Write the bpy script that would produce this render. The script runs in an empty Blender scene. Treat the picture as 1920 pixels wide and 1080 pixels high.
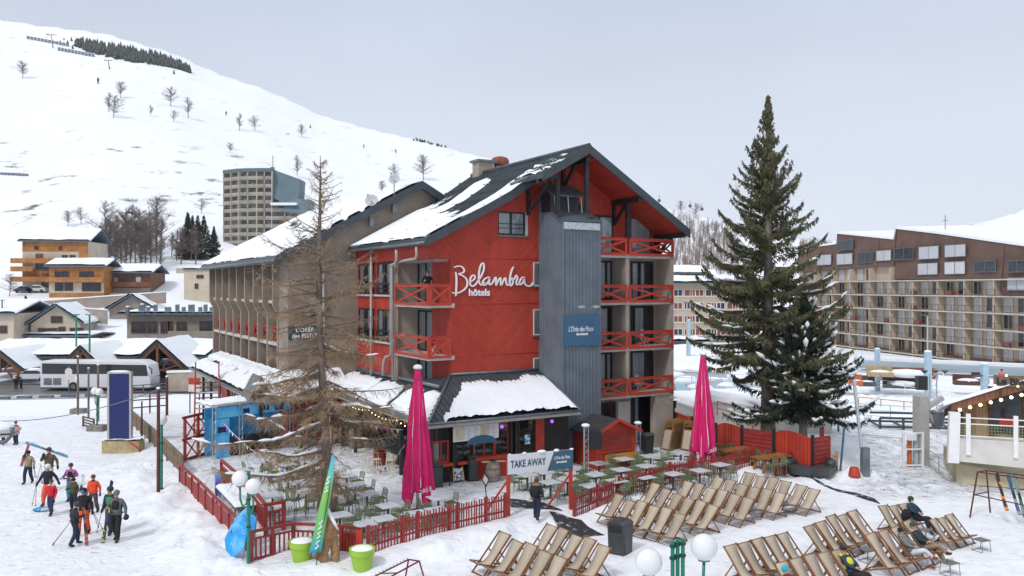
import bpy,bmesh,math,random
import numpy as np
from mathutils import Vector,Matrix,noise
R=math.radians
rnd=random.Random(7)
sc=bpy.context.scene
CAMH=10.0; F=1540.0
cam_d=bpy.data.cameras.new('camera'); cam=bpy.data.objects.new('camera',cam_d); sc.collection.objects.link(cam)
cam_d.sensor_width=36.0; cam_d.lens=36.0*F/1920.0; cam_d.clip_start=0.1; cam_d.clip_end=12000
cam.location=(0,0,CAMH); cam.rotation_euler=(R(90),0,0); sc.camera=cam
SUN_EL,SUN_AZ=48.0,215.0
w=bpy.data.worlds.new("World"); sc.world=w; w.use_nodes=True
nt=w.node_tree; bg=nt.nodes['Background']
def wn(t,**k):
 n=nt.nodes.new(t)
 for a,b in k.items():setattr(n,a,b)
 return n
sky=wn('ShaderNodeTexSky',sky_type='NISHITA',sun_disc=False,sun_elevation=R(SUN_EL),sun_rotation=R(SUN_AZ))
sky.dust_density=3.0; sky.altitude=1600
hs_=wn('ShaderNodeHueSaturation'); hs_.inputs['Saturation'].default_value=.25; hs_.inputs['Value'].default_value=.8
nt.links.new(sky.outputs[0],hs_.inputs['Color'])
tc=wn('ShaderNodeTexCoord'); sp=wn('ShaderNodeSeparateXYZ'); nt.links.new(tc.outputs['Generated'],sp.inputs[0])
rp=wn('ShaderNodeValToRGB'); nt.links.new(sp.outputs['Z'],rp.inputs[0])
e=rp.color_ramp.elements
e[0].position=0.0; e[0].color=(7.3,7.7,8.6,1)
e[1].position=1.0; e[1].color=(9.4,9.7,10.3,1)
for p_,c_ in((.14,(6.6,7.1,8.2,1)),(.32,(5.6,6.35,7.75,1)),(.6,(7.4,7.8,8.8,1))):
 q_=e.new(p_); q_.color=c_
cn=wn('ShaderNodeTexNoise'); cn.inputs['Scale'].default_value=1.6; cn.inputs['Detail'].default_value=4
mpn=wn('ShaderNodeMapping'); mpn.inputs['Scale'].default_value=(1,1,3.0); nt.links.new(tc.outputs['Generated'],mpn.inputs[0]); nt.links.new(mpn.outputs[0],cn.inputs[0])
cr=wn('ShaderNodeMapRange'); cr.inputs[1].default_value=.3; cr.inputs[2].default_value=.7; cr.inputs[3].default_value=.91; cr.inputs[4].default_value=1.09
nt.links.new(cn.outputs[0],cr.inputs[0])
vm=wn('ShaderNodeVectorMath',operation='SCALE'); nt.links.new(rp.outputs[0],vm.inputs[0]); nt.links.new(cr.outputs[0],vm.inputs['Scale'])
mx=wn('ShaderNodeMix',data_type='RGBA'); mx.inputs[0].default_value=.88
nt.links.new(hs_.outputs[0],mx.inputs[6]); nt.links.new(vm.outputs[0],mx.inputs[7])
nt.links.new(mx.outputs[2],bg.inputs[0]); bg.inputs[1].default_value=0.098
sun_d=bpy.data.lights.new('sun','SUN'); sun_d.energy=1.6; sun_d.angle=R(10); sun_d.color=(1,.965,.92)
sun=bpy.data.objects.new('sun',sun_d); sc.collection.objects.link(sun)
az=R(SUN_AZ); sd=Vector((math.sin(az)*math.cos(R(SUN_EL)),math.cos(az)*math.cos(R(SUN_EL)),math.sin(R(SUN_EL))))
sun.rotation_euler=sd.to_track_quat('Z','Y').to_euler()
sc.view_settings.view_transform='Standard'; sc.view_settings.look='None'; sc.view_settings.gamma=1.0
sc.view_settings.use_curve_mapping=False; sc.view_settings.exposure=0.12
sc.cycles.max_bounces=6; sc.cycles.diffuse_bounces=3; sc.cycles.glossy_bounces=3; sc.cycles.transparent_max_bounces=12
sc.cycles.volume_bounces=1
def at(px,py,Y):return Vector(((px-960)/F*Y,Y,CAMH+(540-py)/F*Y))
def on(px,py,z=0.0):
 Y=(CAMH-z)*F/(py-540.0); return Vector(((px-960)/F*Y,Y,z))
col=sc.collection
def tag(o,label=None,cat=None,group=None,kind=None):
 if label:o['label']=label
 if cat:o['category']=cat
 if group:o['group']=group
 if kind:o['kind']=kind
 return o
def thing(name,label,cat,loc=(0,0,0),rz=0.0,group=None):
 o=bpy.data.objects.new(name,None); o.empty_display_size=.2; col.objects.link(o)
 o.location=loc; o.rotation_euler=(0,0,rz); return tag(o,label,cat,group)
KIDS={}
def adopt(c,p):
 c.parent=p; KIDS.setdefault(p.name,[]).append(c)
def copy_tree(o,parent=None):
 c=o.copy(); col.objects.link(c)
 if parent is not None:adopt(c,parent)
 for ch in list(KIDS.get(o.name,[])):copy_tree(ch,c)
 return c
def place(proto,first,loc,rz=0.0,label=None,scale=None,group=None):
 o=proto if first else copy_tree(proto)
 o.location=loc; o.rotation_euler=(0,0,rz)
 if label:o['label']=label
 if group:o['group']=group
 if scale is not None:o.scale=(scale,)*3 if not hasattr(scale,'__len__')else scale
 return o
class MB:
 def __init__(s):s.v=[]; s.f=[]; s.mi=[]; s.cur=0
 def face(s,*pts):
  n=len(s.v); s.v.extend([tuple(p)for p in pts]); s.f.append(tuple(range(n,n+len(pts)))); s.mi.append(s.cur); return s
 def mesh(s,vs,fs):
  n=len(s.v); s.v.extend([tuple(p)for p in vs]); s.f.extend([tuple(i+n for i in f)for f in fs]); s.mi.extend([s.cur]*len(fs)); return s
 def box(s,x0,y0,z0,x1,y1,z1):
  if x0>x1:x0,x1=x1,x0
  if y0>y1:y0,y1=y1,y0
  if z0>z1:z0,z1=z1,z0
  return s.mesh([(x0,y0,z0),(x1,y0,z0),(x1,y1,z0),(x0,y1,z0),(x0,y0,z1),(x1,y0,z1),(x1,y1,z1),(x0,y1,z1)],[(0,3,2,1),(4,5,6,7),(0,1,5,4),(1,2,6,5),(2,3,7,6),(3,0,4,7)])
 def bar(s,p,q,w=.1,h=None,up=(0,0,1),ext=0):
  p=Vector(p); q=Vector(q); h=h or w; d=(q-p).normalized(); up=Vector(up)
  if abs(d.dot(up))>.98:up=Vector((0,1,0))if abs(d.y)<.9 else Vector((1,0,0))
  a=d.cross(up).normalized()*(w/2); b=a.cross(d).normalized()*(h/2)
  p=p-d*ext; q=q+d*ext
  vs=[p-a-b,p+a-b,p+a+b,p-a+b,q-a-b,q+a-b,q+a+b,q-a+b]
  return s.mesh(vs,[(3,2,1,0),(4,5,6,7),(0,1,5,4),(1,2,6,5),(2,3,7,6),(3,0,4,7)])
 def tube(s,pts,r,n=6,cap=True):
  pts=[Vector(p)for p in pts]; m=len(pts)
  rs=r if hasattr(r,'__len__')else[r]*m
  vs=[]; fs=[]; prev=None
  for i,p in enumerate(pts):
   d=(pts[min(i+1,m-1)]-pts[max(i-1,0)])
   d=d.normalized()if d.length>1e-9 else Vector((0,0,1))
   if prev is None:
    a=d.cross(Vector((0,0,1))if abs(d.z)<.9 else Vector((1,0,0))).normalized()
   else:
    a=(prev-d*prev.dot(d)); a=a.normalized()if a.length>1e-6 else d.orthogonal().normalized()
   prev=a; b=d.cross(a)
   for k in range(n):
    t=2*math.pi*k/n; vs.append(p+(a*math.cos(t)+b*math.sin(t))*rs[i])
  for i in range(m-1):
   for k in range(n):
    k2=(k+1)%n; fs.append((i*n+k,i*n+k2,(i+1)*n+k2,(i+1)*n+k))
  if cap and n>2:fs.append(tuple(range(n-1,-1,-1))); fs.append(tuple((m-1)*n+k for k in range(n)))
  return s.mesh(vs,fs)
 def split(s,name,mat,parent=None,**k):
  """one object per primitive added since the last split (each post, bar or panel is a part of its own)"""
  n=len(s.v); par=list(range(n))
  def fd(i):
   while par[i]!=i:par[i]=par[par[i]]; i=par[i]
   return i
  for f in s.f:
   for a in f[1:]:par[fd(a)]=fd(f[0])
  g={}
  for f in s.f:g.setdefault(fd(f[0]),[]).append(f)
  out=[]
  for fs in g.values():
   ids=sorted({i for f in fs for i in f}); mp={a:b for b,a in enumerate(ids)}; m=MB(); m.mesh([s.v[i]for i in ids],[tuple(mp[i]for i in f)for f in fs]); out.append(m.build(name,mat,parent,**k))
  return out
 def lathe(s,prof,n=16,c=(0,0,0),cap=True,rib=0,ribn=8):
  vs=[]; fs=[]; m=len(prof)
  for(r,z)in prof:
   for k in range(n):
    t=2*math.pi*k/n; rr=r*(1+rib*math.cos(ribn*t))
    vs.append((c[0]+rr*math.cos(t),c[1]+rr*math.sin(t),c[2]+z))
  for i in range(m-1):
   for k in range(n):
    k2=(k+1)%n; fs.append((i*n+k,i*n+k2,(i+1)*n+k2,(i+1)*n+k))
  if cap:fs.append(tuple(range(n-1,-1,-1))); fs.append(tuple((m-1)*n+k for k in range(n)))
  return s.mesh(vs,fs)
 def ball(s,c,r,n=12,m=8,sz=1.0,sx=1.0,sy=1.0):
  c=Vector(c); vs=[(c.x,c.y,c.z-r*sz)]; fs=[]
  for i in range(1,m):
   a=math.pi*i/m-math.pi/2
   for k in range(n):
    t=2*math.pi*k/n; vs.append((c.x+r*sx*math.cos(a)*math.cos(t),c.y+r*sy*math.cos(a)*math.sin(t),c.z+r*sz*math.sin(a)))
  vs.append((c.x,c.y,c.z+r*sz)); L=len(vs)-1
  for k in range(n):
   k2=(k+1)%n; fs.append((0,1+k2,1+k)); fs.append((L,L-n+k,L-n+k2))
   for i in range(m-2):fs.append((1+i*n+k,1+i*n+k2,1+(i+1)*n+k2,1+(i+1)*n+k))
  return s.mesh(vs,fs)
 def prism(s,pts,d):
  """polygon pts (3D, planar) extruded by vector d"""
  pts=[Vector(p)for p in pts]; d=Vector(d); n=len(pts)
  nrm=Vector((0,0,0))
  for i in range(n):nrm+=pts[i].cross(pts[(i+1)%n])
  if nrm.dot(d)>0:pts=pts[::-1]
  vs=pts+[p+d for p in pts]
  fs=[tuple(range(n)),tuple(range(2*n-1,n-1,-1))]+[((i+1)%n,i,n+i,n+(i+1)%n)for i in range(n)]
  return s.mesh(vs,fs)
 def build(s,name,mat,parent=None,smooth=False,bevel=0,shift=None,auto=None):
  me=bpy.data.meshes.new(name); vs=s.v
  if shift is not None:vs=[(a-shift[0],b-shift[1],c-shift[2])for a,b,c in vs]
  me.from_pydata(vs,[],s.f)
  mats=mat if isinstance(mat,(list,tuple))else[mat]
  for m in mats:me.materials.append(m)
  if len(mats)>1:me.polygons.foreach_set('material_index',s.mi)
  if smooth:me.polygons.foreach_set('use_smooth',[True]*len(me.polygons))
  me.update()
  if auto:me.set_sharp_from_angle(angle=R(auto))
  o=bpy.data.objects.new(name,me); col.objects.link(o)
  if parent is not None:adopt(o,parent)
  if bevel:
   b=o.modifiers.new('bevel','BEVEL'); b.width=bevel; b.segments=1; b.limit_method='ANGLE'
  return o
def np_mesh(name,V,Fq,mat,parent=None,smooth=True,attr=None):
 me=bpy.data.meshes.new(name); V=np.asarray(V,dtype=np.float32); Fq=np.asarray(Fq,dtype=np.int32); k=Fq.shape[1]
 me.vertices.add(len(V)); me.vertices.foreach_set('co',V.ravel())
 me.loops.add(Fq.size); me.loops.foreach_set('vertex_index',Fq.ravel())
 me.polygons.add(len(Fq)); me.polygons.foreach_set('loop_start',np.arange(0,Fq.size,k,dtype=np.int32))
 if smooth:me.polygons.foreach_set('use_smooth',np.ones(len(Fq),dtype=bool))
 me.update(calc_edges=True); me.validate()
 if attr is not None:
  for an,av in attr.items():
   a=me.attributes.new(an,'FLOAT','POINT'); a.data.foreach_set('value',np.asarray(av,dtype=np.float32))
 for m in(mat if isinstance(mat,(list,tuple))else[mat]):me.materials.append(m)
 o=bpy.data.objects.new(name,me); col.objects.link(o)
 if parent is not None:adopt(o,parent)
 return o
def baked(o):
 """evaluated mesh of a text or modifier object, worked out in a scratch scene"""
 t=bpy.data.scenes.new('scratch'); t.collection.objects.link(o); vl=t.view_layers[0]; vl.update()
 me=bpy.data.meshes.new_from_object(o.evaluated_get(vl.depsgraph)); bpy.data.scenes.remove(t); bpy.data.objects.remove(o); return me
_rg=np.random.RandomState(5); _T=_rg.rand(256,256)
def vnoise(x,y,o=4,s=1.0,seed=0):
 x=np.asarray(x,float)*s+37.3*seed; y=np.asarray(y,float)*s+11.7*seed; r=0; a=.5; t=0
 for _ in range(o):
  xi=np.floor(x).astype(int); yi=np.floor(y).astype(int); fx=x-xi; fy=y-yi
  fx=fx*fx*(3-2*fx); fy=fy*fy*(3-2*fy)
  v=(_T[xi%256,yi%256]*(1-fx)*(1-fy)+_T[(xi+1)%256,yi%256]*fx*(1-fy)+_T[xi%256,(yi+1)%256]*(1-fx)*fy+_T[(xi+1)%256,(yi+1)%256]*fx*fy)
  r=r+a*(v*2-1); t+=a; a*=.5; x=x*2.03+5.1; y=y*2.03+9.2
 return r/t
def sstep(a,b,x):
 t=np.clip((np.asarray(x,float)-a)/(b-a),0,1); return t*t*(3-2*t)
def mat(name,c,rough=.7,var=.0,scale=4.0,bump=0.0,bscale=20.0,metal=0.0,c2=None,stretch=None,spec=.5,emit=None,estr=0,coord='Object',detail=4,thr=None):
 m=bpy.data.materials.new(name); m.use_nodes=True; t=m.node_tree; b=t.nodes['Principled BSDF']
 b.inputs['Base Color'].default_value=(*c,1); b.inputs['Roughness'].default_value=rough; b.inputs['Metallic'].default_value=metal
 b.inputs['Specular IOR Level'].default_value=spec
 if emit:b.inputs['Emission Color'].default_value=(*emit,1); b.inputs['Emission Strength'].default_value=estr
 if var or c2 or bump:
  tcn=t.nodes.new('ShaderNodeTexCoord'); mp=t.nodes.new('ShaderNodeMapping'); t.links.new(tcn.outputs[coord],mp.inputs[0])
  if stretch:mp.inputs['Scale'].default_value=stretch
 if var or c2:
  n=t.nodes.new('ShaderNodeTexNoise'); n.inputs['Scale'].default_value=scale; n.inputs['Detail'].default_value=detail
  t.links.new(mp.outputs[0],n.inputs[0])
  r=t.nodes.new('ShaderNodeValToRGB'); t.links.new(n.outputs[0],r.inputs[0])
  ca=c if c2 else tuple(x*(1-var)for x in c); cb=c2 if c2 else tuple(min(1,x*(1+var))for x in c)
  lo,hi=thr if thr else(.35,.65)
  r.color_ramp.elements[0].position=lo; r.color_ramp.elements[0].color=(*ca,1)
  r.color_ramp.elements[1].position=hi; r.color_ramp.elements[1].color=(*cb,1)
  t.links.new(r.outputs[0],b.inputs['Base Color'])
 if bump:
  n2=t.nodes.new('ShaderNodeTexNoise'); n2.inputs['Scale'].default_value=bscale; n2.inputs['Detail'].default_value=5
  t.links.new(mp.outputs[0],n2.inputs[0]); bp=t.nodes.new('ShaderNodeBump'); bp.inputs['Strength'].default_value=bump; bp.inputs['Distance'].default_value=.03
  t.links.new(n2.outputs[0],bp.inputs['Height']); t.links.new(bp.outputs[0],b.inputs['Normal'])
 return m
def stripes(m,axis,period,width=.12,depth=.02,dark=.75,chevron=None,coord='Object',jitter=.12):
 """boards: grooves every `period` along an axis (or a chevron of two axes) as bump, plus slight tone per board"""
 t=m.node_tree; b=t.nodes['Principled BSDF']
 def N(k,op=None,**kw):
  n=t.nodes.new(k)
  if op:n.operation=op
  for a,v in kw.items():n.inputs[int(a[1:])].default_value=v
  return n
 def L(a,bb):t.links.new(a,bb)
 tcn=N('ShaderNodeTexCoord'); s=N('ShaderNodeSeparateXYZ'); L(tcn.outputs[coord],s.inputs[0])
 if chevron:
  a0,a1,c0=chevron
  sub=N('ShaderNodeMath','SUBTRACT',_1=c0); L(s.outputs[a0],sub.inputs[0]); ab=N('ShaderNodeMath','ABSOLUTE'); L(sub.outputs[0],ab.inputs[0])
  val=N('ShaderNodeMath','SUBTRACT'); L(s.outputs[a1],val.inputs[0]); L(ab.outputs[0],val.inputs[1]); val=val.outputs[0]
 else:val=s.outputs[axis]
 dv=N('ShaderNodeMath','DIVIDE',_1=period); L(val,dv.inputs[0])
 fr=N('ShaderNodeMath','FRACT'); L(dv.outputs[0],fr.inputs[0]); fl=N('ShaderNodeMath','FLOOR'); L(dv.outputs[0],fl.inputs[0])
 pp=N('ShaderNodeMath','PINGPONG',_1=.5); L(dv.outputs[0],pp.inputs[0])
 mr=N('ShaderNodeMapRange',_1=0.0,_2=width,_3=0.0,_4=1.0); L(pp.outputs[0],mr.inputs[0])
 bp=N('ShaderNodeBump'); bp.inputs['Strength'].default_value=1; bp.inputs['Distance'].default_value=depth; L(mr.outputs[0],bp.inputs['Height'])
 if b.inputs['Normal'].links:L(b.inputs['Normal'].links[0].from_socket,bp.inputs['Normal'])
 L(bp.outputs[0],b.inputs['Normal'])
 wn_=N('ShaderNodeTexWhiteNoise'); wn_.noise_dimensions='1D'; L(fl.outputs[0],wn_.inputs['W'])
 m2=N('ShaderNodeMapRange',_1=0.0,_2=1.0,_3=1-jitter,_4=1+jitter); L(wn_.outputs[0],m2.inputs[0])
 m3=N('ShaderNodeMapRange',_1=0.0,_2=width*.7,_3=dark,_4=1.0); L(pp.outputs[0],m3.inputs[0])  # colour dips towards each groove, painting in its shade
 mu=N('ShaderNodeMath','MULTIPLY'); L(m2.outputs[0],mu.inputs[0]); L(m3.outputs[0],mu.inputs[1])
 sv=N('ShaderNodeVectorMath','SCALE')
 if b.inputs['Base Color'].links:L(b.inputs['Base Color'].links[0].from_socket,sv.inputs[0])
 else:sv.inputs[0].default_value=b.inputs['Base Color'].default_value[:3]
 L(mu.outputs[0],sv.inputs['Scale']); L(sv.outputs[0],b.inputs['Base Color'])
 return m
M={}
RED=(.45,.040,.020)
M['red']=mat('red_paint',RED,.55,.12,1.5,.15,30)
M['red_chevron']=stripes(mat('red_chevron_cladding',RED,.6,.11,1.6,.1,25,stretch=(1,1,.3)),0,.155,.14,.025,.62,chevron=(0,2,2.35))
M['red_side']=stripes(mat('red_diagonal_cladding',RED,.6,.11,1.6,.1,25,stretch=(1,1,.3)),0,.155,.14,.025,.62,chevron=(1,2,-3.0))
M['red_boards']=stripes(mat('red_vertical_boards',RED,.6,.12,1.2,.1,25),0,.14,.12,.02,.65)
M['red_hboards']=stripes(mat('red_horizontal_boards',(.28,.03,.02),.6,.15,1.2,.1,25),2,.17,.1,.02,.6)
M['red_fence']=mat('red_fence_stain',(.30,.030,.026),.6,.2,3,.2,40)
M['concrete']=mat('grey_beige_render',(.36,.31,.26),.85,.14,.8,.25,30)
M['concrete_lt']=mat('pale_concrete',(.50,.47,.42),.85,.12,1.2,.25,30)
M['roofdark']=mat('dark_slate_metal',(.075,.092,.102),.42,.2,1.2,.1,15,metal=.3)
M['fascia']=mat('dark_fascia',(.045,.058,.068),.45,.15,2)
M['black']=mat('black_paint',(.018,.018,.02),.5,.2,3)
M['blacktimber']=mat('black_timber',(.02,.018,.018),.6,.3,3,.2,30)
M['greymetal']=mat('blue_grey_metal',(.145,.178,.212),.45,.12,1.0,.05,8,metal=.35)
M['zinc']=mat('grey_zinc',(.16,.18,.20),.5,.2,2,metal=.4)
M['galv']=mat('galvanised_metal',(.50,.56,.58),.4,.2,8,metal=.6)
M['white']=mat('white_paint',(.8,.8,.8),.5,.04,3)
M['offwhite']=mat('off_white_paint',(.62,.60,.56),.7,.08,1.5,.1,20)
M['pipe']=mat('grey_pipe',(.42,.40,.38),.5,.08,3)
M['curtain']=stripes(mat('white_curtain',(.62,.63,.66),.9,.1,3),0,.13,.5,.02,.8)
M['darkroom']=mat('dark_interior',(.02,.02,.022),.9)  # near-black paint standing in for unlit depth
M['blueboard']=mat('blue_sign_board',(.035,.115,.21),.5,.06,3)
M['white_letter']=mat('white_lettering',(.86,.86,.87),.5)
M['brick']=mat('terracotta',(.24,.07,.045),.8,.2,4)
M['chimney']=mat('chimney_render',(.36,.31,.25),.85,.15,2,.3,20)
def glassmat(name,tint=(1,1,1),fac=.10):
 m=bpy.data.materials.new(name); m.use_nodes=True; t=m.node_tree; t.nodes.clear()
 o=t.nodes.new('ShaderNodeOutputMaterial'); mixs=t.nodes.new('ShaderNodeMixShader'); tr=t.nodes.new('ShaderNodeBsdfTransparent'); gl=t.nodes.new('ShaderNodeBsdfGlossy')
 tr.inputs[0].default_value=(*tint,1); gl.inputs['Roughness'].default_value=.03
 fr=t.nodes.new('ShaderNodeFresnel'); fr.inputs[0].default_value=1.5; ad=t.nodes.new('ShaderNodeMath'); ad.operation='ADD'; ad.inputs[1].default_value=fac; ad.use_clamp=True
 t.links.new(fr.outputs[0],ad.inputs[0]); t.links.new(ad.outputs[0],mixs.inputs[0]); t.links.new(tr.outputs[0],mixs.inputs[1]); t.links.new(gl.outputs[0],mixs.inputs[2]); t.links.new(mixs.outputs[0],o.inputs[0])
 return m
M['glass']=glassmat('window_glass',(.82,.85,.86),.06)
def snowmat(name,ground=False):
 m=mat(name,(.83,.86,.90),.75,spec=.25); t=m.node_tree; b=t.nodes['Principled BSDF']
 tcn=t.nodes.new('ShaderNodeTexCoord'); src=tcn.outputs['Object']
 hs=[]
 for sc_,st,ds in((.8,.35,.25),(4.5,.4,.05),(22,.35,.012)):
  n=t.nodes.new('ShaderNodeTexNoise'); n.inputs['Scale'].default_value=sc_; n.inputs['Detail'].default_value=3; t.links.new(src,n.inputs[0])
  bp=t.nodes.new('ShaderNodeBump'); bp.inputs['Strength'].default_value=st; bp.inputs['Distance'].default_value=ds; t.links.new(n.outputs[0],bp.inputs['Height'])
  if hs:t.links.new(hs[-1].outputs[0],bp.inputs['Normal'])
  hs.append(bp)
 if ground:
  at_=t.nodes.new('ShaderNodeAttribute'); at_.attribute_name='trod'
  nz=t.nodes.new('ShaderNodeTexNoise'); nz.inputs['Scale'].default_value=1.7; nz.inputs['Detail'].default_value=2; t.links.new(src,nz.inputs[0])
  dv=t.nodes.new('ShaderNodeVectorMath'); dv.operation='MULTIPLY_ADD'; dv.inputs[1].default_value=(.5,.5,.5); t.links.new(nz.outputs[1],dv.inputs[0]); t.links.new(src,dv.inputs[2])
  for rot,s2 in((.5,1.1),(1.35,.8)):
   mp=t.nodes.new('ShaderNodeMapping'); mp.inputs['Rotation'].default_value=(0,0,rot); t.links.new(src,mp.inputs[0]); wv=t.nodes.new('ShaderNodeTexWave'); wv.wave_profile='SAW'; wv.inputs['Scale'].default_value=s2; wv.inputs['Distortion'].default_value=5; wv.inputs['Detail'].default_value=1; wv.inputs['Detail Scale'].default_value=.25; t.links.new(mp.outputs[0],wv.inputs[0])
   bp=t.nodes.new('ShaderNodeBump'); bp.inputs['Distance'].default_value=.07; bp.inputs['Strength'].default_value=.5; t.links.new(at_.outputs['Fac'],bp.inputs['Strength']); t.links.new(wv.outputs[1],bp.inputs['Height']); t.links.new(hs[-1].outputs[0],bp.inputs['Normal']); hs.append(bp)
  for sc_,dd in((1.9,.12),(4.2,.06)):
   v=t.nodes.new('ShaderNodeTexVoronoi'); v.inputs['Scale'].default_value=sc_; v.inputs['Randomness'].default_value=1; t.links.new(dv.outputs[0],v.inputs[0])
   r=t.nodes.new('ShaderNodeMapRange'); r.interpolation_type='SMOOTHSTEP'; r.inputs[1].default_value=.08; r.inputs[2].default_value=.34; t.links.new(v.outputs['Distance'],r.inputs[0])
   bp=t.nodes.new('ShaderNodeBump'); bp.inputs['Distance'].default_value=dd; t.links.new(at_.outputs['Fac'],bp.inputs['Strength']); t.links.new(r.outputs[0],bp.inputs['Height']); t.links.new(hs[-1].outputs[0],bp.inputs['Normal']); hs.append(bp)
 t.links.new(hs[-1].outputs[0],b.inputs['Normal'])
 if ground:
  def mixc(prev,colr,fac_sock):
   x=t.nodes.new('ShaderNodeMix'); x.data_type='RGBA'; t.links.new(fac_sock,x.inputs[0])
   if isinstance(prev,tuple):x.inputs[6].default_value=(*prev,1)
   else:t.links.new(prev,x.inputs[6])
   x.inputs[7].default_value=(*colr,1); return x.outputs[2]
  def attrmask(an,scale,lo,hi,detail=6,stretch=None):
   a=t.nodes.new('ShaderNodeAttribute'); a.attribute_name=an
   n=t.nodes.new('ShaderNodeTexNoise'); n.inputs['Scale'].default_value=scale; n.inputs['Detail'].default_value=detail; n.inputs['Roughness'].default_value=.65
   if stretch:
    mp=t.nodes.new('ShaderNodeMapping'); mp.inputs['Scale'].default_value=stretch; t.links.new(src,mp.inputs[0]); t.links.new(mp.outputs[0],n.inputs[0])
   else:t.links.new(src,n.inputs[0])
   ad=t.nodes.new('ShaderNodeMath'); ad.operation='MULTIPLY'; t.links.new(a.outputs['Fac'],ad.inputs[0])
   r=t.nodes.new('ShaderNodeMapRange'); r.inputs[1].default_value=lo; r.inputs[2].default_value=hi; t.links.new(n.outputs[0],r.inputs[0])
   t.links.new(r.outputs[0],ad.inputs[1]); return ad.outputs[0]
  c=mixc((.83,.86,.90),(.58,.595,.64),attrmask('trod',1.6,.42,.68))
  c=mixc(c,(.18,.175,.17),attrmask('dirt',1.3,.50,.60))
  c=mixc(c,(.13,.105,.08),attrmask('scrub',.09,.59,.67,10,(1,.5,1)))
  t.links.new(c,b.inputs['Base Color'])
 return m
M['snow']=snowmat('snow'); M['gsnow']=snowmat('ground_snow',True)
HA=Vector((-3.24,43.4)); HU=Vector((.8604,.5097)); HV=Vector((-.5097,.8604)); HANG=math.atan2(.5097,.8604)
def hw(s,t,z=0.0):
 p=HA+HU*s+HV*t; return Vector((p.x,p.y,z))
def hs(px,t):
 k=(px-960)/F; b=HA+HV*t; return(k*b.y-b.x)/(HU.x-k*HU.y)
def hz(px,py,t):
 s=hs(px,t); Y=(HA+HU*s+HV*t).y; return CAMH+(540-py)/F*Y
def ht(px,s):
 k=(px-960)/F; b=HA+HU*s; return(k*b.y-b.x)/(HV.x-k*HV.y)
def htz(px,py,s):
 t=ht(px,s); Y=(HA+HU*s+HV*t).y; return CAMH+(540-py)/F*Y
def local(x,y):
 d=Vector((x,y))-HA; return d.dot(HU),d.dot(HV)
SKYL=[(-900,-190),(-300,-40),(0,35),(60,45),(120,52),(200,62),(260,80),(330,100),(380,125),(430,145),(480,160),(540,185),(600,215),(640,226),(700,243),(770,258),(850,280),(920,297),(960,309),(1060,335),(1180,370),(1254,392),(1321,407),(1400,424),(1500,447),(1560,468),(1700,482),(1920,486),(2400,470),(3200,430)]
RR=[(-900,1000),(0,900),(960,680),(1250,560),(1560,520),(3200,600)]
YF=[(-900,108),(500,108),(1000,190),(1300,215),(3200,240)]
_PG=np.arange(-1600,4000,8.0)
def smooth_tab(tab,sig):
 v=np.interp(_PG,[a for a,_ in tab],[b for _,b in tab]); k=np.arange(-60,61)*8.0; g=np.exp(-.5*(k/sig)**2); g/=g.sum()
 return np.convolve(np.pad(v,60,mode='edge'),g,mode='valid')
SKYL=smooth_tab(SKYL,9); RR=smooth_tab(RR,130); YF=smooth_tab(YF,130); PT=smooth_tab([(0,1.42),(900,1.42),(1300,1.5)],130)
def itp(tab,x):return np.interp(x,_PG,tab)
def gz(x,y):
 x=np.asarray(x,float); y=np.asarray(y,float); px=960+F*x/np.maximum(y,1)
 base=-2.2*sstep(48,98,y)
 d1=(x+5.3)*-.617+(y-30.5)*.787
 d2=(x+11.6)*.8424+(y-33.9)*.5388
 ter=.5*sstep(-2.6,-.6,d1)*sstep(-1.5,1.5,d2)
 z=base+ter*(1-sstep(55,80,y))
 near=1-sstep(55,75,y)
 n2=vnoise(x,y,4,.9,1)
 bank=np.exp(-((d1+1.9)/.9)**2)*(.22+.35*np.clip(n2,-.3,1))*sstep(-6.0,-3.2,x)*(1-sstep(-.4,.3,x))*1.1
 bank2=np.exp(-((d1+1.3)/.9)**2)*(.14+.2*n2)*sstep(3.0,4.5,x)*(1-sstep(14,17,x))
 lb=np.exp(-((d2+1.6)/1.5)**2)*(.32+.45*n2)*(1-sstep(-7.0,-3.5,x))*(1-sstep(42,50,y))*sstep(18,24,y)
 hp=on(1600,905,0); hb=np.exp(-(((x-hp.x)/3.6)**2+((y-hp.y)/2.2)**2))*(.45+.5*n2)
 hp2=on(1530,890,0); hb2=np.exp(-(((x-hp2.x)/2.2)**2+((y-hp2.y)/1.2)**2))*(.25+.4*n2)
 z=z+near*(bank+np.maximum(bank2,0)+lb+hb+hb2)
 z=z+near*(vnoise(x,y,4,.22,2)*.10+vnoise(x,y,3,1.3,3)*.028+vnoise(x,y,2,4.0,6)*.012)
 yf=itp(YF,px); rr=itp(RR,px); e=(540-itp(SKYL,px))/F; zr=CAMH+e*rr
 p=itp(PT,px)
 tt=np.clip((y-yf)/(rr-yf),0,1)
 hill=(zr+2.2)*tt**p*(1+.018*vnoise(x,y,5,.008,4)*np.sin(math.pi*np.clip(tt,0,1))*2.2)+vnoise(x,y,4,.02,5)*3.6*sstep(0,.25,tt)*(1-sstep(.9,1,tt))
 back=np.clip(y-rr,0,None)
 z=z+hill-np.minimum(back*.30,260+zr)
 return z
def ground(px,py,y0=14.0,y1=1400.0):
 """where the ray through a survey pixel meets the terrain"""
 ys=np.geomspace(y0,y1,4000); xs=(px-960)/F*ys; zs=CAMH+(540-py)/F*ys
 d=zs-gz(xs,ys); i=np.argmax(d<0)
 if d[i]>=0:i=len(ys)-1
 return Vector((xs[i],ys[i],float(gz(xs[i],ys[i]))))
def g3(x,y):return Vector((x,y,float(gz(x,y))))
ny,nx=620,560
ys=np.concatenate([np.geomspace(9.0,130,430),np.geomspace(131.5,1500,ny-430)])
ks=np.linspace(-1.0,1.02,nx)
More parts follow.
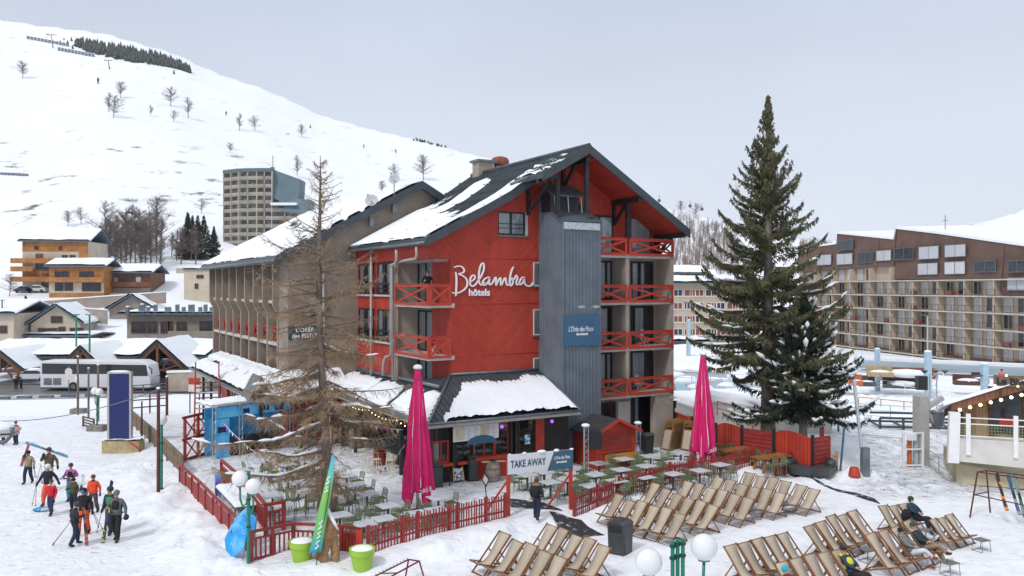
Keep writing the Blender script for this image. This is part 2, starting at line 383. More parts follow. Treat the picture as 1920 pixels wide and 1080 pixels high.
Yg,Kg=np.meshgrid(ys,ks,indexing='ij'); Xg=Kg*Yg
Zg=gz(Xg,Yg)
PX=960+F*Kg
l_s,l_t=(Xg-HA.x)*HU.x+(Yg-HA.y)*HU.y,(Xg-HA.x)*HV.x+(Yg-HA.y)*HV.y
d1=(Xg+5.3)*-.617+(Yg-30.5)*.787; d2=(Xg+11.6)*.8424+(Yg-33.9)*.5388
trod=np.clip(sstep(-1.5,0,d1)*sstep(-1,1,d2)*.75,0,1)*(Yg<60)
py_=540-(Zg-CAMH)/Yg*F
trod=np.maximum(trod,.9*sstep(1560,1640,PX)*sstep(790,820,py_)*(1-sstep(920,960,py_))*(Yg<70))
trod=np.maximum(trod,.45*(1-sstep(300,420,PX))*(Yg<70))
trod=np.maximum(trod,.35*(Yg<60))
dirt=.8*sstep(1580,1650,PX)*sstep(800,830,py_)*(1-sstep(915,940,py_))*(Yg<70)*.5+.25*sstep(0,1,d1)*sstep(0,1,d2)*(l_t>-9)*(Yg<60)
scrub=sstep(150,260,Yg)*(1-.75*sstep(330,520,Yg))
scrub=np.maximum(scrub*(PX<1100),.5*sstep(200,300,Yg)*(PX>1100))
idx=np.arange(ny*nx).reshape(ny,nx)
Q=np.stack([idx[:-1,:-1],idx[:-1,1:],idx[1:,1:],idx[1:,:-1]],-1).reshape(-1,4)
V=np.stack([Xg,Yg,Zg],-1).reshape(-1,3)
o=np_mesh('snow_ground',V,Q,M['gsnow'],attr={'trod':trod.ravel(),'dirt':dirt.ravel(),'scrub':scrub.ravel()})
tag(o,kind='structure')
def ridge(name,pts,Y,depth,mt,rough,seed):
 xs_=np.linspace(pts[0][0],pts[-1][0],260); top=np.interp(xs_,[p[0]for p in pts],[p[1]for p in pts])
 rows=40; vv=[]
 for j in range(rows):
  f=j/(rows-1); yy=Y-depth*(1-f)
  zt=CAMH+(540-top)/F*Y; z0=-60.0
  z_=z0+(zt-z0)*f**1.3; X_=(xs_-960)/F*yy
  z_=z_+vnoise(X_,np.full_like(X_,yy),5,rough,seed)*(zt-z0)*.12*np.sin(math.pi*min(f,1))+vnoise(X_,X_*0+seed,5,rough*2,seed)*(zt-z0)*.02
  vv.append(np.stack([X_,np.full_like(X_,yy),z_],-1))
 vv.append(np.stack([(xs_-960)/F*(Y+depth),np.full_like(xs_,Y+depth),np.full_like(xs_,-80)],-1))
 rows+=1; vv=np.concatenate(vv); ii=np.arange(rows*260).reshape(rows,260)
 q=np.stack([ii[:-1,:-1],ii[:-1,1:],ii[1:,1:],ii[1:,:-1]],-1).reshape(-1,4)
 return tag(np_mesh(name,vv,q,mt),kind='structure')
M['mtn']=mat('far_snow_rock',(.80,.83,.88),.9,c2=(.42,.45,.50),scale=.012,thr=(.60,.72),detail=8,bump=.0)
ridge('near_mountain',[(1500,520),(1640,490),(1700,478),(1780,458),(1833,437),(1883,425),(1920,421),(2050,408),(2400,400)],1500,500,M['mtn'],.004,2)
ridge('far_mountain',[(1100,470),(1250,450),(1500,455),(1640,448),(1700,440),(1740,428),(1800,425),(1860,414),(1890,404),(1920,392),(2100,350),(2500,300)],3600,900,M['mtn'],.002,3)
# ================================================================== HOTEL (main block)
UP=Vector((0,0,1))
def window(parent,o,r,n,w,h,mull=(.5,),fr=.07,fm='black',curtain=(),bars=(),name='window',depth=.05,back='darkroom',glass=True,trans=()):
 """o = lower left corner, r right, n outward. layered: backing, curtain, pane, frame"""
 o=Vector(o); r=Vector(r).normalized(); n=Vector(n).normalized()
 P=lambda a,b,d:o+r*a+UP*b+n*d
 m=MB()
 def strip(a0,b0,a1,b1,d0,d1):
  m.prism([P(a0,b0,d0),P(a1,b0,d0),P(a1,b1,d0),P(a0,b1,d0)],n*(d1-d0))
 D=depth
 strip(0,0,w,fr,0.004,D+.02); strip(0,h-fr,w,h,.004,D+.02); strip(0,fr,fr,h-fr,.004,D+.02); strip(w-fr,fr,w,h-fr,.004,D+.02)
 for f in mull:strip(w*f-fr*.45,fr,w*f+fr*.45,h-fr,.006,D+.015)
 for f in trans:strip(fr,h*f-fr*.3,w-fr,h*f+fr*.3,.006,D+.01)
 for b_ in bars:m.bar(P(0,b_,D+.06),P(w,b_,D+.06),.035,.035)
 f_=m.build(name,M[fm],parent)
 b=MB(); b.face(P(.01,.01,.005),P(w-.01,.01,.005),P(w-.01,h-.01,.005),P(.01,h-.01,.005)); b.build('interior',M[back],f_)  # flat near-black backing: the room's darkness is painted, no room behind
 if curtain:
  c=MB()
  for a0,a1 in curtain:
   k=max(2,int((a1-a0)*w/.07)); pts=[(a0*w+(a1-a0)*w*i/k,D*.35+(.012 if i%2 else 0))for i in range(k+1)]
   for(x0,d0),(x1,d1_)in zip(pts,pts[1:]):c.face(P(x0,fr,d0),P(x1,fr,d1_),P(x1,h-fr,d1_),P(x0,h-fr,d0))
  c.build('curtain',M['curtain'],f_)
 if glass:
  g=MB(); g.face(P(fr*.5,fr*.5,D*.8),P(w-fr*.5,fr*.5,D*.8),P(w-fr*.5,h-fr*.5,D*.8),P(fr*.5,h-fr*.5,D*.8)); g.build('pane',M['glass'],f_)
 return f_
def x_railing(parent,p,q,z0,z1,mt='red',n=(0,-1,0),name='balcony_railing',w=.13,d=.05,x=True):
 """framed board railing with crossing boards, from p to q (2D)"""
 m=MB(); p=Vector((*p,0)); q=Vector((*q,0)); a=(q-p).normalized(); n=Vector(n)
 A=lambda f,z,o=0:p+(q-p)*f+UP*z+n*o
 m.bar(A(0,z1-w/2),A(1,z1-w/2),d,w); m.bar(A(0,z0+w/2,.003),A(1,z0+w/2,.003),d,w)
 L=(q-p).length
 m.bar(A(w*.5/L,z0+w,.005),A(w*.5/L,z1-w,.005),w,d,up=n); m.bar(A(1-w*.5/L,z0+w,.005),A(1-w*.5/L,z1-w,.005),w,d,up=n)
 if x:
  m.bar(A(.05,z0+w,.012),A(.95,z1-w,.012),d*.6,w*.8); m.bar(A(.05,z1-w,-.012),A(.95,z0+w,-.012),d*.6,w*.8)
 m.bar(A(.02,z1+.012),A(.98,z1+.012),d+.05,.02)
 return m.build(name,M[mt],parent)
hotel=thing('hotel_building','big red clad hotel block with grey lift tower and white script name','hotel',hw(0,0,0),HANG)
EAVE_S,RIDGE_S,REAVE_S=-1.62,7.1,14.4
def roofz(s):
 if s<3.5:return 12.57+.523*(s+1.62)
 if s<7.1:return 15.25+.683*(s-3.5)
 return 17.71-.593*(s-7.1)
TH=.34
m=MB(); wl0,wl1=hs(934,0),hs(990,0); wz0,wz1=hz(960,441,0),hz(960,397,0)
def front(m,s0,s1,z0,z1=None,t0=0.0,th=.22):
 top=[(s1,(roofz(s1)-TH)if z1 is None else z1)]
 if z1 is None:
  for k in(7.1,3.5):
   if s0<k<s1:top.append((k,roofz(k)-TH))
 top.append((s0,(roofz(s0)-TH)if z1 is None else z1))
 m.prism([(s0,t0,z0),(s1,t0,z0)]+[(a,t0,b)for a,b in top],(0,th,0))
front(m,-1.235,0,11.55); front(m,0,wl0,4.6); front(m,wl0,wl1,4.6,wz0); front(m,wl0,wl1,wz1); front(m,wl1,5.75,4.6)
m.build('gable_cladding',M['red_chevron'],hotel)
m=MB()
for z in(11.62,9.16,6.40):m.box(0.0,-.03,z,5.6,.0,z+.07)
m.box(-1.235,-.03,11.62,0,0,11.69)
m.split('cladding_batten',M['red'],hotel)
window(hotel,(wl0,.14,wz0),(1,0,0),(0,-1,0),wl1-wl0-.16,wz1-wz0,bars=(.38,.62),curtain=((.04,.44),(.54,.96)),fr=.09,depth=.06)
m=MB(); m.box(wl1-.16,.02,wz0,wl1,.21,wz1); m.box(wl0,.2,wz0,wl1,.3,wz1); m.build('window_reveal',M['concrete_lt'],hotel)
m=MB(); m.box(wl0-.05,-.06,wz0-.09,wl1+.05,.14,wz0); m.build('window_sill',M['zinc'],hotel)
for yt,yb in((492,536),(580,628),(671,693)):
 z0,z1=hz(1004,yb,0),hz(1004,yt,0); a,b=hs(999,0),hs(1009,0)
 window(hotel,(a,-.02,z0),(1,0,0),(0,-1,0),b-a+.3,z1-z0,mull=(),curtain=((.1,.9),),fr=.05,fm='offwhite')
 m=MB(); m.box(a-.04,-.1,z0-.08,b+.3,.0,z0); m.build('window_sill',M['zinc'],hotel)
m=MB(); m.box(0,.22,4.6,.2,2.3,11.55); m.build('side_cladding',M['red_side'],hotel)
m=MB(); m.box(.2,2.3,4.0,.4,4.53,11.55); m.box(-1.235,4.53,3.0,.4,4.75,11.55); m.box(-1.235,4.40,3.6,-1.12,4.53,11.55); m.box(-.8,.22,11.4,.2,4.6,11.55)
m.build('loggia_wall',M['concrete'],hotel)
m=MB(); m.box(-1.235,.22,11.55,-1.0,11.1,12.35)
m.build('eave_cladding',M['red_boards'],hotel)
for zf in(8.96,6.20,3.45):
 m=MB(); m.box(-1.3,-.07,zf,.2,4.53,zf+.22); m.build('balcony_slab',M['concrete_lt'],hotel)
 if zf>4:
  x_railing(hotel,(-1.3,-.09),(-.02,-.09),zf+.12,zf+1.24)
  x_railing(hotel,(-1.33,4.40),(-1.33,-.09),zf+.12,zf+1.24,n=(-1,0,0))
 window(hotel,(.19,4.5,zf+.24),(0,-1,0),(-1,0,0),2.1,2.3,curtain=((.05,.45),(.55,.95)),name='balcony_door',fr=.09)
m=MB(); m.box(-1.1,4.75,4.4,-.9,11.1,11.55); m.build('side_wall',M['red_side'],hotel)
for k,(z0,z1)in enumerate(((9.62,11.5),(6.85,8.75),(4.35,5.95))):
 for(a,b)in((7.55,5.15),(10.75,8.2)):
  if k<2:
   window(hotel,(-1.1,a,z0),(0,-1,0),(-1,0,0),a-b,z1-z0,curtain=((.06,.3),(.62,.94)),fr=.1)
   mm=MB(); mm.bar((-1.22,a+.05,z0+.62),(-1.22,b-.05,z0+.62),.05,.1); mm.bar((-1.22,a+.05,z0+.35),(-1.22,b-.05,z0+.35),.04,.06); mm.bar((-1.22,a+.05,z0+.1),(-1.22,b-.05,z0+.1),.04,.06)
   for q in range(5):mm.bar((-1.22,a+(b-a)*q/4,z0+.05),(-1.22,a+(b-a)*q/4,z0+.65),.04)
   mm.build('window_guard',M['black'],hotel)
 if k<2:
  m=MB(); m.box(-1.25,4.9,z0-.12,-1.0,11.0,z0-.01); m.build('sill_slab',M['concrete_lt'],hotel)
m=MB()
m.tube([(-1.75,3.2,12.1),(-1.72,3.2,11.6),(-1.6,3.7,11.35),(-1.5,4.55,11.3),(-1.42,4.75,11.1),(-1.42,4.75,6.2),(-1.42,5.6,6.0),(-1.45,5.8,5.7),(-1.5,5.8,4.9)],.085,8)
m.build('downpipe',M['pipe'],hotel,smooth=True)
m=MB(); m.tube([(-1.75,.5,12.15),(-1.73,.5,11.75),(-1.6,.9,11.55),(-1.5,2.6,11.5),(-1.45,4.5,11.35),(-1.42,4.5,4.8)],.075,8); m.build('downpipe',M['pipe'],hotel,smooth=True)
m=MB(); m.tube([(-1.42,7.9,12.2),(-1.42,7.9,4.8)],.075,8); m.build('downpipe',M['pipe'],hotel,smooth=True)
SB0,SB1,TB=7.9,14.25,-1.4
m=MB(); m.box(5.75,0,0,SB1-.2,.2,11.75); m.box(SB1-.25,TB,3.3,SB1,11,12.0); m.box(SB1-1.4,TB+.05,.3,SB1,TB+.5,3.6); m.box(SB1-.24,TB+.5,.3,SB1-.01,11,3.3)
m.box(-.9,4.75,.3,-.7,11.1,4.4); m.box(.0,.0,.3,.2,4.6,4.6)
m.build('concrete_wall',M['concrete'],hotel)
for z in(3.6,6.61,9.31):
 m=MB(); m.box(10.62,TB+.02,z,10.86,-.002,z+2.42 if z>4 else 6.33); m.build('balcony_partition',M['concrete'],hotel)
m=MB(); front(m,5.75,14.2,11.9,th=.18); m.build('top_cladding',M['red_boards'],hotel)
for i,z in enumerate((3.62,6.33,9.03,11.75)):
 m=MB(); m.box(SB0,TB,z,SB1+.02,-.004,z+.24); m.build('balcony_slab',M['concrete_lt'],hotel)
 x_railing(hotel,(8.05,TB-.05),(10.66,TB-.05),z+.13,z+1.14,w=.15); x_railing(hotel,(10.8,TB-.05),(SB1-.08,TB-.05),z+.13,z+1.14,w=.15)
 if i<3:
  a,b=hs(1124,0),hs(1146,0)
  window(hotel,(a-1.2,-.01,z+.26),(1,0,0),(0,-1,0),b-a+1.2,2.32,curtain=((.35,.75),(.85,.97))if i!=1 else((.05,.25),(.5,.85)),name='balcony_door',fr=.11)
  a,b=hs(1182,0),hs(1224,0)
  window(hotel,(a,-.01,z+.26),(1,0,0),(0,-1,0),b-a,2.32,mull=(.62,),curtain=(((.03,.60),),((.2,.55),),((.04,.3),(.45,.6)))[i],name='balcony_door',fr=.12)
  m=MB()
  for q in range(6):m.bar((10.95,TB+.22,z+.35+q*.12),(14,TB+.22,z+.35+q*.12),.012)
  m.build('mesh_rail',M['zinc'],hotel)
 m=MB(); m.tube([(12.5,TB-.05,z+.05),(12.5,TB-.2,z+.02)],.04,6); m.build('drain_spout',M['pipe'],hotel)
x_railing(hotel,(SB1-.02,TB),(SB1-.02,-.05),11.88,12.89,n=(1,0,0),w=.14)
a,b=hs(1110,0),hs(1149,0); window(hotel,(a,-.01,12.0),(1,0,0),(0,-1,0),b-a,hz(1130,404,0)-12.0,mull=(.30,),curtain=((.02,.28),(.36,.95)),name='balcony_door',fr=.11)
a,b=hs(1180,0),hs(1219,0); z0=12.0; zt=hz(1200,408,0)
tw=MB(); poly=[(a,z0),(b,z0),(b,zt-.75),(b-1.0,zt),(a,zt)]
tw.prism([(p,-.06,q)for p,q in poly],(0,.06,0)); tw=tw.build('trapezoid_window',M['black'],hotel)
sh=[(a+.1,z0+.1),(b-.1,z0+.1),(b-.1,zt-.8),(b-1.05,zt-.1),(a+.1,zt-.1)]
c=MB(); c.face(*[(p,-.075,q)for p,q in sh]); c.build('curtain',M['curtain'],tw)
c=MB(); c.face(*[(p,-.09,q)for p,q in sh]); c.build('pane',M['glass'],tw)
a,b=hs(1126,0),hs(1153,0); window(hotel,(a-.5,-.02,.5),(1,0,0),(0,-1,0),b-a+.5,2.75,name='glazed_door',fr=.1,mull=(.4,.8))
a,b=hs(1183,0),hs(1224,0); window(hotel,(a,-.02,.5),(1,0,0),(0,-1,0),b-a,2.95,name='glazed_door',fr=.1,mull=(.12,.45),curtain=((.14,.3),))
m=MB(); m.box(hs(1159,-.1),-.09,.5,hs(1181,-.1),-.02,3.2); m.build('white_panel',M['offwhite'],hotel)
def slab(m,pts,t0,t1,th=TH):
 for(s0,z0),(s1,z1)in zip(pts,pts[1:]):
  m.prism([(s0,t0,z0),(s1,t0,z1),(s1,t0,z1-th),(s0,t0,z0-th)],(0,t1-t0,0))
TB0,TB1=-.5,11.05
LP=[(EAVE_S,12.57),(3.5,15.25),(RIDGE_S,17.71)]
m=MB(); slab(m,LP,TB0,TB1,.28)
slab(m,[(RIDGE_S,17.71),(REAVE_S,13.37)],-2.6,TB1,.28)
slab(m,[(4.1,roofz(4.1)+.42),(RIDGE_S,17.78)],-2.6,.3,.30)
def rib_rows(m,s0,s1,t0,t1,zf,step=.36,rows=1.05,bump=.11):
 t=t0+.15
 while t<t1:
  ks_=[s0]+[k for k in(3.5,)if s0<k<s1]+[s1]
  for a,b in zip(ks_,ks_[1:]):m.bar((a,t,zf(a)+.02),(b,t,zf(b)+.02),.06,.05)
  t+=step
 s=s0+.35
 while s<s1-.2:
  m.bar((s,t0,zf(s)+.01),(s,t1,zf(s)+.01),.05,.04); t=t0+.15
  while t<t1:m.box(s-.05,t-.055,zf(s),s+.07,t+.055,zf(s)+bump); t+=step
  s+=rows
rib_rows(m,EAVE_S,RIDGE_S,TB0+.1,TB1,roofz); rib_rows(m,RIDGE_S,REAVE_S,-2.5,TB1,roofz,bump=.06)
zh=lambda s:roofz(4.1)+.42+(17.78-roofz(4.1)-.42)*(s-4.1)/3.0
rib_rows(m,4.1,RIDGE_S,-2.5,.3,zh)
m.tube([(RIDGE_S,-2.65,17.78),(RIDGE_S,TB1,17.76)],.13,8)
roof=m.build('roof',M['roofdark'],hotel)
m=MB()
def fas(m,a,b,t,hgt=.42,th=.07):m.prism([(a[0],t,a[1]+.05),(b[0],t,b[1]+.05),(b[0],t,b[1]-hgt),(a[0],t,a[1]-hgt)],(0,th,0))
fas(m,LP[0],LP[1],TB0-.07); fas(m,LP[1],(5.7,roofz(5.7)),TB0-.07)
fas(m,(4.1,zh(4.1)),(RIDGE_S,17.78),-2.68,.46); fas(m,(RIDGE_S,17.78),(REAVE_S,13.4),-2.68,.46)
m.prism([(EAVE_S-.06,TB0-.07,12.6),(EAVE_S-.06,TB1,12.6),(EAVE_S-.06,TB1,12.2),(EAVE_S-.06,TB0-.07,12.2)],(.06,0,0))
m.build('fascia_board',M['fascia'],roof)
m=MB(); m.prism([(RIDGE_S,-2.6,17.41),(REAVE_S-.1,-2.6,13.06),(REAVE_S-.1,-2.6,13.03),(RIDGE_S,-2.6,17.38)],(0,2.55,0))
m.build('soffit',M['red_boards'],roof)
m=MB()
for t in(-.95,):pass
m.tube([(EAVE_S-.13,TB0,12.32),(EAVE_S-.13,TB1,12.32)],.09,8)
m.tube([(3.0,-1.15,15.55),(4.35,-1.15,16.12),(4.6,-1.3,16.05),(4.62,-1.3,15.7)],.08,8)
m.split('gutter',M['zinc'],roof,smooth=True)
def snow_sheet(name,parent,P,nu,nv,thick,mt='snow',shift=(0,0,1)):
 """P(u,v) -> point on the surface, thick(u,v) -> thickness in m (negative: buried below the surface)"""
 us=np.linspace(0,1,nu); vs_=np.linspace(0,1,nv); U,Vv=np.meshgrid(us,vs_,indexing='ij')
 T=thick(U,Vv); pts=P(U,Vv); pts=np.stack([pts[0],pts[1],pts[2]+np.maximum(T,-.10)],-1).reshape(-1,3)
 ii=np.arange(nu*nv).reshape(nu,nv); q=np.stack([ii[:-1,:-1],ii[1:,:-1],ii[1:,1:],ii[:-1,1:]],-1).reshape(-1,4)
 keep=(T.reshape(-1)[q]>-.06).any(axis=1)
 return np_mesh(name,pts,q[keep],M[mt],parent)
def edge(U,w=.02,e=.16):return-e*(1-sstep(0,w,U))
rzv=np.vectorize(roofz)
def th_main(U,Vv):
 s=EAVE_S+U*(RIDGE_S-EAVE_S); t=TB0+Vv*(TB1-TB0)
 n=vnoise(s*.35,t*1.3,4,1.0,11); st=vnoise(t*3.2,s*.25,3,1.0,12)
 low=.16*(1-(s-.9-.25*(t-3))/1.0)
 b1=.20-.16*((t-.55)/.95)**2-.10*np.clip(s-4.1,0,None)
 b2=.20-.22*((t-6.1-.1*s)/1.2)**2-.3*np.clip(s-5.3,0,None)
 b3=.15-.3*((t-9.3)/.9)**2-.1*np.clip(s-3,0,None)
 v=np.minimum(np.maximum.reduce([low,b1,b2,b3]),.14)+n*.13+st*.06-.035
 gap=.42*np.exp(-((((s+.95)%1.05)-.52)/.11)**2)*(np.cos(2*math.pi*(t/.36))>.15)*np.clip(.35+2.2*vnoise(s,t,2,.5,3),0,1); gap=gap+.13*sstep(.05,.5,vnoise(t*2.4,s*.22,3,1.0,14))*sstep(.4,2.6,s)
 v=v-gap
 e_=np.minimum(np.minimum(s-EAVE_S+.05,t-TB0+.1),TB1-t); v=np.minimum(v,e_*.9+.03)
 return v
snow_sheet('roof_snow',hotel,lambda U,Vv:(EAVE_S-.05+U*(RIDGE_S-EAVE_S),TB0+Vv*(TB1-TB0),rzv(EAVE_S+U*(RIDGE_S-EAVE_S))+.035),190,300,th_main)
snow_sheet('roof_snow',hotel,lambda U,Vv:(RIDGE_S+U*(REAVE_S-RIDGE_S),-2.4+Vv*13.4,rzv(RIDGE_S+U*(REAVE_S-RIDGE_S))+.03),60,90,lambda U,Vv:np.minimum(.1+vnoise(U*3,Vv*6,4,2,21)*.2,np.minimum(U,1-U)*.9)-.04)
snow_sheet('roof_snow',hotel,lambda U,Vv:(4.1+U*3.0,-2.5+Vv*2.8,zh(4.1+U*3.0)+.03),60,60,lambda U,Vv:.03+vnoise(U*6,Vv*2,4,1.4,31)*.2-.1*U-.12*np.abs(Vv-.6))
m=MB()
for s,zb,t0 in((RIDGE_S,14.2,-2.45),(10.74,12.9,-1.5),(14.0,12.9,-1.5)):
 zt=roofz(s)-.5 if s>7.2 else 17.0
 m.bar((s,0,zt),(s,-2.55,zt),.26,.3)
 m.bar((s,t0+.1,zb),(s,t0+.1,zt-.12),.22,.22)
 m.bar((s,-.12,zt-1.3),(s,-.12,zt),.18,.16)
 m.bar((s,-.12,zt-1.3),(s,-1.3,zt-.1),.14,.16)
s=4.75; zt=zh(s)-.5; m.bar((s,0,zt),(s,-2.5,zt),.26,.3); m.bar((s+.55,-2.2,14.0),(s+.55,-2.2,zt),.2,.2); m.bar((s,-.12,zt-1.9),(s,-.12,zt),.18,.16)
m.bar((s,-.2,zt-1.7),(s+.3,-1.9,zt-.2),.14,.16); m.bar((s,-2.2,zt),(s+.6,-2.2,zt),.2,.2)
m.split('timber_frame',M['blacktimber'],hotel)
TS0,TS1,TT=5.51,7.95,-2.4
zf_,zb_=hz(1060,415,TT),hz(1012,376,0)
def corr(m,p,q,z0,z1f,n,step=.21,depth=.035):
 p=Vector((*p,0)); q=Vector((*q,0)); L=(q-p).length; n=Vector(n); k=int(L/step); pts=[]
 for i in range(k):
  a=i/k; b=(i+.55)/k; c_=(i+.72)/k
  pts+=[(a,0),(b,0),(b+.01,depth),(c_,depth)]
 pts.append((1,0)); P3=[p+(q-p)*a+n*d for a,d in pts]
 for A,B,(fa,_),(fb,_)in zip(P3,P3[1:],pts,pts[1:]):m.face(A+UP*z0,B+UP*z0,B+UP*z1f(fb),A+UP*z1f(fa))
m=MB(); tow=None
corr(m,(TS0,TT),(TS1,TT),.3,lambda f:zf_,(0,-1,0)); corr(m,(TS0,0),(TS0,TT),.3,lambda f:zb_+(zf_-zb_)*f,(-1,0,0)); corr(m,(TS1,TT),(TS1,0),.3,lambda f:zf_+(zb_-zf_)*f,(1,0,0))
tower=m.build('lift_tower',M['greymetal'],hotel)
m=MB()
k=13
for i in range(k):
 a=TS0-.06+(TS1-TS0+.12)*i/k; b=TS0-.06+(TS1-TS0+.12)*(i+1)/k
 m.prism([(a,TT-.1,zf_+.02),(b,TT-.1,zf_+.02),(b,0,zb_+.06),(a,0,zb_+.06)],(0,0,.04)); m.bar((a,TT-.1,zf_+.06),(a,0,zb_+.1),.05,.06)
m.bar((TS0-.07,TT-.1,zf_-.02),(TS0-.07,.0,zb_+.02),.03,.22); m.bar((TS1+.07,TT-.1,zf_-.02),(TS1+.07,.0,zb_+.02),.03,.22)
m.build('tower_roof',M['greymetal'],tower)
m=MB(); m.box(TS0+.02,TT-.07,zf_-.42,TS1,TT-.045,zf_-.03); m.build('flashing',M['galv'],tower)
m=MB()
for sx in(TS0,TS1):m.box(sx-.07,TT-.06,.3,sx+.07,TT-.043,zf_)
for z in(zf_-1.0,zf_-3.4,zf_-6.4,zf_-9):
 for i in range(12):m.box(TS0+.08+i*.2,TT-.05,z,TS0+.11+i*.2,TT-.03,z+.03)
m.build('corner_trim',M['greymetal'],tower)
v0,v1=hs(1030,-1.3),hs(1085,-1.3)
m=MB(); m.prism([(v0-.2,-1.9,15.0),(v1+.15,-1.9,15.0),(v1,-.5,15.75),(v0-.1,-.5,15.75)],(0,0,.04))
for i in range(10):a=v0-.2+(v1-v0+.35)*i/9; m.bar((a,-1.9,15.06),(a*.97+.03*6.5,-.5,15.81),.05,.05)
m.build('vent_hood',M['greymetal'],tower)
m=MB(); m.box(v0,-1.4,14.2,v1-.1,-.5,15.2); m.build('vent_opening',M['black'],tower)
m=MB()
for a in(v0+.1,(v0+v1)/2,v1-.1):m.bar((a,-1.75,14.15),(a-.1,-1.8,15.0),.04)
m.split('hood_strut',M['galv'],tower)
m=MB(); m.box(6.7,9.3,16.4,7.9,10.2,18.45); m.box(8.1,9.4,16.0,9.2,10.3,18.15); ch=m.build('chimney',M['chimney'],hotel)
m=MB(); m.box(6.55,9.15,18.45,8.02,10.35,18.6); m.box(8.05,9.3,18.15,9.3,10.4,18.27); m.build('chimney_cap',M['zinc'],ch)
m=MB(); m.lathe([(.45,0),(.62,.1),(.62,.4),(.52,.58),(.22,.68),(.01,.7)],14,(8.65,9.85,18.32)); m.build('chimney_cowl',M['brick'],ch,smooth=True)
def strokes(paths,width,thick,P,n,name,mt,parent,taper=None):
 """hand lettering: each path (list of 2D points) smoothed and swept as a flat raised ribbon"""
 m=MB()
 for path in paths:
  pts=[Vector((a,b))for a,b in path]; sm=[]
  for i in range(len(pts)-1):
   p0=pts[max(i-1,0)]; p1=pts[i]; p2=pts[i+1]; p3=pts[min(i+2,len(pts)-1)]
   for k in range(6):
    t=k/6; sm.append(.5*((2*p1)+(p2-p0)*t+(2*p0-5*p1+4*p2-p3)*t*t+(3*p1-p0-3*p2+p3)*t**3))
  sm.append(pts[-1]); L,Rr=[],[]
  for i,p in enumerate(sm):
   d=sm[min(i+1,len(sm)-1)]-sm[max(i-1,0)]
   d=d.normalized()if d.length>1e-9 else Vector((1,0)); q=Vector((-d.y,d.x)); wv=width*(1-.25*abs(d.x))/2
   L.append(p+q*wv); Rr.append(p-q*wv)
  for i in range(len(sm)-1):
   m.prism([P(*L[i]),P(*Rr[i]),P(*Rr[i+1]),P(*L[i+1])],Vector(n)*thick)
  for c_ in(sm[0],sm[-1]):m.prism([P(c_.x+width*.42*math.cos(a),c_.y+width*.42*math.sin(a))for a in[k*math.pi/4 for k in range(8)]],Vector(n)*thick)
 return m.build(name,mt,parent)
def text_obj(txt,name,mt,parent,loc,r,n,size,thick=.01,align='LEFT',sx=1.0,bold=0.0,shear=0.0,spacing=1.0):
 cu=bpy.data.curves.new(name,'FONT'); cu.body=txt; cu.size=size; cu.extrude=thick/2; cu.align_x=align; cu.offset=bold; cu.shear=shear; cu.space_character=spacing; cu.resolution_u=3
 me=baked(bpy.data.objects.new(name,cu))
 me.materials.clear(); me.materials.append(mt)
 r=Vector(r).normalized(); n=Vector(n).normalized(); u=n.cross(r).normalized()
 mtx=Matrix(((r.x*sx,u.x,n.x,loc[0]),(r.y*sx,u.y,n.y,loc[1]),(r.z*sx,u.z,n.z,loc[2]),(0,0,0,1)))
 me.transform(mtx); o=bpy.data.objects.new(name,me); col.objects.link(o)
 if parent is not None:adopt(o,parent)
 return o
def Pb(a,b):
 px=840+a/11.29; py=480+b/11.29; return Vector((hs(px,0),-.035,hz(px,py,0)))
big=[[(125,235),(200,215),(280,230),(325,290),(310,350),(215,380),(300,420),(370,480),(398,560),(385,640),(330,710),(240,765),(150,790),(80,775)],[(150,350),(165,450),(165,600),(160,720),(160,800),(145,838)],[(455,545),(520,510),(555,460),(545,415),(510,410),(465,465),(455,545),(460,610),(500,640),(560,610),(620,530),(690,420),(740,300),(745,190),(725,148),(690,180),(655,280),(640,420),(640,520),(660,590),(700,612),(760,560)],[(860,450),(820,455),(760,490),(720,550),(730,605),(770,615),(830,560),(865,480),(855,560),(865,605),(910,590),(950,530),(985,460),(1000,460),(1000,540),(1005,620),(1040,540),(1085,470),(1100,470),(1100,550),(1110,620),(1150,540),(1190,470),(1205,480),(1215,560),(1235,615),(1280,600)],[(1365,240),(1330,320),(1305,420),(1295,520),(1295,600),(1312,632),(1345,600),(1362,530),(1350,470),(1325,500)],[(1350,510),(1395,480),(1432,410),(1455,470),(1432,540),(1440,600),(1475,605),(1505,570)],[(1600,450),(1560,455),(1510,520),(1500,580),(1530,605),(1570,560),(1600,490),(1600,550),(1630,610),(1690,640),(1750,620),(1785,560)]]
def ribbon_letters(paths,wpx,P,thick,n,name,mt,parent):
 return strokes(paths,wpx,thick,P,n,name,mt,parent)
ribbon_letters(big,33,Pb,.06,(0,-1,0),'sign_lettering',M['white_letter'],hotel)
p0=Pb(425,838); text_obj('hôtels','sign_lettering',M['white_letter'],hotel,(p0.x,-.05,p0.z),(1,0,0),(0,-1,0),.52,.05,bold=.012,sx=Pb(850,838).x/1 and 1.02)
bx0,bx1=hs(1056,TT),hs(1122.5,TT); bz1,bz0=hz(1080,590.5,TT),hz(1080,648,TT)
m=MB(); m.box(bx0,TT-.12,bz0,bx1-.0,TT-.05,bz1); bb=m.build('brasserie_sign',M['blueboard'],hotel)
def Pbb(a,b):
 px=1040+a*12.15/13.5; py=580+b*10.8/13.5; return Vector((bx0+(bx1-bx0)*(24+(a-24)*.89-16)/78,TT-.122,bz1-(bz1-bz0)*(b-14.4)/72.2))
text_obj("L'Orée des Pistes",'sign_lettering',M['white_letter'],bb,(Pbb(55,0).x,TT-.125,Pbb(0,53).z),(1,0,0),(0,-1,0),.40,.01,'CENTER',sx=.60,shear=.32,spacing=.98)
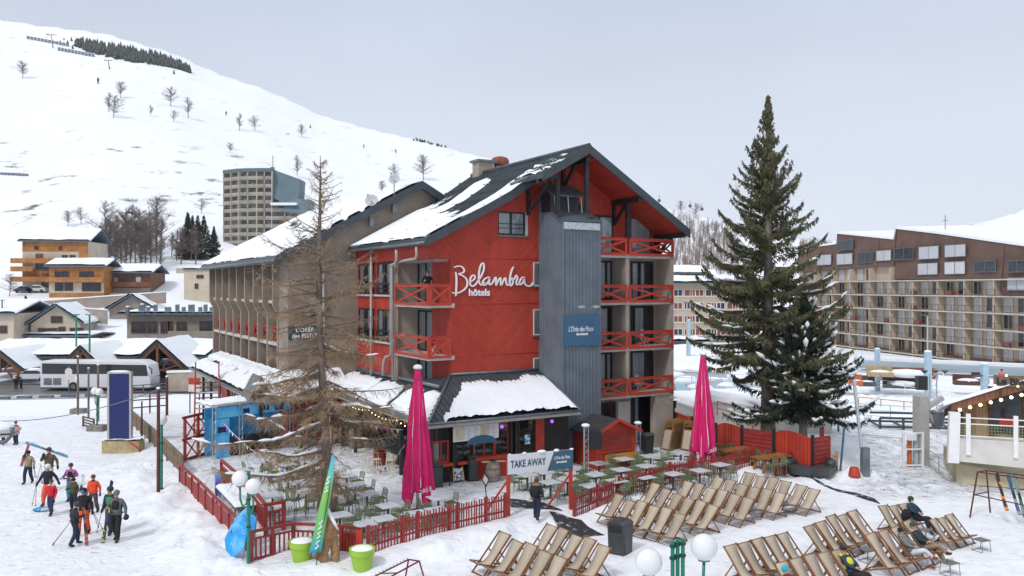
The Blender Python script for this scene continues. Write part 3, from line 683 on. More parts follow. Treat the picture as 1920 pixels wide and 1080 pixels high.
q0=Pbb(39,56+6); text_obj('BRASSERIE','sign_lettering',M['white_letter'],bb,(Pbb(58,0).x,TT-.125,Pbb(0,62).z),(1,0,0),(0,-1,0),.15,.01,'CENTER',bold=.006,sx=1.0,spacing=1.12)
for px_ in(1078,1105):
 a=hs(px_,TT); m=MB(); m.bar((a,TT-.05,bz1+.35),(a,TT-.5,bz1+.42),.03); m.prism([(a-.22,TT-.75,bz1+.38),(a+.16,TT-.75,bz1+.42),(a+.22,TT-.45,bz1+.5),(a-.16,TT-.45,bz1+.46)],(0,0,.04)); m.build('sign_floodlight',M['galv'],hotel)
# ================================================================== WING behind and left of the block
WT0,WS0,WS1,WRS=11.1,-5.53,12.0,3.1
wing=thing('hotel_wing','grey rendered hotel wing with deep balcony fins behind the larch','hotel wing',hw(WS0,WT0,0),HANG)
SHW=(WS0,WT0,0)
def wroof(s):return 11.92+.533*(s+6.4)if s<WRS else 16.98-.533*(s-WRS)
WBACK=34.0
def WB(m,name,mt,parent=None,**k):
 o=m.build(name,M[mt],parent or wing,shift=SHW,**k); return o
m=MB(); m.prism([(WS0,WT0,.2),(WS1,WT0,.2),(WS1,WT0,wroof(WS1)-.3),(WRS,WT0,wroof(WRS)-.3),(WS0,WT0,wroof(WS0)-.3)],(0,.3,0))
m.box(WS0,WT0+.3,.2,WS0+.3,WT0+2.2,11.9); m.box(WS0+2.0,WT0+2.2,.2,WS0+2.3,WBACK,12.4)
M['wingwall']=mat('taupe_wing_render',(.27,.225,.18),.85,.15,.8,.25,30); WB(m,'gable_wall','wingwall')
m=MB(); m.box(-3.4,WT0-.1,5.0,-3.3,WT0,11.6); WB(m,'wall_joint','concrete_lt')
nf=9; pitch=(WBACK-WT0-2.2)/(nf-1)
for i in range(nf):
 t=WT0+2.2+i*pitch; m=MB()
 m.prism([(WS0-.05,t,3.2),(WS0-.05,t,8.3),(WS0-.35,t,8.9),(WS0-.35,t,12.0),(WS0+2.0,t,12.0),(WS0+2.0,t,3.2)],(0,.3,0))
 WB(m,'balcony_fin','wingwall')
for z in(9.0,6.3,3.6):
 for i in range(nf-1):
  t=WT0+2.2+i*pitch; m=MB(); m.box(WS0-.02,t+.31,z,WS0+1.99,t+pitch-.01,z+.2); WB(m,'balcony_slab','concrete_lt')
  ro=x_railing(wing,(WS0+.3-SHW[0],t+pitch-.02-SHW[1]),(WS0+.3-SHW[0],t+.32-SHW[1]),z+.1,z+1.2,n=(-1,0,0))
  window(wing,(WS0+1.98-SHW[0],t+pitch-.3-SHW[1],z+.22),(0,-1,0),(-1,0,0),pitch-.7,2.2,curtain=((.05,.35),(.6,.95)),name='balcony_door',fr=.09)
m=MB(); sl=[(-6.4,11.92),(WRS,16.98),(13.2,wroof(13.2))]
slab(m,sl,WT0-.6,WBACK+.6,.26)
def wrz(s):return wroof(s)
rib_rows(m,-6.4,WRS,WT0-.5,WBACK+.5,wrz,step=.42,rows=1.1)
rf=WB(m,'roof','roofdark')
m=MB(); fas(m,sl[0],sl[1],WT0-.67,.45); fas(m,sl[1],sl[2],WT0-.67,.45)
m.prism([(-6.46,WT0-.67,11.95),(-6.46,WBACK+.6,11.95),(-6.46,WBACK+.6,11.5),(-6.46,WT0-.67,11.5)],(.06,0,0)); WB(m,'fascia_board','fascia',rf)
m=MB(); m.tube([(-6.55,WT0-.6,11.65),(-6.55,WBACK+.6,11.65)],.09,8); WB(m,'gutter','zinc',rf,smooth=True)
wz_=np.vectorize(wroof)
def th_w(U,Vv):
 s=-6.4+U*9.4; t=WT0-.5+Vv*(WBACK-WT0+1)
 n=vnoise(s*.5,t*.8,4,1.0,41); st=vnoise(t*3.0,s*.3,3,1.0,42)
 v=.15+n*.10+st*.05-.30*np.exp(-((s-(-4.6+.25*(t-WT0)))/.55)**2)*(.35+.9*vnoise(t,s,3,.5,9))-.12*sstep(2.0,3.2,s)*(.6+vnoise(s,t,2,.9,8))-.12*sstep(-5.6,-6.35,s)*(vnoise(t,s,2,1.4,7)>.0)
 v=v-.34*np.exp(-((((s+5.9)%1.1)-.55)/.12)**2)*(np.cos(2*math.pi*(t/.42))>.0)*np.clip(.2+vnoise(s,t,2,.4,5),0,1)*1.4
 return np.minimum(v,np.minimum(s+6.5,3.15-s)*.7+.02)
snow_sheet('roof_snow',wing,lambda U,Vv:(-6.45+U*9.45-SHW[0],WT0-.5+Vv*(WBACK-WT0+1)-SHW[1],wz_(-6.45+U*9.45)+.035),130,260,th_w)
snow_sheet('roof_snow',wing,lambda U,Vv:(3.2+U*9.9-SHW[0],WT0-.5+Vv*23-SHW[1],wz_(3.2+U*9.9)+.03),40,60,lambda U,Vv:.12+0*U)
a,b=hs(540,WT0),hs(592,WT0); z1,z0=hz(560,612,WT0),hz(560,636,WT0)
m=MB(); m.box(a,WT0-.08,z0,b,WT0-.01,z1); wsn=WB(m,'wall_sign','greenboard')if 'greenboard' in M else None
if wsn is None:
 M['greenboard']=mat('dark_teal_board',(.02,.05,.055),.5,.08,3); wsn=WB(m,'wall_sign','greenboard')
for k,tx in enumerate(("L'ORÉE",'des PISTES')):
 text_obj(tx,'sign_lettering',M['white_letter'],wsn,((a+b)/2+.15-SHW[0],WT0-.085-SHW[1],z1-.34-k*.36),(1,0,0),(0,-1,0),.36,.01,'CENTER',bold=.006)
def dish(px,py,t,r,pxb,pyb,lab,flat):
 s=hs(px,t); z=hz(px,py,t); zb=hz(pxb,pyb,t); d=thing('satellite_dish',lab,'satellite dish',hw(s,t,zb),HANG,'satellite dishes on the wing gable')
 m=MB(); n=Vector((-.55,-.75,.38)).normalized(); rr=n.orthogonal().normalized(); uu=n.cross(rr); c=Vector((0,0,z-zb)); vs=[c-n*.14]; fs=[]
 for j in range(1,5):
  q=j/4
  for k in range(18):vs.append(c-n*.14*(1-q*q)+(rr*math.cos(k*math.pi/9)+uu*math.sin(k*math.pi/9))*r*q)
 for k in range(18):
  k2=(k+1)%18; fs.append((0,1+k,1+k2))
  for j in range(3):fs.append((1+j*18+k,1+(j+1)*18+k,1+(j+1)*18+k2,1+j*18+k2))
 m.mesh(vs,fs); do=m.build('reflector',M['dishgrey'],d,smooth=True); so=do.modifiers.new('thick','SOLIDIFY'); so.thickness=.02
 m=MB(); m.tube([(0,0,0),(0,0,z-zb-.05)],.045,8); m.tube([(0,0,z-zb-.1),tuple(c-n*.15)],.04,6); m.build('mast',M['pipe'],d)
 m=MB(); m.tube([tuple(c-uu*r*.9),tuple(c+n*.55-uu*.1)],.018,5); m.ball(c+n*.55-uu*.1,.06,8,6); m.build('feed_arm',M['zinc'],d)
 m=MB(); m.box(-.14,-.12,-.35,.14,.16,.25); m.build('bracket',M['zinc'],d)
M['dishgrey']=mat('dish_grey',(.50,.52,.54),.5,.05,3)
dish(696,375,WT0-.4,.42,697,415,'pale round satellite dish lower on the grey gable verge',0)
dish(739,335,WT0-.4,.36,741,390,'smaller satellite dish higher up the grey gable verge',0)
s=hs(796,WT0-.3); zb=hz(796,362,WT0-.3); zt=hz(796,292,WT0-.3)
# ================================================================== BRASSERIE PAVILION round the foot of the block
pav=thing('brasserie_pavilion','low black fronted brasserie under a snowy apron roof','brasserie',hw(0,0,0),HANG)
EZ,ET,ES=3.62,-4.0,-3.15
def apron(m,quad,th=.2):
 a,b,c,d=[Vector(p)for p in quad]; n=(b-a).cross(d-a).normalized(); n=n if n.z>0 else-n
 m.prism([a,b,c,d],-n*th)
W4=(0,0,5.38); C4=(ES,ET,EZ); R4=(5.48,0,5.38); RE=(5.48,ET,EZ); S4=(-1.25,1.5,4.75)
TJ=9.0
m=MB()
apron(m,[C4,RE,R4,W4]); apron(m,[C4,W4,(-1.1,3.0,4.8),(ES,3.0,EZ)]); apron(m,[(ES,3.0,EZ),(-1.1,3.0,4.8),(-1.1,11.1,4.8),(ES,11.1,EZ)])
WE=WS0-2.4
apron(m,[(ES+.01,TJ,EZ),(ES+.01,11.1,4.75),(WS0,11.1,4.75),(WE,TJ,EZ)]); apron(m,[(WE,TJ,EZ),(WS0,11.1,4.75),(WS0,31.0,4.75),(WE,31.0,EZ)])
i=0; s=ES+.3
while s<5.4:
 f=min(1,(s-ES)/(0-ES))if s<0 else 1
 m.bar((s,ET,EZ+.02),(s,ET+4.0*f,EZ+1.76*f+.02),.05,.06); s+=.3
t=ET+.3
while t<11:
 f=min(1,(t-ET)/4.0)if t<0 else .98; k=-3.15+(3.15*f if t<0 else 2.05)
 m.bar((ES,t,EZ+.02),(k,t,EZ+1.15*(k-ES)/2.05+.02),.05,.06)if t>0 else m.bar((ES,t,EZ+.02),(ES+3.15*f,t,EZ+1.76*f+.02),.05,.06); t+=.3
t=TJ+.3
while t<30.8:m.bar((WE,t,EZ+.02),(WS0 if t>11.1 else WE+(WS0-WE)*(t-TJ)/2.1,t,EZ+.02+1.13*(1 if t>11.1 else(t-TJ)/2.1)),.05,.06); t+=.34
pr=M['roofdark']; proof=m.build('roof',pr,pav)
m=MB()
m.bar((ES-.05,ET-.05,EZ-.08),(5.5,ET-.05,EZ-.08),.06,.24); m.bar((ES-.05,ET-.05,EZ-.08),(ES-.05,TJ,EZ-.08),.06,.24); m.bar((WE-.05,TJ-.05,EZ-.08),(ES-.05,TJ-.05,EZ-.08),.06,.24); m.bar((WE-.05,TJ-.05,EZ-.08),(WE-.05,31,EZ-.08),.06,.24)
m.build('eave_board',M['pipe'],proof)
m=MB(); m.tube([(ES-.12,ET-.12,EZ+.02),(5.5,ET-.12,EZ+.02)],.07,6); m.tube([(ES-.12,ET-.12,EZ+.02),(ES-.12,TJ-.15,EZ+.02)],.07,6); m.tube([(WE-.12,TJ-.1,EZ+.02),(WE-.12,31,EZ+.02)],.07,6); m.split('gutter',M['zinc'],proof,smooth=True)
m=MB(); m.tube([(ES,ET,EZ+.06),(0,0,5.44)],.07,6); m.tube([(0,-.06,5.43),(5.48,-.06,5.43)],.09,6); m.tube([(5.5,0,5.43),(5.5,ET,EZ+.05)],.06,6); m.tube([(-1.15,-1.0,4.95),(-1.15,11.0,4.86)],.11,6); m.build('ridge_flashing',M['zinc'],proof,smooth=True)
def front_th(U,Vv):
 s=ES+Vv*8.63; fing=vnoise(s*2.6,U*.6,3,1.0,51); big=vnoise(s*.5,0*U,2,1.0,52)
 top=.80+.06*big+.10*fing-.55*np.exp(-((s-(ES+.9))/.9)**2)*0
 v=.22*np.clip((top-U)/.16,-1,1)*np.where(U<top,1,.6)
 hip=(s-ES-U*3.15); v=np.minimum(v,(hip-.62-.35*fing-.45*U)*.6)
 drip=.10*(vnoise(s*3.2,0*s,2,1.0,53)-.1)*np.exp(-U/.05)
 return np.minimum(v+drip,(5.44-s)*1.0)+vnoise(s,U*4,3,1.2,54)*.03
def Pf(U,Vv):
 s=ES+Vv*8.63; return s,ET-.06+U*4.06,EZ+.04+U*1.76
snow_sheet('roof_snow',pav,Pf,60,210,front_th)
def side_th(U,Vv):
 t=ET+Vv*(11.0-ET); fing=vnoise(t*2.2,U*.8,3,1.0,61)
 v=.17*np.clip((.86+.12*fing-U)/.2,-1,1)
 v=v-.32*(np.exp(-((t-1.6-U*.8)/.32)**2)+np.exp(-((t+1.0-U*1.2)/.22)**2)*.6+np.exp(-((t-5.9)/.25)**2))-.18*np.exp(-((U-.33)/.045)**2)*(np.cos(2*math.pi*t/.30)>.2)
 hip=t-ET-U*2.4; return np.minimum(np.minimum(v,(hip-.25-.3*fing)*.5),(U-.07)*2.0)
snow_sheet('roof_snow',pav,lambda U,Vv:(ES+U*2.05,ET+Vv*(11.0-ET),EZ+.05+U*1.15+0*Vv),36,260,side_th)
snow_sheet('roof_snow',pav,lambda U,Vv:(WE+(WS0-WE)*U,TJ+(2.1*U)*1.0+Vv*(31-TJ-2.1*U),EZ+.06+U*1.13),30,300,lambda U,Vv:.15+vnoise(Vv*60,U*3,3,1,63)*.09-.12*sstep(.7,.95,U)-.3*np.exp(-((U-.55)/.08)**2)*(vnoise(Vv*30,U,2,1,64)>.05))
snow_sheet('roof_snow',pav,lambda U,Vv:(WE+.1+U*(WS0-WE)+Vv*(ES+.9-WE-.1-U*(WS0-WE)),TJ+U*2.1,EZ+.06+U*1.13),24,60,lambda U,Vv:.17+vnoise(Vv*8,U*2,3,1,66)*.06)
m=MB(); dc=hs(488,TJ-.2); dz=EZ+1.25
for sx in(-1,1):m.prism([(dc,TJ-.5,dz),(dc+sx*.75,TJ-.5,EZ-.1),(dc+sx*.75,TJ+1.6,EZ-.1),(dc,TJ+1.6,dz)],(0,0,.1))
m.build('dormer',M['zinc'],pav)
FT=-3.0
FW=lambda px:hs(px,FT)
FZ=lambda px,py:hz(px,py,FT)
m=MB(); m.box(-2.2,FT,.45,5.45,FT+.15,3.55); m.box(-2.2,FT+.15,.45,-2.05,2.0,3.5); m.box(-1.2,2.0,.45,-1.05,11,3.6); m.box(-5.4,10.9,.45,-1.0,11.05,4.0); m.build('black_boarding',M['blackboards']if 'blackboards' in M else M.setdefault('blackboards',stripes(mat('black_boards',(.022,.021,.022),.6,.2,2),0,.13,.12,.015,.6)),pav)
m=MB(); m.box(ES+.1,ET+.1,EZ-.24,5.45,FT,EZ-.16); m.box(ES+.1,FT,EZ-.24,-1.1,11,EZ-.16); m.build('soffit',M['black'],pav)
def fwin(px0,px1,py0,py1,**k):
 pm=(px0+px1)/2; return window(pav,(FW(px0),FT-.02,FZ(pm,py1)),(1,0,0),(0,-1,0),FW(px1)-FW(px0),FZ(pm,py0)-FZ(pm,py1),**k)
fwin(808,840,826,868,fm='red',fr=.09,mull=(.55,),curtain=((.15,.45),)); fwin(853,882,826,862,fm='black',mull=(.5,)); fwin(885,926,818,856,fm='red',mull=(.5,),fr=.08,curtain=((.05,.12),)); fwin(926,952,790,854,fm='red',mull=(),fr=.06); fwin(971,1000,784,845,mull=()); fwin(1001,1014,784,845,mull=())
m=MB(); m.box(FW(1001),FT-.18,.5,FW(1017),FT-.02,FZ(1009,784)); m.box(FW(884),FT-.14,.5,FW(952),FT-.03,FZ(918,858)); m.box(FW(797),FT-.12,.5,FW(806),FT-.02,3.3); m.split('red_panel',M['red'],pav)
m=MB(); m.box(FW(806),FT-.42,FZ(824,873),FW(843),FT-.03,FZ(824,868)); m.box(FW(853),FT-.36,FZ(868,868),FW(882),FT-.03,FZ(868,863)); m.box(FW(884),FT-.45,FZ(918,858),FW(952),FT-.03,FZ(918,852)); m.split('counter_shelf',M['red'],pav)
m=MB(); m.box(FW(845),FT-.22,.5,FW(852),FT-.02,3.4); m.box(FW(953),FT-.22,.5,FW(957),FT-.02,3.4); m.box(FW(962),FT-.22,.5,FW(968),FT-.02,3.4); m.split('column',M['blacktimber'],pav)
bt=-3.55
a,b=hs(850,bt),hs(935,bt); z1,z0=hz(892,797,bt),hz(892,825,bt)
m=MB(); m.box(a,bt,z0,b,bt+.04,z1); mb_=m.build('menu_board',M['white'],pav)
M['cream']=mat('cream_sheet',(.66,.60,.42),.7,.1,3); M['greyprint']=mat('grey_print',(.35,.36,.38),.7)
for(f0,f1,mt)in((.04,.25,'cream'),(.59,.80,'cream')):
 m=MB(); m.box(a+(b-a)*f0,bt-.004,z0+.06,a+(b-a)*f1,bt,z1-.05); m.build('menu_sheet',M[mt],mb_)
m=MB()
for f0,f1 in((.28,.40),(.44,.56),(.61,.78),(.83,.96)):
 for k in range(7):
  zz=z1-.1-k*.085; m.box(a+(b-a)*f0,bt-.008,zz-.02,a+(b-a)*(f0+(f1-f0)*(.6+.4*((k*7)%5)/4)),bt-.004,zz)
m.build('menu_print',M['greyprint'],mb_)
m=MB(); c0=hs(903,bt); m.prism([(c0+.85*math.cos(k*math.pi/8),bt-.03,z0-.2+.42*math.sin(k*math.pi/8))for k in range(9)],(0,.02,0)); m.build('blue_arch_panel',M['blueboard'],pav)
m=MB(); z_=FZ(987,832); m.box(FW(982),FT-.1,z_,FW(992),FT-.08,z_+.48); po=m.build('poster',mat('poster_blue',(.10,.35,.62),.5,c2=(.7,.8,.85),scale=5,thr=(.5,.55)),pav)
M['purple']=mat('purple_lamp',(.3,.05,.6),.4,emit=(.45,.1,1.0),estr=1.4); M['bulb']=mat('warm_bulb',(1,.8,.5),.4,emit=(1,.72,.38),estr=5.0)
for px,py in((941,800),(1035,790)):
 l=thing('purple_lamp','small glowing purple lamp '+('under the eave right of the menu board' if px<1000 else 'under the eave near the lift tower'),'lamp',hw(hs(px,-3.3),-3.3,hz(px,py,-3.3)),HANG)
 m=MB(); m.ball((0,0,0),.09,10,8); m.build('globe',M['purple'],l,smooth=True); m=MB(); m.tube([(0,0,.08),(0,0,3.38-hz(px,py,-3.3)+0)],.008,4); m.build('cord',M['black'],l)
m=MB()
for t in(-3.7,-.2,3.2,6.5,8.7):m.bar((ES+.25,t,.45),(ES+.25,t,EZ-.2),.16)
for s in(-5.3,WE+.3):m.bar((s,TJ+.2,.3),(s,TJ+.2,EZ-.2),.16)
for t in(12,15,18,21,24,27):m.bar((WE+.3,t,-.6),(WE+.3,t,EZ-.2),.16)
m.split('apron_post',M['blacktimber'],pav)
sx=-2.2
window(pav,(sx,1.2,.5),(0,-1,0),(-1,0,0),1.5,2.6,fm='red',fr=.12,name='red_door',mull=(.5,)); window(pav,(sx,-1.7,.5),(0,-1,0),(-1,0,0),.9,2.6,fm='red',fr=.12,name='red_shutter',mull=(),back='darkroom')
m=MB(); m.box(sx-.06,-1.6,.5,sx-.01,-.4,2.9); m.build('white_panel',M['offwhite'],pav)
m=MB(); m.box(-5.3,10.8,.45,-4.4,10.89,3.2); m.box(-3.0,10.8,.45,-2.1,10.89,3.2); m.split('red_panel',M['red_boards'],pav)
window(pav,(-4.3,10.88,.5),(1,0,0),(0,-1,0),1.2,2.6,fm='red',fr=.12,name='red_door',mull=(.5,))
m=MB(); m.box(WS0-.02,TJ+2.1,-.5,WS0+.1,31,4.2); m.build('side_boarding',M['red_boards'],pav)
for t in(14.5,18.5,22.5,26.5):window(pav,(WS0-.03,t,.6),(0,-1,0),(-1,0,0),1.8,2.2,fr=.1,curtain=((.05,.3),))
def festoon(name,lab,pts,sag,step,cat='string lights',warm=True,grp=None):
 l=thing(name,lab,cat,pts[0],0,grp); P0=Vector(pts[0]); cable=[]; bulbs=MB()
 for a,b in zip(pts,pts[1:]):
  a=Vector(a); b=Vector(b); L=(b-a).length; k=max(2,int(L/step))
  for i in range(k+1):
   f=i/k; p=a.lerp(b,f)-UP*sag*4*f*(1-f); cable.append(p-P0)
   if i<k:bulbs.ball(p-P0-UP*.05,.032,6,4)
 m=MB(); m.tube(cable,.008,3,cap=False); m.build('cable',M['black'],l); bulbs.build('bulbs',M['bulb'],l); return l
festoon('string_lights','warm string lights along the side eave of the brasserie',[hw(ES+.1,-3.6,3.3),hw(ES+.1,0,3.3),hw(ES+.1,4,3.3),hw(ES+.1,8.6,3.3)],.15,.5)
festoon('string_lights','warm string lights strung inside the open brasserie bar',[hw(-2.0,2.4,3.2),hw(-2.4,6,3.25),hw(-2.0,10.5,3.2)],.15,.6)
# ================================================================== TERRACE FURNITURE
TZ=.5
ORD=['first','second','third','fourth','fifth','sixth','seventh','eighth','ninth','tenth','eleventh','twelfth']
M['chairgreen']=mat('olive_green_metal',(.155,.195,.10),.5,.15,3); M['tabletop']=mat('pale_grey_table_top',(.52,.56,.60),.45,.12,2.5,.05,20)
M['steel']=mat('dark_grey_steel',(.10,.105,.11),.5,.1,3,metal=.4); M['wood']=stripes(mat('oiled_wood',(.30,.12,.035),.6,.25,3,.2,30),1,.12,.05,.01,.5)
M['deckwood']=mat('deck_chair_wood',(.20,.085,.034),.55,.25,5,.1,30); M['canvas']=mat('beige_canvas',(.47,.40,.31),.9,.07,3,.15,60)
def vary(m,a):
 t=m.node_tree; b=t.nodes['Principled BSDF']; oi=t.nodes.new('ShaderNodeObjectInfo'); mr=t.nodes.new('ShaderNodeMapRange'); mr.inputs[3].default_value=1-a; mr.inputs[4].default_value=1+a; sv=t.nodes.new('ShaderNodeVectorMath'); sv.operation='SCALE'
 t.links.new(b.inputs['Base Color'].links[0].from_socket,sv.inputs[0]); t.links.new(oi.outputs['Random'],mr.inputs[0]); t.links.new(mr.outputs[0],sv.inputs['Scale']); t.links.new(sv.outputs[0],b.inputs['Base Color'])
vary(M['canvas'],.14); vary(M['deckwood'],.3); vary(M['chairgreen'],.2)
M['stoolcream']=mat('cream_metal',(.66,.60,.47),.5,.05,3); M['magenta']=mat('magenta_cloth',(.64,.008,.14),.75,.12,2.0,.3,12)
M['green_pole']=mat('green_lamp_paint',(.006,.19,.12),.35,.06,3); M['darkgreen']=mat('dark_green_collar',(.004,.05,.035),.4)
M['globe']=mat('frosted_globe',(.76,.77,.78),.18,.05,2,spec=.7)
M['rubber']=mat('black_rubber',(.025,.026,.03),.75,.3,3,.4,30,c2=(.5,.52,.56),thr=(.56,.70)); M['plasticgrey']=mat('dark_grey_plastic',(.045,.05,.055),.45,.12,2,.1,30)
M['lime']=mat('lime_green_plastic',(.30,.50,.035),.4,.06,3); M['barrelwood']=stripes(mat('weathered_barrel_wood',(.30,.25,.20),.8,.25,4,.2,20),0,.09,.1,.01,.6)
M['carved']=mat('carved_wood',(.19,.095,.045),.7,scale=2.5,bump=.6,bscale=7,c2=(.35,.20,.09),stretch=(1,1,.3))
def bistro_chair():
 r=thing('bistro_chair','x','chair',group='green slatted chairs on the brasserie terrace')
 m=MB(); m.box(-.225,-.22,.44,.225,.22,.47); m.build('seat',M['chairgreen'],r)
 for sx in(-1,1):
  a=MB(); a.tube([(sx*.19,-.19,.44),(sx*.21,-.23,0)],.018,5); a.build('leg',M['chairgreen'],r)
  a=MB(); a.tube([(sx*.19,.22,.45),(sx*.21,.25,0)],.018,5); a.build('leg',M['chairgreen'],r)
 m=MB(); m.tube([(-.19,.2,.45),(-.2,.25,.7),(-.17,.27,.82),(0,.275,.84),(.17,.27,.82),(.2,.25,.7),(.19,.2,.45)],.019,5)
 for z in(.56,.63,.70,.77):m.bar((-.195,.235+(z-.56)*.15,z),(.195,.235+(z-.56)*.15,z),.016,.042)
 m.build('backrest',M['chairgreen'],r); return r
BCH=bistro_chair(); bch_first=[True]
def bistro_chair_at(x,y,z,rz,label):
 place(BCH,bch_first[0],(x,y,z),rz,label); bch_first[0]=False
def bistro_table():
 r=thing('bistro_table','x','table',group='grey bistro tables on the terrace')
 m=MB(); m.box(-.41,-.41,.725,.41,.41,.75); m.build('tabletop',M['tabletop'],r)
 m=MB(); m.bar((0,0,.03),(0,0,.725),.07); m.build('pedestal',M['steel'],r)
 m=MB(); m.bar((-.28,0,.02),(.28,0,.02),.06,.035); m.bar((0,-.28,.022),(0,.28,.022),.06,.035); m.build('foot',M['steel'],r); return r
BTB=bistro_table(); btb_first=[True]
used_tables=[]
def table_at(px,py,desc,sides,jit=0):
 dz=.16 if 'pair by' in desc or 'pair under u' in desc else 0; p=on(px,py,TZ+.745-dz); rz=HANG+R(jit)
 z=max(float(gz(p.x,p.y)),.42)-dz
 place(BTB,btb_first[0],(p.x,p.y,z),rz,'grey bistro table, '+desc); btb_first[0]=False
 for sd in sides:
  dx,dy,side={'r':(1,0,'right'),'l':(-1,0,'left'),'n':(0,-1,'near'),'f':(0,1,'far')}[sd]
  d=.60+rnd.uniform(-.05,.12); lx,ly=dx*d+rnd.uniform(-.05,.05),dy*d+rnd.uniform(-.05,.05)
  wx=p.x+math.cos(rz)*lx-math.sin(rz)*ly; wy=p.y+math.sin(rz)*lx+math.cos(rz)*ly
  ang=math.atan2(dy,dx)-math.pi/2
  bistro_chair_at(wx,wy,z,rz+ang+rnd.uniform(-.15,.15),f'green chair, {side} side of table '+desc)
for i,(px,py)in enumerate(((558.7,858.9),(590,866))):table_at(px,py,f'{ORD[i]} of two behind the larch','rlf')
for i,(px,py,sd)in enumerate(((538,872,'ln'),(540.6,888,'lnr'),(560,904.5,'lr'),(574,921,'lnr'))):table_at(px,py,f'{ORD[i]} back in left column',sd,4)
for i,(px,py,sd)in enumerate(((510.7,929.7,'rn'),(530.4,946,'rl'))):table_at(px,py,('upper' if i==0 else 'lower')+' beside red corner railing',sd,-3)
for i,(px,py,sd)in enumerate(((650,890.4,'lrn'),(666,907.7,'lrn'),(688.5,925,'lrn'),(727.9,947.8,'lrnf'))):table_at(px,py,f'{ORD[i]} back in column left of umbrella',sd,3)
for i,(px,py,sd)in enumerate(((623,936,'rn'),(637.4,964.3,'rn'))):table_at(px,py,('farther' if i==0 else 'nearer')+' just right of larch',sd,2)
for i,(px,py,sd)in enumerate(((683,981,'fn'),(720,973,'nr'))):table_at(px,py,('left' if i==0 else 'right')+' half of pair by gate',sd)
for i,(px,py,sd)in enumerate(((781,963,'lfn'),(819,956,'nf'))):table_at(px,py,('left' if i==0 else 'right')+' half of pair under umbrella',sd)
for i,(px,py)in enumerate(((452,884),(492,866),(522,851))):table_at(px,py,f'{ORD[i]} from left in row by blue stage','lrn',3)
table_at(822,934,'alone behind left umbrella','rln')
for i,(px,py,sd)in enumerate(((989,889,'lfn'),(1021,883.5,'fn'))):table_at(px,py,('left' if i==0 else 'right')+' half of far pair under board',sd)
for i,(px,py,sd)in enumerate(((1032,902,'ln'),(1064,896.5,'nr'))):table_at(px,py,('left' if i==0 else 'right')+' half of near pair under board',sd)
for i,(px,py,sd)in enumerate(((1071,876,'lrnf'),(1123,869,'lrn'),(1169.5,861.5,'lrnf'),(1220,855.5,'lrfn'),(1276.7,849.4,'lrnf'))):table_at(px,py,f'{ORD[i]} in back row by red hut',sd)
for i,(px,py)in enumerate(((1117.6,888.7),(1165,881.3),(1212,874.4),(1266.7,867))):table_at(px,py,f'{ORD[i]} in middle row, right terrace','lrnf')
for i,(px,py,sd)in enumerate(((1107,910,'lrf'),(1156.5,903,'lrfn'),(1209,895,'lrfn'),(1262,886.7,'lrfn'),(1312,879.4,'lrf'),(1350,868,'lrn'))):table_at(px,py,f'{ORD[i]} in row along right picket fence',sd)
def wooden_table(px,py,L,desc,nf_,nn):
 p=on(px,py,TZ+.78); rz=HANG-.05; t=thing('wooden_table','long orange brown wooden table, '+desc,'table',(p.x,p.y,TZ),rz,'long wooden tables by the red screen')
 m=MB(); m.box(-L/2,-.42,.72,L/2,.42,.78); m.build('tabletop',M['wood'],t)
 for sx in(-1,1):
  for sy in(-1,1):
   m=MB(); m.bar((sx*(L/2-.35),sy*.3,.72),(sx*(L/2-.15),sy*.36,0),.12,.09); m.build('leg',M['wood'],t)
 for k in range(max(nf_,nn)):
  for sy,side,n_ in((1,'far',nf_),(-1,'near',nn)):
   if k>=n_:continue
   lx=-L/2+.45+k*.6; ly=sy*.62; wx=p.x+math.cos(rz)*lx-math.sin(rz)*ly; wy=p.y+math.sin(rz)*lx+math.cos(rz)*ly
   bistro_chair_at(wx,wy,TZ,rz+(0 if sy>0 else math.pi),f'green chair, {ORD[k]} on {side} side of wooden table, '+desc)
wooden_table(1381,841,2.2,'left one by the red screen',3,3); wooden_table(1446,854.5,2.1,'right one by the red screen',3,2); wooden_table(1345,829,1.9,'farthest one behind the umbrella',2,2)
for i,(px,py,h)in enumerate(((1499,849,.75),(1508,840,1.0))):
 p=on(px,py,TZ+h); t=thing('steel_stool_table','small grey steel table '+('standing low by the red screen' if i==0 else 'stacked taller by the red screen'),'table',(p.x,p.y,TZ),HANG)
 m=MB(); m.box(-.3,-.3,h-.03,.3,.3,h); m.build('tabletop',M['offwhite'],t)
 for a in(-1,1):
  for b in(-1,1):m=MB(); m.tube([(a*.26,b*.26,h-.03),(a*.28,b*.28,0)],.018,5); m.build('leg',M['zinc'],t)
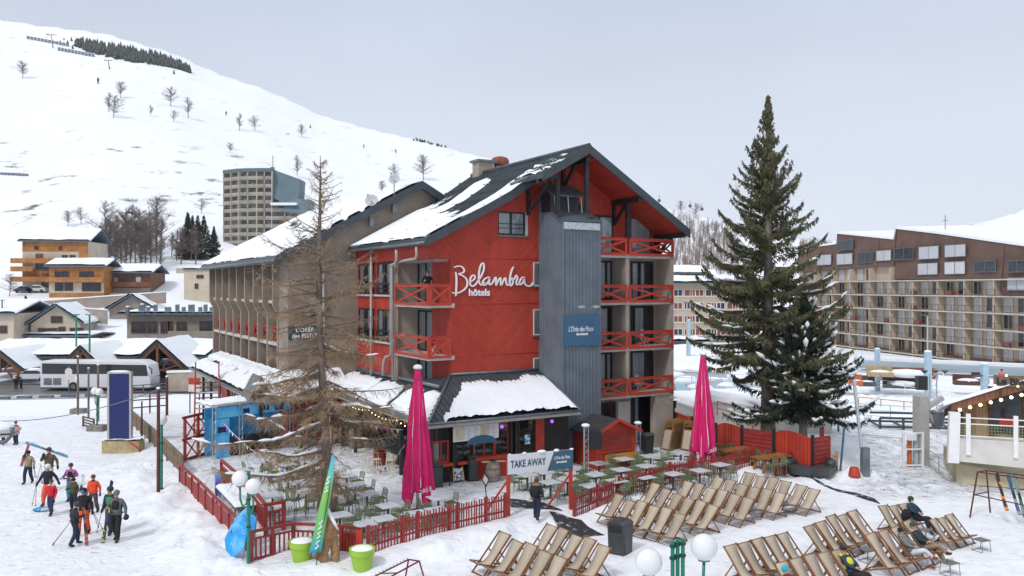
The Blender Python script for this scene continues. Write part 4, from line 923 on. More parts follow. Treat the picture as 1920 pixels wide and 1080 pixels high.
def picket_fence(name,lab,pts,h=.95,step=.135,mt='red_fence',cat='fence',pw=.06,point=True):
 o0=Vector(pts[0]); f=thing(name,lab,cat,(o0.x,o0.y,float(gz(o0.x,o0.y))))
 base=Vector((o0.x,o0.y,float(gz(o0.x,o0.y)))); pk=MB(); rl=MB()
 for ai,(a,b)in enumerate(zip(pts,pts[1:])):
  a=Vector(a[:2]); b=Vector(b[:2]); L=(b-a).length; n=max(2,int(L/step)); d=(b-a)/L; nn=Vector((-d.y,d.x,0))
  for i in range(n+1):
   q=a+d*(L*i/n); z=float(gz(q.x,q.y))-.12; P0=Vector((q.x,q.y,z))-base; wj=rnd.uniform(-.03,.03)
   if i%11==0 or i==n:
    m=MB(); m.bar(P0-UP*.1+nn*.04,P0+UP*(h+.18)+nn*.04,.12,.10,up=nn); m.build('post',M[mt],f)
   else:pk.bar(P0+Vector((wj*.4,0,.03)),P0+Vector((wj*.4,wj*.3,h+.12+wj)),pw,.022,up=nn)
  k=max(1,int(L/1.4))
  for i in range(k):
   q0=a+d*(L*i/k); q1=a+d*(L*(i+1)/k)
   for hh in(.28,.78):rl.bar(Vector((q0.x,q0.y,float(gz(q0.x,q0.y))+hh*h))-base+nn*.03,Vector((q1.x,q1.y,float(gz(q1.x,q1.y))+hh*h))-base+nn*.03,.03,.07)
 pk.build('pickets',M[mt],f); rl.build('rail',M[mt],f); return f
def gp(px,py,z):p=on(px,py,z); return(p.x,p.y)
picket_fence('picket_fence','red picket fence left of the take away board',[gp(692,1042,.40),gp(785,1017,.40),gp(860,998,.40),gp(949,974,.40)])
picket_fence('picket_fence','red picket fence behind the deck chairs, right of the take away board',[gp(1078,962,.42),gp(1180,934,.42),gp(1300,903,.45),gp(1415,880,.45)])
picket_fence('picket_fence','short return of red picket fence beside the right wooden table',[gp(1455,892,.3),gp(1481,884,.4),gp(1527,870,.5)],h=1.0)
M['paletan']=mat('pale_raw_wood',(.42,.33,.18),.8,.2,4)
picket_fence('picket_fence','short pale raw wood picket piece by the red screen end',[gp(1550,884,.3),gp(1568,888,.3)],h=.9,step=.1,mt='paletan')
def panel_fence():
 P=[gp(337,905,.3),gp(372,938,.3),gp(415,985,.3),gp(462,1040,.2)]
 b0=Vector((*P[0],.1)); f=thing('panel_fence','low solid red panel fence along the snowy path on the left','fence',b0)
 pts=[]
 for a,b in zip(P,P[1:]):
  for i in range(3):pts.append(Vector(a).lerp(Vector(b),i/3))
 pts.append(Vector(P[-1]))
 for i,(a,b)in enumerate(zip(pts,pts[1:])):
  za,zb=float(gz(*a)),float(gz(*b)); za,zb=.25,.25
  d=(b-a).normalized(); n=Vector((-d.y,d.x,0)); A=Vector((*a,za))-b0; B_=Vector((*b,zb))-b0
  m=MB(); m.prism([A-UP*.3,B_-UP*.3,B_+UP*.72,A+UP*.72],n*.03); m.build('panel',M['red_fence'],f)
  m=MB(); m.bar(A-UP*.3,A+UP*.95,.09,.09,up=n); m.build('post',M['red_fence'],f)
  m=MB(); m.bar(A+UP*.95,B_+UP*.95,.14,.05); m.build('handrail',M['red_fence'],f)
 return f
panel_fence()
def balustrade():
 P=[gp(471,1052,.3),gp(550,1035,.3),gp(595,1037,.3),gp(640,1040,.3),gp(674,1046,.3)]
 b0=Vector((*P[0],.0)); f=thing('balustrade','dark red balustrade with upright bars round the terrace corner by the green lamp','fence',b0)
 bars=MB()
 for i,(a,b)in enumerate(zip(P,P[1:])):
  a=Vector((*a,.22))-b0; b=Vector((*b,.22))-b0; d=(b-a).normalized(); n=Vector((-d.y,d.x,0)); L=(b-a).length
  for hh,w_ in((1.12,.1),(.86,.06),(.14,.07)):
   m=MB(); m.bar(a+UP*hh,b+UP*hh,.08,w_); m.build('rail',M['red_fence'],f)
  m=MB(); m.bar(a-UP*.2,a+UP*1.14,.12,.12,up=n); m.build('post',M['red_fence'],f)
  k=int(L/.16)
  for j in range(1,k):q=a.lerp(b,j/k); bars.bar(q+UP*.14,q+UP*.86,.06,.03,up=n)
  if i in(0,):q=a.lerp(b,.5); m=MB(); m.bar(q-UP*.1,q+UP*1.1,.1,.1,up=n); m.build('post',M['red_fence'],f)
  if i==3:m=MB(); m.prism([a.lerp(b,.1)+UP*.1,b+UP*.1,b+UP*.95,a.lerp(b,.1)+UP*.95],n*.03); m.build('gate_panel',M['red'],f)
 q=Vector((*P[-1],.22))-b0; m=MB(); m.bar(q-UP*.2,q+UP*1.1,.22,.2); m.build('gate_post',M['red'],f)
 bars.build('balusters',M['red_fence'],f)
balustrade()
def corner_rail():
 P=[gp(487,905,TZ),gp(512,975,TZ),gp(548,972,TZ)]
 P=[gp(415,905,TZ),gp(462,950,TZ),gp(498,1000,TZ),gp(532,993,TZ)]
 b0=Vector((*P[0],TZ)); f=thing('ramp_railing','red railing down the ramp behind the snowy steel table','railing',b0); bars=MB()
 for i,(a,b)in enumerate(zip(P,P[1:])):
  a=Vector((*a,TZ))-b0; b=Vector((*b,TZ))-b0; d=(b-a).normalized(); n=Vector((-d.y,d.x,0)); L=(b-a).length
  for hh,w_ in((1.1,.12),(.8,.06),(.15,.06)):m=MB(); m.bar(a+UP*hh,b+UP*hh,.1,w_); m.build('rail',M['red_fence'],f)
  for q in(a,b):m=MB(); m.bar(q-UP*.3,q+UP*1.1,.12,.12,up=n); m.build('post',M['red_fence'],f)
  for j in range(1,int(L/.17)):q=a.lerp(b,j/int(L/.17)); bars.bar(q+UP*.15,q+UP*.8,.07,.03,up=n)
 bars.build('balusters',M['red_fence'],f)
corner_rail()
def screens():
 tops=[(1237,768),(1300,783),(1343,795),(1392,799),(1452,807),(1522,818)]
 zt=TZ+1.85; f=None; pts=[on(a,b,zt)for a,b in tops]; b0=Vector((pts[0].x,pts[0].y,0))
 f=thing('timber_screen','tall red timber screen with black posts along the terrace right side','screen',b0)
 last=on(1557,813,zt); pts.append(last)
 for i,(a,b)in enumerate(zip(pts,pts[1:])):
  a=Vector((a.x,a.y,0))-b0; b=Vector((b.x,b.y,0))-b0; d=(b-a).normalized(); n=Vector((-d.y,d.x,0)); L=(b-a).length
  arch=i in(0,2,4); top=[a.lerp(b,k/8)+UP*(zt-.12+(.22*math.sin(math.pi*(k/8)**.7)if arch else .02))for k in range(9)]
  m=MB(); m.prism([a+UP*.35,b+UP*.35]+top[::-1],n*.04)
  pn=m.build('screen_panel',M['red_boards']if arch else M['red_hboards'],f)
  if not arch:
   for k in range(8):mm=MB(); mm.bar(a+UP*(.55+k*.22)-n*.015,b+UP*(.55+k*.22)-n*.015,.03,.17); mm.build('slat',M['red_fence'],pn)
  m=MB(); m.bar(a-n*.05,a-n*.05+UP*(zt+.08),.13,.13,up=n); m.build('post',M['blacktimber'],f)
screens()
def umbrella(px,py_top,py_base,lab,seed,bottom_py):
 p=on(px,py_base,TZ); Y=p.y; zt=CAMH+(540-py_top)/F*Y; zb=CAMH+(540-bottom_py)/F*Y; H_=zt-TZ
 u=thing('closed_umbrella',lab,'umbrella',(p.x,p.y,TZ),0,'closed magenta parasols'); r_=random.Random(seed)
 m=MB(); m.tube([(0,0,0),(0,0,H_-.1)],.07,10); m.build('pole',M['galv'],u,smooth=True)
 m=MB(); m.lathe([(.30,0),(.30,.05),(.1,.08)],12); m.build('base_plate',M['zinc'],u)
 n=96; rows=26; V_=[]; L=zt-zb; ph=[r_.uniform(-.4,.4)for _ in range(8)]
 for j in range(rows+1):
  f=j/rows
  for k in range(n):
   a=2*math.pi*k/n; fold=math.cos(a*8+1.2*math.sin(a*3+seed)+1.1*f*math.sin(a*2)); fold2=math.cos(a*17+seed+f*3.5+math.sin(f*9+a*5))
   rad=(.10+.52*f**.85)*(1+(.20*fold+.13*fold2)*min(1,f*2.2))*(1+.03*math.sin(f*14+a*3)); drop=L*f
   if f>.78:e_=(f-.78)/.22; drop-=e_*L*.12*(1-max(0,math.cos(a*4+seed)))*1.0; rad*=1-.18*e_*(1-fold*.5)
   V_.append((rad*math.cos(a),rad*math.sin(a)*.92,H_-drop-.02))
 ii=np.arange((rows+1)*n).reshape(rows+1,n); nx_=np.roll(ii,-1,axis=1)
 q=np.stack([ii[:-1],nx_[:-1],nx_[1:],ii[1:]],-1).reshape(-1,4)
 c=np_mesh('canopy',V_,q,M['magenta'],u); sm=c.modifiers.new('thick','SOLIDIFY'); sm.thickness=.012
 m=MB()
 for k in range(8):
  a=2*math.pi*(k+.15*r_.uniform(-1,1))/8+.3
  pts=[]
  for j in range(0,rows-1):
   kk=int(round(a/(2*math.pi)*n))%n; v=V_[j*n+kk]; pts.append((v[0]*1.03,v[1]*1.03,v[2]))
  L_=[(x-.018*math.sin(a),y+.018*math.cos(a),z)for x,y,z in pts]; R_=[(x+.018*math.sin(a),y-.018*math.cos(a),z)for x,y,z in pts]
  for i in range(len(pts)-1):m.face(L_[i],R_[i],R_[i+1],L_[i+1])
 m.build('white_piping',M['white'],c)
 m=MB(); m.lathe([(.17,0),(.2,.06),(.15,.15),(.04,.19)],14,(0,0,H_-.04)); m.build('snow_cap',M['snow'],u,smooth=True)
 text_obj('ORÉE','hem_lettering',M['white_letter'],c,(.10,-.60*.92,H_-L*.90),(math.cos(.35),math.sin(.35),.25),(math.sin(.35),-math.cos(.35),0),.26,.004)
 return u
umbrella(783,690,958,'tall closed magenta umbrella left of the take away board',3,948); umbrella(1318,664,880,'tall closed magenta umbrella in front of the red screen',8,868)
def board():
 a=on(953,974,.3); b=on(1070,960,.3); a.z=b.z=.15; d=(b-a); L=d.length; rz=math.atan2(d.y,d.x)
 t=thing('takeaway_board','white and blue TAKE AWAY board on tall red posts over the terrace entrance','sign',(a.x,a.y,.15),rz)
 z0,z1=2.05,2.88
 for x in(0,L):m=MB(); m.bar((x,0,-.1),(x,0,2.75 if x==0 else 2.9),.13,.13,up=(0,1,0)); m.build('post',M['red'],t)
 for x in(0,L):m=MB(); m.bar((x-.02,.06,1.75),(x-.85,.6,.3),.11,.09); m.build('brace',M['red'],t)
 m=MB(); m.box(-.06,-.11,z0,L+.06,-.07,z1); bo=m.build('board',mat('board_white',(.62,.64,.68),.5,.04,3),t)
 xs=L*.60; xt=L*.71
 m=MB(); m.prism([(xs,-.114,z0),(L+.06,-.114,z0),(L+.06,-.114,z1),(xt,-.114,z1)],(0,.004,0)); m.build('blue_panel',mat('petrol_blue',(.035,.10,.16),.5),bo)
 text_obj('TAKE AWAY','lettering',mat('navy_lettering',(.02,.045,.11),.5),bo,(.06,-.118,z0+.27),(1,0,.015),(0,-1,0),.42,.006,sx=.68,bold=.008)
 text_obj("L'Orée des Pistes",'lettering',M['white_letter'],bo,((xs+.22+L)/2,-.118,z0+.46),(1,0,.015),(0,-1,0),.21,.004,'CENTER',sx=.52,shear=.32)
 text_obj('BRASSERIE','lettering',M['white_letter'],bo,((xs+.22+L)/2-.02,-.118,z0+.30),(1,0,0),(0,-1,0),.10,.004,'CENTER',bold=.004,spacing=1.1)
 m=MB()
 for x,w_ in((.02,.06),(.7,.10),(1.5,.22),(2.2,.14),(L,.1)):m.ball((x,-.09,z1+.01),w_,8,6,sz=.5 if w_<.15 else .35,sy=.5)
 m.build('snow_lump',M['snow'],t,smooth=True)
board()
def mat_sheet(name,lab,quad,cat='mat'):
 P=[on(a,b,.12)for a,b in quad]; c=sum(P,Vector())/4; o_=[]; N_=14
 for i in range(N_+1):
  for j in range(N_+1):
   u,v=i/N_,j/N_; p=P[0].lerp(P[1],u).lerp(P[3].lerp(P[2],u),v); o_.append((p.x-c.x,p.y-c.y,float(gz(p.x,p.y))-c.z+.02+.04*float(vnoise(p.x,p.y,2,2.0,70))))
 ii=np.arange((N_+1)**2).reshape(N_+1,N_+1); q=np.stack([ii[:-1,:-1],ii[1:,:-1],ii[1:,1:],ii[:-1,1:]],-1).reshape(-1,4)
 m=np_mesh(name,o_,q,M['rubber']); m.location=c; s=m.modifiers.new('t','SOLIDIFY'); s.thickness=.015; tag(m,lab,cat)
mat_sheet('rubber_mat','black rubber mat with snow patches under the take away board',[(955,952),(1020,958),(1055,972),(958,968)])
mat_sheet('rubber_mat','black rubber mat in front of the take away board by the deck chairs',[(1030,976),(1090,978),(1134,997),(1062,1004)])
mat_sheet('rubber_mat','long dark strip of matting running past the right end of the deck chairs',[(1480,896),(1545,914),(1650,942),(1640,934)])
def deck_chair():
 r=thing('deck_chair','x','deck chair',group='beige canvas deck chairs set out in rows on the snow'); w_=.62
 m=MB()
 for x in(0,w_):m.bar((x,-1.06,0),(x,.02,1.15),.028,.05)
 m.bar((0,0,1.12),(w_,0,1.12),.035,.045); m.bar((0,-1.03,.035),(w_,-1.03,.035),.03,.04); m.build('back_frame',M['deckwood'],r)
 m=MB()
 for x in(.04,w_-.04):m.bar((x,-1.16,.44),(x,.12,.02),.026,.045)
 m.bar((.02,-1.15,.43),(w_-.02,-1.15,.43),.035,.04); m.bar((.04,.1,.03),(w_-.04,.1,.03),.03,.04); m.build('seat_frame',M['deckwood'],r)
 m=MB()
 for x in(-.03,w_+.03):m.bar((x,-.42,.68),(x,.0,.09),.022,.04)
 m.bar((-.03,0.0,.09),(w_+.03,.0,.09),.025,.03); m.build('prop_frame',M['deckwood'],r)
 prof=[(0,1.14),(-.10,.99),(-.22,.80),(-.34,.62),(-.48,.45),(-.62,.34),(-.78,.28),(-.94,.30),(-1.08,.38),(-1.15,.455)]
 c=MB(); vs=[(x,y,z)for y,z in prof for x in(.06,w_-.06)]; c.mesh(vs,[(2*i,2*i+1,2*i+3,2*i+2)for i in range(len(prof)-1)])
 cc=c.build('canvas_sling',M['canvas'],r,smooth=True); s=cc.modifiers.new('t','SOLIDIFY'); s.thickness=.008
 return r
DCH=deck_chair(); dfirst=[True]; DSEATS={}
def deck_row(key,pa,pb,n,desc,zt=1.12):
 a=on(*pa,zt+.1); b=on(*pb,zt+.1); d=(b-a); rz=math.atan2(d.y,d.x); pitch=d.length/n
 DSEATS[key]=[]
 for i in range(n):
  p=a.lerp(b,(i+.08)/n); f=Vector((math.sin(rz),-math.cos(rz),0)); q=p+f*.5; z=float(gz(q.x,q.y))
  lab=('deck chair, '+ORD[i]+' from left in '+desc)
  zz=rz+rnd.uniform(-.035,.035); place(DCH,dfirst[0],(p.x,p.y,z-.01),zz,lab,scale=(min(1.12,pitch/.70),min(1.12,pitch/.70)*rnd.uniform(.95,1.05),min(1.12,pitch/.70)*rnd.uniform(.94,1.04))); dfirst[0]=False
  DSEATS[key].append((Vector((p.x,p.y,z-.01)),zz,min(1.12,pitch/.70)))
deck_row('A',(1150.6,921),(1288,960),6,'row just behind the bin')
deck_row('B',(1220,905.5),(1350,944),6,'second row behind the bin')
deck_row('C',(1280.5,896.5),(1415,931),6,'third row behind the bin')
deck_row('D',(1338,888.6),(1475.5,919),6,'fourth row behind the bin')
deck_row('E',(1395,880),(1485,898),4,'the farthest row by the picket fence')
deck_row('E2',(1491,900.6),(1539,911.5),2,'the pair by the dark matting')
deck_row('F',(934.6,998),(1064.6,1051),5,'the nearest row at bottom centre')
deck_row('G',(1023.6,977.6),(1146,1024.6),5,'the row left of the waste bin')
deck_row('H',(1355,1023),(1477.5,990),5,'the row right of the foreground lamp globes')
deck_row('I',(1504.7,983.8),(1606,952.7),5,'the row behind the man in yellow')
deck_row('J',(1449,1055),(1580,1020),5,'the row where the man in yellow sits')
deck_row('K',(1619.5,1008),(1711.6,974.7),4,'the row where the couple sits')
deck_row('L',(1645,939),(1702,930),3,'the row where the helmeted skier sits')
deck_row('M',(1741,963),(1786,950.5),3,'the empty row at the far right')
def side_table(px,py,lab,first=[True]):
 global STB
 p=on(px,py,.45); z=float(gz(p.x,p.y))
 if first[0]:
  STB=thing('side_table','x','side table',group='small steel side tables by the deck chairs')
  m=MB(); m.box(-.24,-.22,.42,.24,.22,.45); m.build('tabletop',mat('taupe_table_top',(.17,.15,.145),.6,.1,3),STB)
  for sx in(-1,1):
   m=MB(); m.tube([(sx*.21,-.19,.42),(sx*.24,-.22,.02),(sx*.24,.22,.02),(sx*.21,.19,.42)],.012,5); m.build('leg_frame',M['steel'],STB)
  m=MB(); m.tube([(-.24,.22,.02),(.24,.22,.02)],.012,5); m.build('cross_bar',M['steel'],STB)
 place(STB,first[0],(p.x,p.y,z),.4,lab); first[0]=False; return(p.x,p.y,z)
stp=side_table(1781,1053,'steel side table holding two paper cups beside the couple')
side_table(1840,1010,'steel side table alone at the right end of the empty deck chairs'); side_table(1736,993,'steel side table at the feet of the helmeted skier'); side_table(1627,1029,'steel side table behind the empty deck chairs left of the couple')
side_table(1412,957,'steel side table half hidden left, under the middle deck chair rows'); side_table(1472,946,'steel side table under the right end of the middle deck chair rows'); side_table(1322,958,'steel side table tucked behind the second deck chair row')
for i,(dx,c_,lb)in enumerate(((-.09,(.02,.30,.12),'green paper cup on the side table by the couple'),(.10,(.62,.55,.48),'pale paper cup on the side table by the couple'))):
 k=thing('paper_cup',lb,'cup',(stp[0]+dx,stp[1]+.05*i,stp[2]+.45)); m=MB(); m.lathe([(.03,0),(.042,.12)],12); m.build('cup_wall',mat('cup_paper',c_,.6),k,smooth=True); m=MB(); m.lathe([(.044,.12),(.044,.135),(.01,.137)],12); m.build('lid',M['white'],k)
def litter_bin():
 p=on(1163,1037,0); b=thing('litter_bin','large dark grey litter bin standing on the snow among deck chairs','bin',(p.x,p.y,float(gz(p.x,p.y))-.03),R(-38))
 m=MB(); m.mesh([(-.33,-.33,0),(.33,-.33,0),(.33,.33,0),(-.33,.33,0),(-.36,-.36,1.12),(.36,-.36,1.12),(.36,.36,1.12),(-.36,.36,1.12)],[(3,2,1,0),(0,1,5,4),(1,2,6,5),(2,3,7,6),(3,0,4,7)])
 m.build('bin_body',M['plasticgrey'],b,bevel=.02)
 m=MB(); m.prism([(-.37,-.37,1.12),(.37,-.37,1.12),(.37,-.37,1.19),(.2,-.37,1.27),(-.2,-.37,1.27),(-.37,-.37,1.19)],(0,.74,0)); m.build('bin_lid',M['plasticgrey'],b,bevel=.02)
 m=MB(); m.box(-.27,-.372,.86,.27,-.345,1.08); m.build('opening',M['black'],b)
 m=MB(); m.box(-.28,-.36,.08,.28,-.345,.80); m.box(.345,-.28,.08,.36,.28,1.0); m.build('door_panel',M['plasticgrey'],b,bevel=.01)
litter_bin()
def globe_lamp(name,lab,base,H_,globes,group=None,gr=.28,triple=False,rz=0):
 l=thing(name,lab,'street lamp',base,rz,group)
 m=MB()
 if triple:
  for dx,dy in((-.11,0),(.0,.03),(.10,-.02)):m.tube([(dx,dy,0),(dx,dy,H_+dx*.3)],.042,10)
 else:m.tube([(0,0,0),(0,0,H_)],.06,10)
 m.build('lamp_post',M['green_pole'],l,smooth=True,auto=40)
 c=MB(); hs__=[0.05,H_*.45]+([H_-.35,H_-.1,H_-.9]if triple else[H_*.72])
 for h in hs__:
  for dx,dy in(((-.11,0),(.0,.03),(.10,-.02))if triple else((0,0),)):c.lathe([(.062 if triple else .08,-.03),(.07 if triple else .09,0),(.062 if triple else .08,.03)],10,(dx,dy,h+dx*.3))
 c.build('collar',M['darkgreen'],l)
 for gx,gy,gz_ in globes:
  a=MB(); L=math.hypot(gx,gy)
  if L>.05:a.tube([(gx*.1,gy*.1,gz_-.75),(gx*.3,gy*.3,gz_-gr*3.3),(gx*.7,gy*.7,gz_-gr*3.5),(gx*.97,gy*.97,gz_-gr*2.6),(gx,gy,gz_-gr*.9)],.035,8)
  else:a.tube([(gx,gy,gz_-gr*1.6),(gx,gy,gz_-gr*.9)],.05,8)
  a.build('arm',M['green_pole'],l,smooth=True)
  a=MB(); a.lathe([(gr*.25,-gr*1.08),(gr*.45,-gr*1.0),(gr*.48,-gr*.88)],14,(gx,gy,gz_)); a.build('globe_cup',M['zinc'],l)
  a=MB(); a.ball((gx,gy,gz_),gr,24,16); a.build('globe',M['globe'],l,smooth=True)
 return l
p=on(466,1070,0.05); globe_lamp('globe_lamp','green post lamp with two white globes beside the red balustrade',(p.x,p.y,0.0),3.55,[(-.27,-.1,3.32),(.28,-.35,3.1)])
Y_=17.2; g1,g2,pc=at(1215,1051,Y_),at(1320,1026,Y_+.1),at(1271,1012,Y_)
globe_lamp('globe_lamp','large foreground lamp with three green tubes and two frosted globes',(pc.x,pc.y,0),pc.z,[(g1.x-pc.x,-.1,g1.z),(g2.x-pc.x,.1,g2.z)],triple=True)
for i,(px,py,pb,gl,lb,zb)in enumerate(((147,707,775,[(147,710)],'green single globe lamp on a stone foot near the coach',None),(182,733,808,[(178,733),(186,735)],'green twin globe lamp left of the blue display panel',None),(232,745,842,[(232,746)],'green leaning globe lamp in front of the blue display panel',None),(302,787,918,[(302,787)],'green globe lamp beside the long brown handrail',None),(390,655,700,[(390,652)],'distant green globe lamp by the grey corner of the hotel',None))):
 b=ground(px if i!=3 else 303,pb); sc_=b.y/F; zt_=CAMH+(540-py)/F*b.y
 globe_lamp('globe_lamp',lb,b,zt_-b.z-.25,[((gx-px)*sc_,0,CAMH+(540-gy)/F*b.y-b.z)for gx,gy in gl],gr=.27 if i!=3 else .26,group='green globe lamps along the plaza')
 if i<3:
  m=MB(); bx=.55; m.box(-bx,-.45,-.3,bx,.45,.42); st=m.build('stone_block',M['stone']if 'stone' in M else M.setdefault('stone',mat('rough_stone',(.22,.20,.18),.9,.35,5,.6,12)),None)
  st.location=b; tag(st,'low stone block under the '+lb.replace('green ','')[:60],'stone block')
def barrel(x,y,z,lab,h=.95,r=.36,mt='barrelwood',cols=None,name='wine_barrel',grp=None):
 b=thing(name,lab,'barrel',(x,y,z),0,grp); m=MB(); m.lathe([(r*.8,0),(r*.95,h*.25),(r,h*.5),(r*.95,h*.75),(r*.8,h),(r*.74,h),(r*.74,h-.03)],20); m.build('staves',M[mt],b,smooth=True,auto=50)
 m=MB()
 for f,rr in((.08,.86),(.3,.975),(.7,.975),(.92,.86)):m.lathe([(r*rr+.004,h*f-.02),(r*rr+.008,h*f+.02)],20,cap=False)
 m.build('hoop',M['zinc'],b); return b
p=on(924,903,TZ); b_=barrel(p.x,p.y,TZ,'weathered grey wine barrel table in front of the serving window'); m=MB(); m.bar((-.55,-.1,.985),(.6,.15,.985),.3,.03); m.build('plank',M['paletan'],b_); m=MB(); m.lathe([(.13,0),(.16,.06),(.13,.07)],12,(0,0,1.0)); m.build('bowl',M['black'],b_)
for i,(px,py)in enumerate(((668,838),(650,832),(690,832))):
 if i==2:continue
 p=on(px,py,TZ); barrel(p.x,p.y,TZ,('nearer' if i==0 else 'farther')+' grey barrel inside the covered bar',1.1,.5,grp='grey barrels in the covered bar')
p=on(712,872,TZ); b_=barrel(p.x,p.y,TZ,'red barrel under a round grey table top by the bar stools',1.05,.36,'red'); m=MB(); m.lathe([(.85,1.05),(.85,1.10)],24); m.build('tabletop',M['steel'],b_)
def stool():
 r=thing('bar_stool','x','stool',group='cream metal bar stools round the red barrel'); m=MB(); m.box(-.17,-.17,.74,.17,.17,.77); m.build('seat',M['stoolcream'],r)
 for a in(-1,1):
  for b in(-1,1):m=MB(); m.tube([(a*.14,b*.14,.75),(a*.21,b*.21,0)],.017,4); m.build('leg',M['stoolcream'],r)
 m=MB()
 for a,b in(((-1,-1),(1,-1)),((1,-1),(1,1)),((1,1),(-1,1)),((-1,1),(-1,-1))):m.tube([(a[0]*.19,a[1]*.19,.25),(b[0]*.19,b[1]*.19,.25)],.012,4)
 m.build('foot_ring',M['stoolcream'],r); return r
ST=stool()
for i,(px,py)in enumerate(((682,852),(691,857.5),(706,860.5),(708,847),(732,861.5),(731,853))):
 p=on(px,py,TZ+.77); place(ST,i==0,(p.x,p.y,TZ),HANG+i*.2,['cream bar stool at the far left of the stool ring','cream bar stool second from left in the stool ring','cream bar stool in the middle front of the stool ring','cream bar stool behind the stool ring next to the barrel','cream bar stool nearest front right of the red barrel','cream bar stool just behind the front right one'][i])
def chalkboard():
 p=on(858,906,TZ); r=thing('chalkboard','small A frame menu chalkboard with yellow legs','chalkboard',(p.x,p.y,TZ),HANG-.1)
 for sx in(-1,1):
  for sy in(-1,1):m=MB(); m.bar((sx*.28,sy*.22,0),(sx*.24,0,.82),.03); m.build('leg',mat('yellow_paint',(.62,.42,.05),.5)if 'yel' not in M else M['yel'],r)
 m=MB(); m.prism([(-.24,-.17,.18),(.24,-.17,.18),(.22,-.03,.74),(-.22,-.03,.74)],(0,.02,0)); pn=m.build('board',mat('chalk_sheet',(.05,.055,.07),.7,c2=(.55,.57,.62),scale=9,thr=(.45,.55)),r)
chalkboard()
def cabinet(px0,px1,py0,py1,lab,mt='black',name='cabinet',dep=.5):
 p=on(px0,py1,TZ); w_=(px1-px0)/F*p.y/math.cos(HANG); h=(py1-py0)/F*p.y
 r=thing(name,lab,'cabinet',(p.x,p.y,TZ),HANG); m=MB(); m.box(0,0,0,w_,dep,h); m.build('carcass',M[mt],r,bevel=.015); m=MB(); m.box(.05,-.015,.08,w_-.05,.0,h-.12); m.build('door',M['plasticgrey'],r); m=MB(); m.box(-.02,-.02,h,w_+.02,dep+.02,h+.03); m.build('worktop',M['steel'],r)
cabinet(809,830,874,918,'dark cabinet standing under the left serving hatch'); cabinet(879,897,858,905,'tall black cabinet between the chalkboard and the barrel')
p=on(843,912,TZ); r_=thing('queue_post','black queue post on a round foot left of the chalkboard','post',(p.x,p.y,TZ)); m=MB(); m.lathe([(.2,0),(.2,.02),(.03,.05)],16); m.build('foot',M['black'],r_); m=MB(); m.tube([(0,0,.04),(0,0,1.0)],.03,8); m.build('stem',M['black'],r_)
p=on(914,955,.3); r_=thing('menu_stand','slim black menu stand with a tilted frame left of the take away board','menu stand',(p.x,p.y,.35)); m=MB(); m.tube([(0,0,0),(-.1,0,1.0)],.025,6); m.build('stem',M['black'],r_)
m=MB(); m.prism([(-.28,-.05,1.25),(-.05,-.12,.95),(.08,.0,1.25),(-.15,.07,1.55)],(.02,.02,.03)); m.build('frame',M['black'],r_); m=MB(); m.prism([(-.21,-.065,1.25),(-.055,-.12,1.05),(.03,-.03,1.26),(-.13,.03,1.46)],(.004,-.006,.004)); m.build('sheet',M['pipe'],r_)
def hut():
 t0=-4.5; s0=hs(1118,t0); s1=hs(1191,t0); z1=hz(1118,812,t0); za=hz(1159,787,t0); zb=hz(1194,803,t0); z1=(z1+zb)/2
 h=thing('red_hut','small red wooden hut with a black roof in front of the grey tower','hut',hw(s0,t0,TZ),HANG); W_=s1-s0; D=2.0; e1=z1-TZ; ea=za-TZ
 m=MB(); m.prism([(0,0,0),(W_,0,0),(W_,0,e1),(W_/2,0,ea-.06),(0,0,e1)],(0,.08,0)); m.prism([(0,D,0),(W_,D,0),(W_,D,e1),(W_/2,D,ea-.06),(0,D,e1)],(0,-.08,0)); m.box(0,.08,0,.08,D-.08,e1); m.box(W_-.08,.08,0,W_,D-.08,e1); m.build('wall',M['red_boards'],h)
 m=MB(); m.box(.32,-.03,.95,W_-.32,0,e1-.12); m.build('shutter',M['red_hboards'],h); m=MB(); m.box(.3,-.06,.86,W_-.3,0,.94); m.build('ledge',M['red'],h)
 for x in(0,W_-.12):m=MB(); m.box(x,-.025,0,x+.12,0,e1-.02); m.build('corner_board',M['red'],h)
 m=MB()
 for a,b in(((-.25,e1-.12),(W_/2,ea+.02)),((W_/2,ea+.02),(W_+.25,e1-.12))):m.prism([(a[0],-.25,a[1]),(b[0],-.25,b[1]),(b[0],-.25,b[1]+.06),(a[0],-.25,a[1]+.06)],(0,D+.5,0))
 rf_=m.build('roof',mat('black_roof_felt',(.035,.036,.038),.85,.25,3,.3,30),h)
 m=MB()
 for a,b in(((-.27,e1-.12),(W_/2,ea+.04)),((W_/2,ea+.04),(W_+.27,e1-.12))):m.bar((a[0],-.27,a[1]),(b[0],-.27,b[1]),.05,.16)
 m.build('barge_board',M['red'],rf_)
 y=thing('yellow_bench','ochre wooden bench against the front of the red hut','bench',hw(s0+.5,t0-.45,TZ),HANG); m=MB(); m.box(0,0,.42,2.0,.35,.47); m.build('seat',mat('ochre_wood',(.48,.27,.06),.6,.1,3),y); m=MB(); m.box(0,.33,.4,2.0,.37,.78); m.build('backrest',bpy.data.materials['ochre_wood'],y)
 for x in(.1,1.85):m=MB(); m.box(x,.02,0,x+.06,.33,.42); m.build('leg',bpy.data.materials['ochre_wood'],y)
hut()
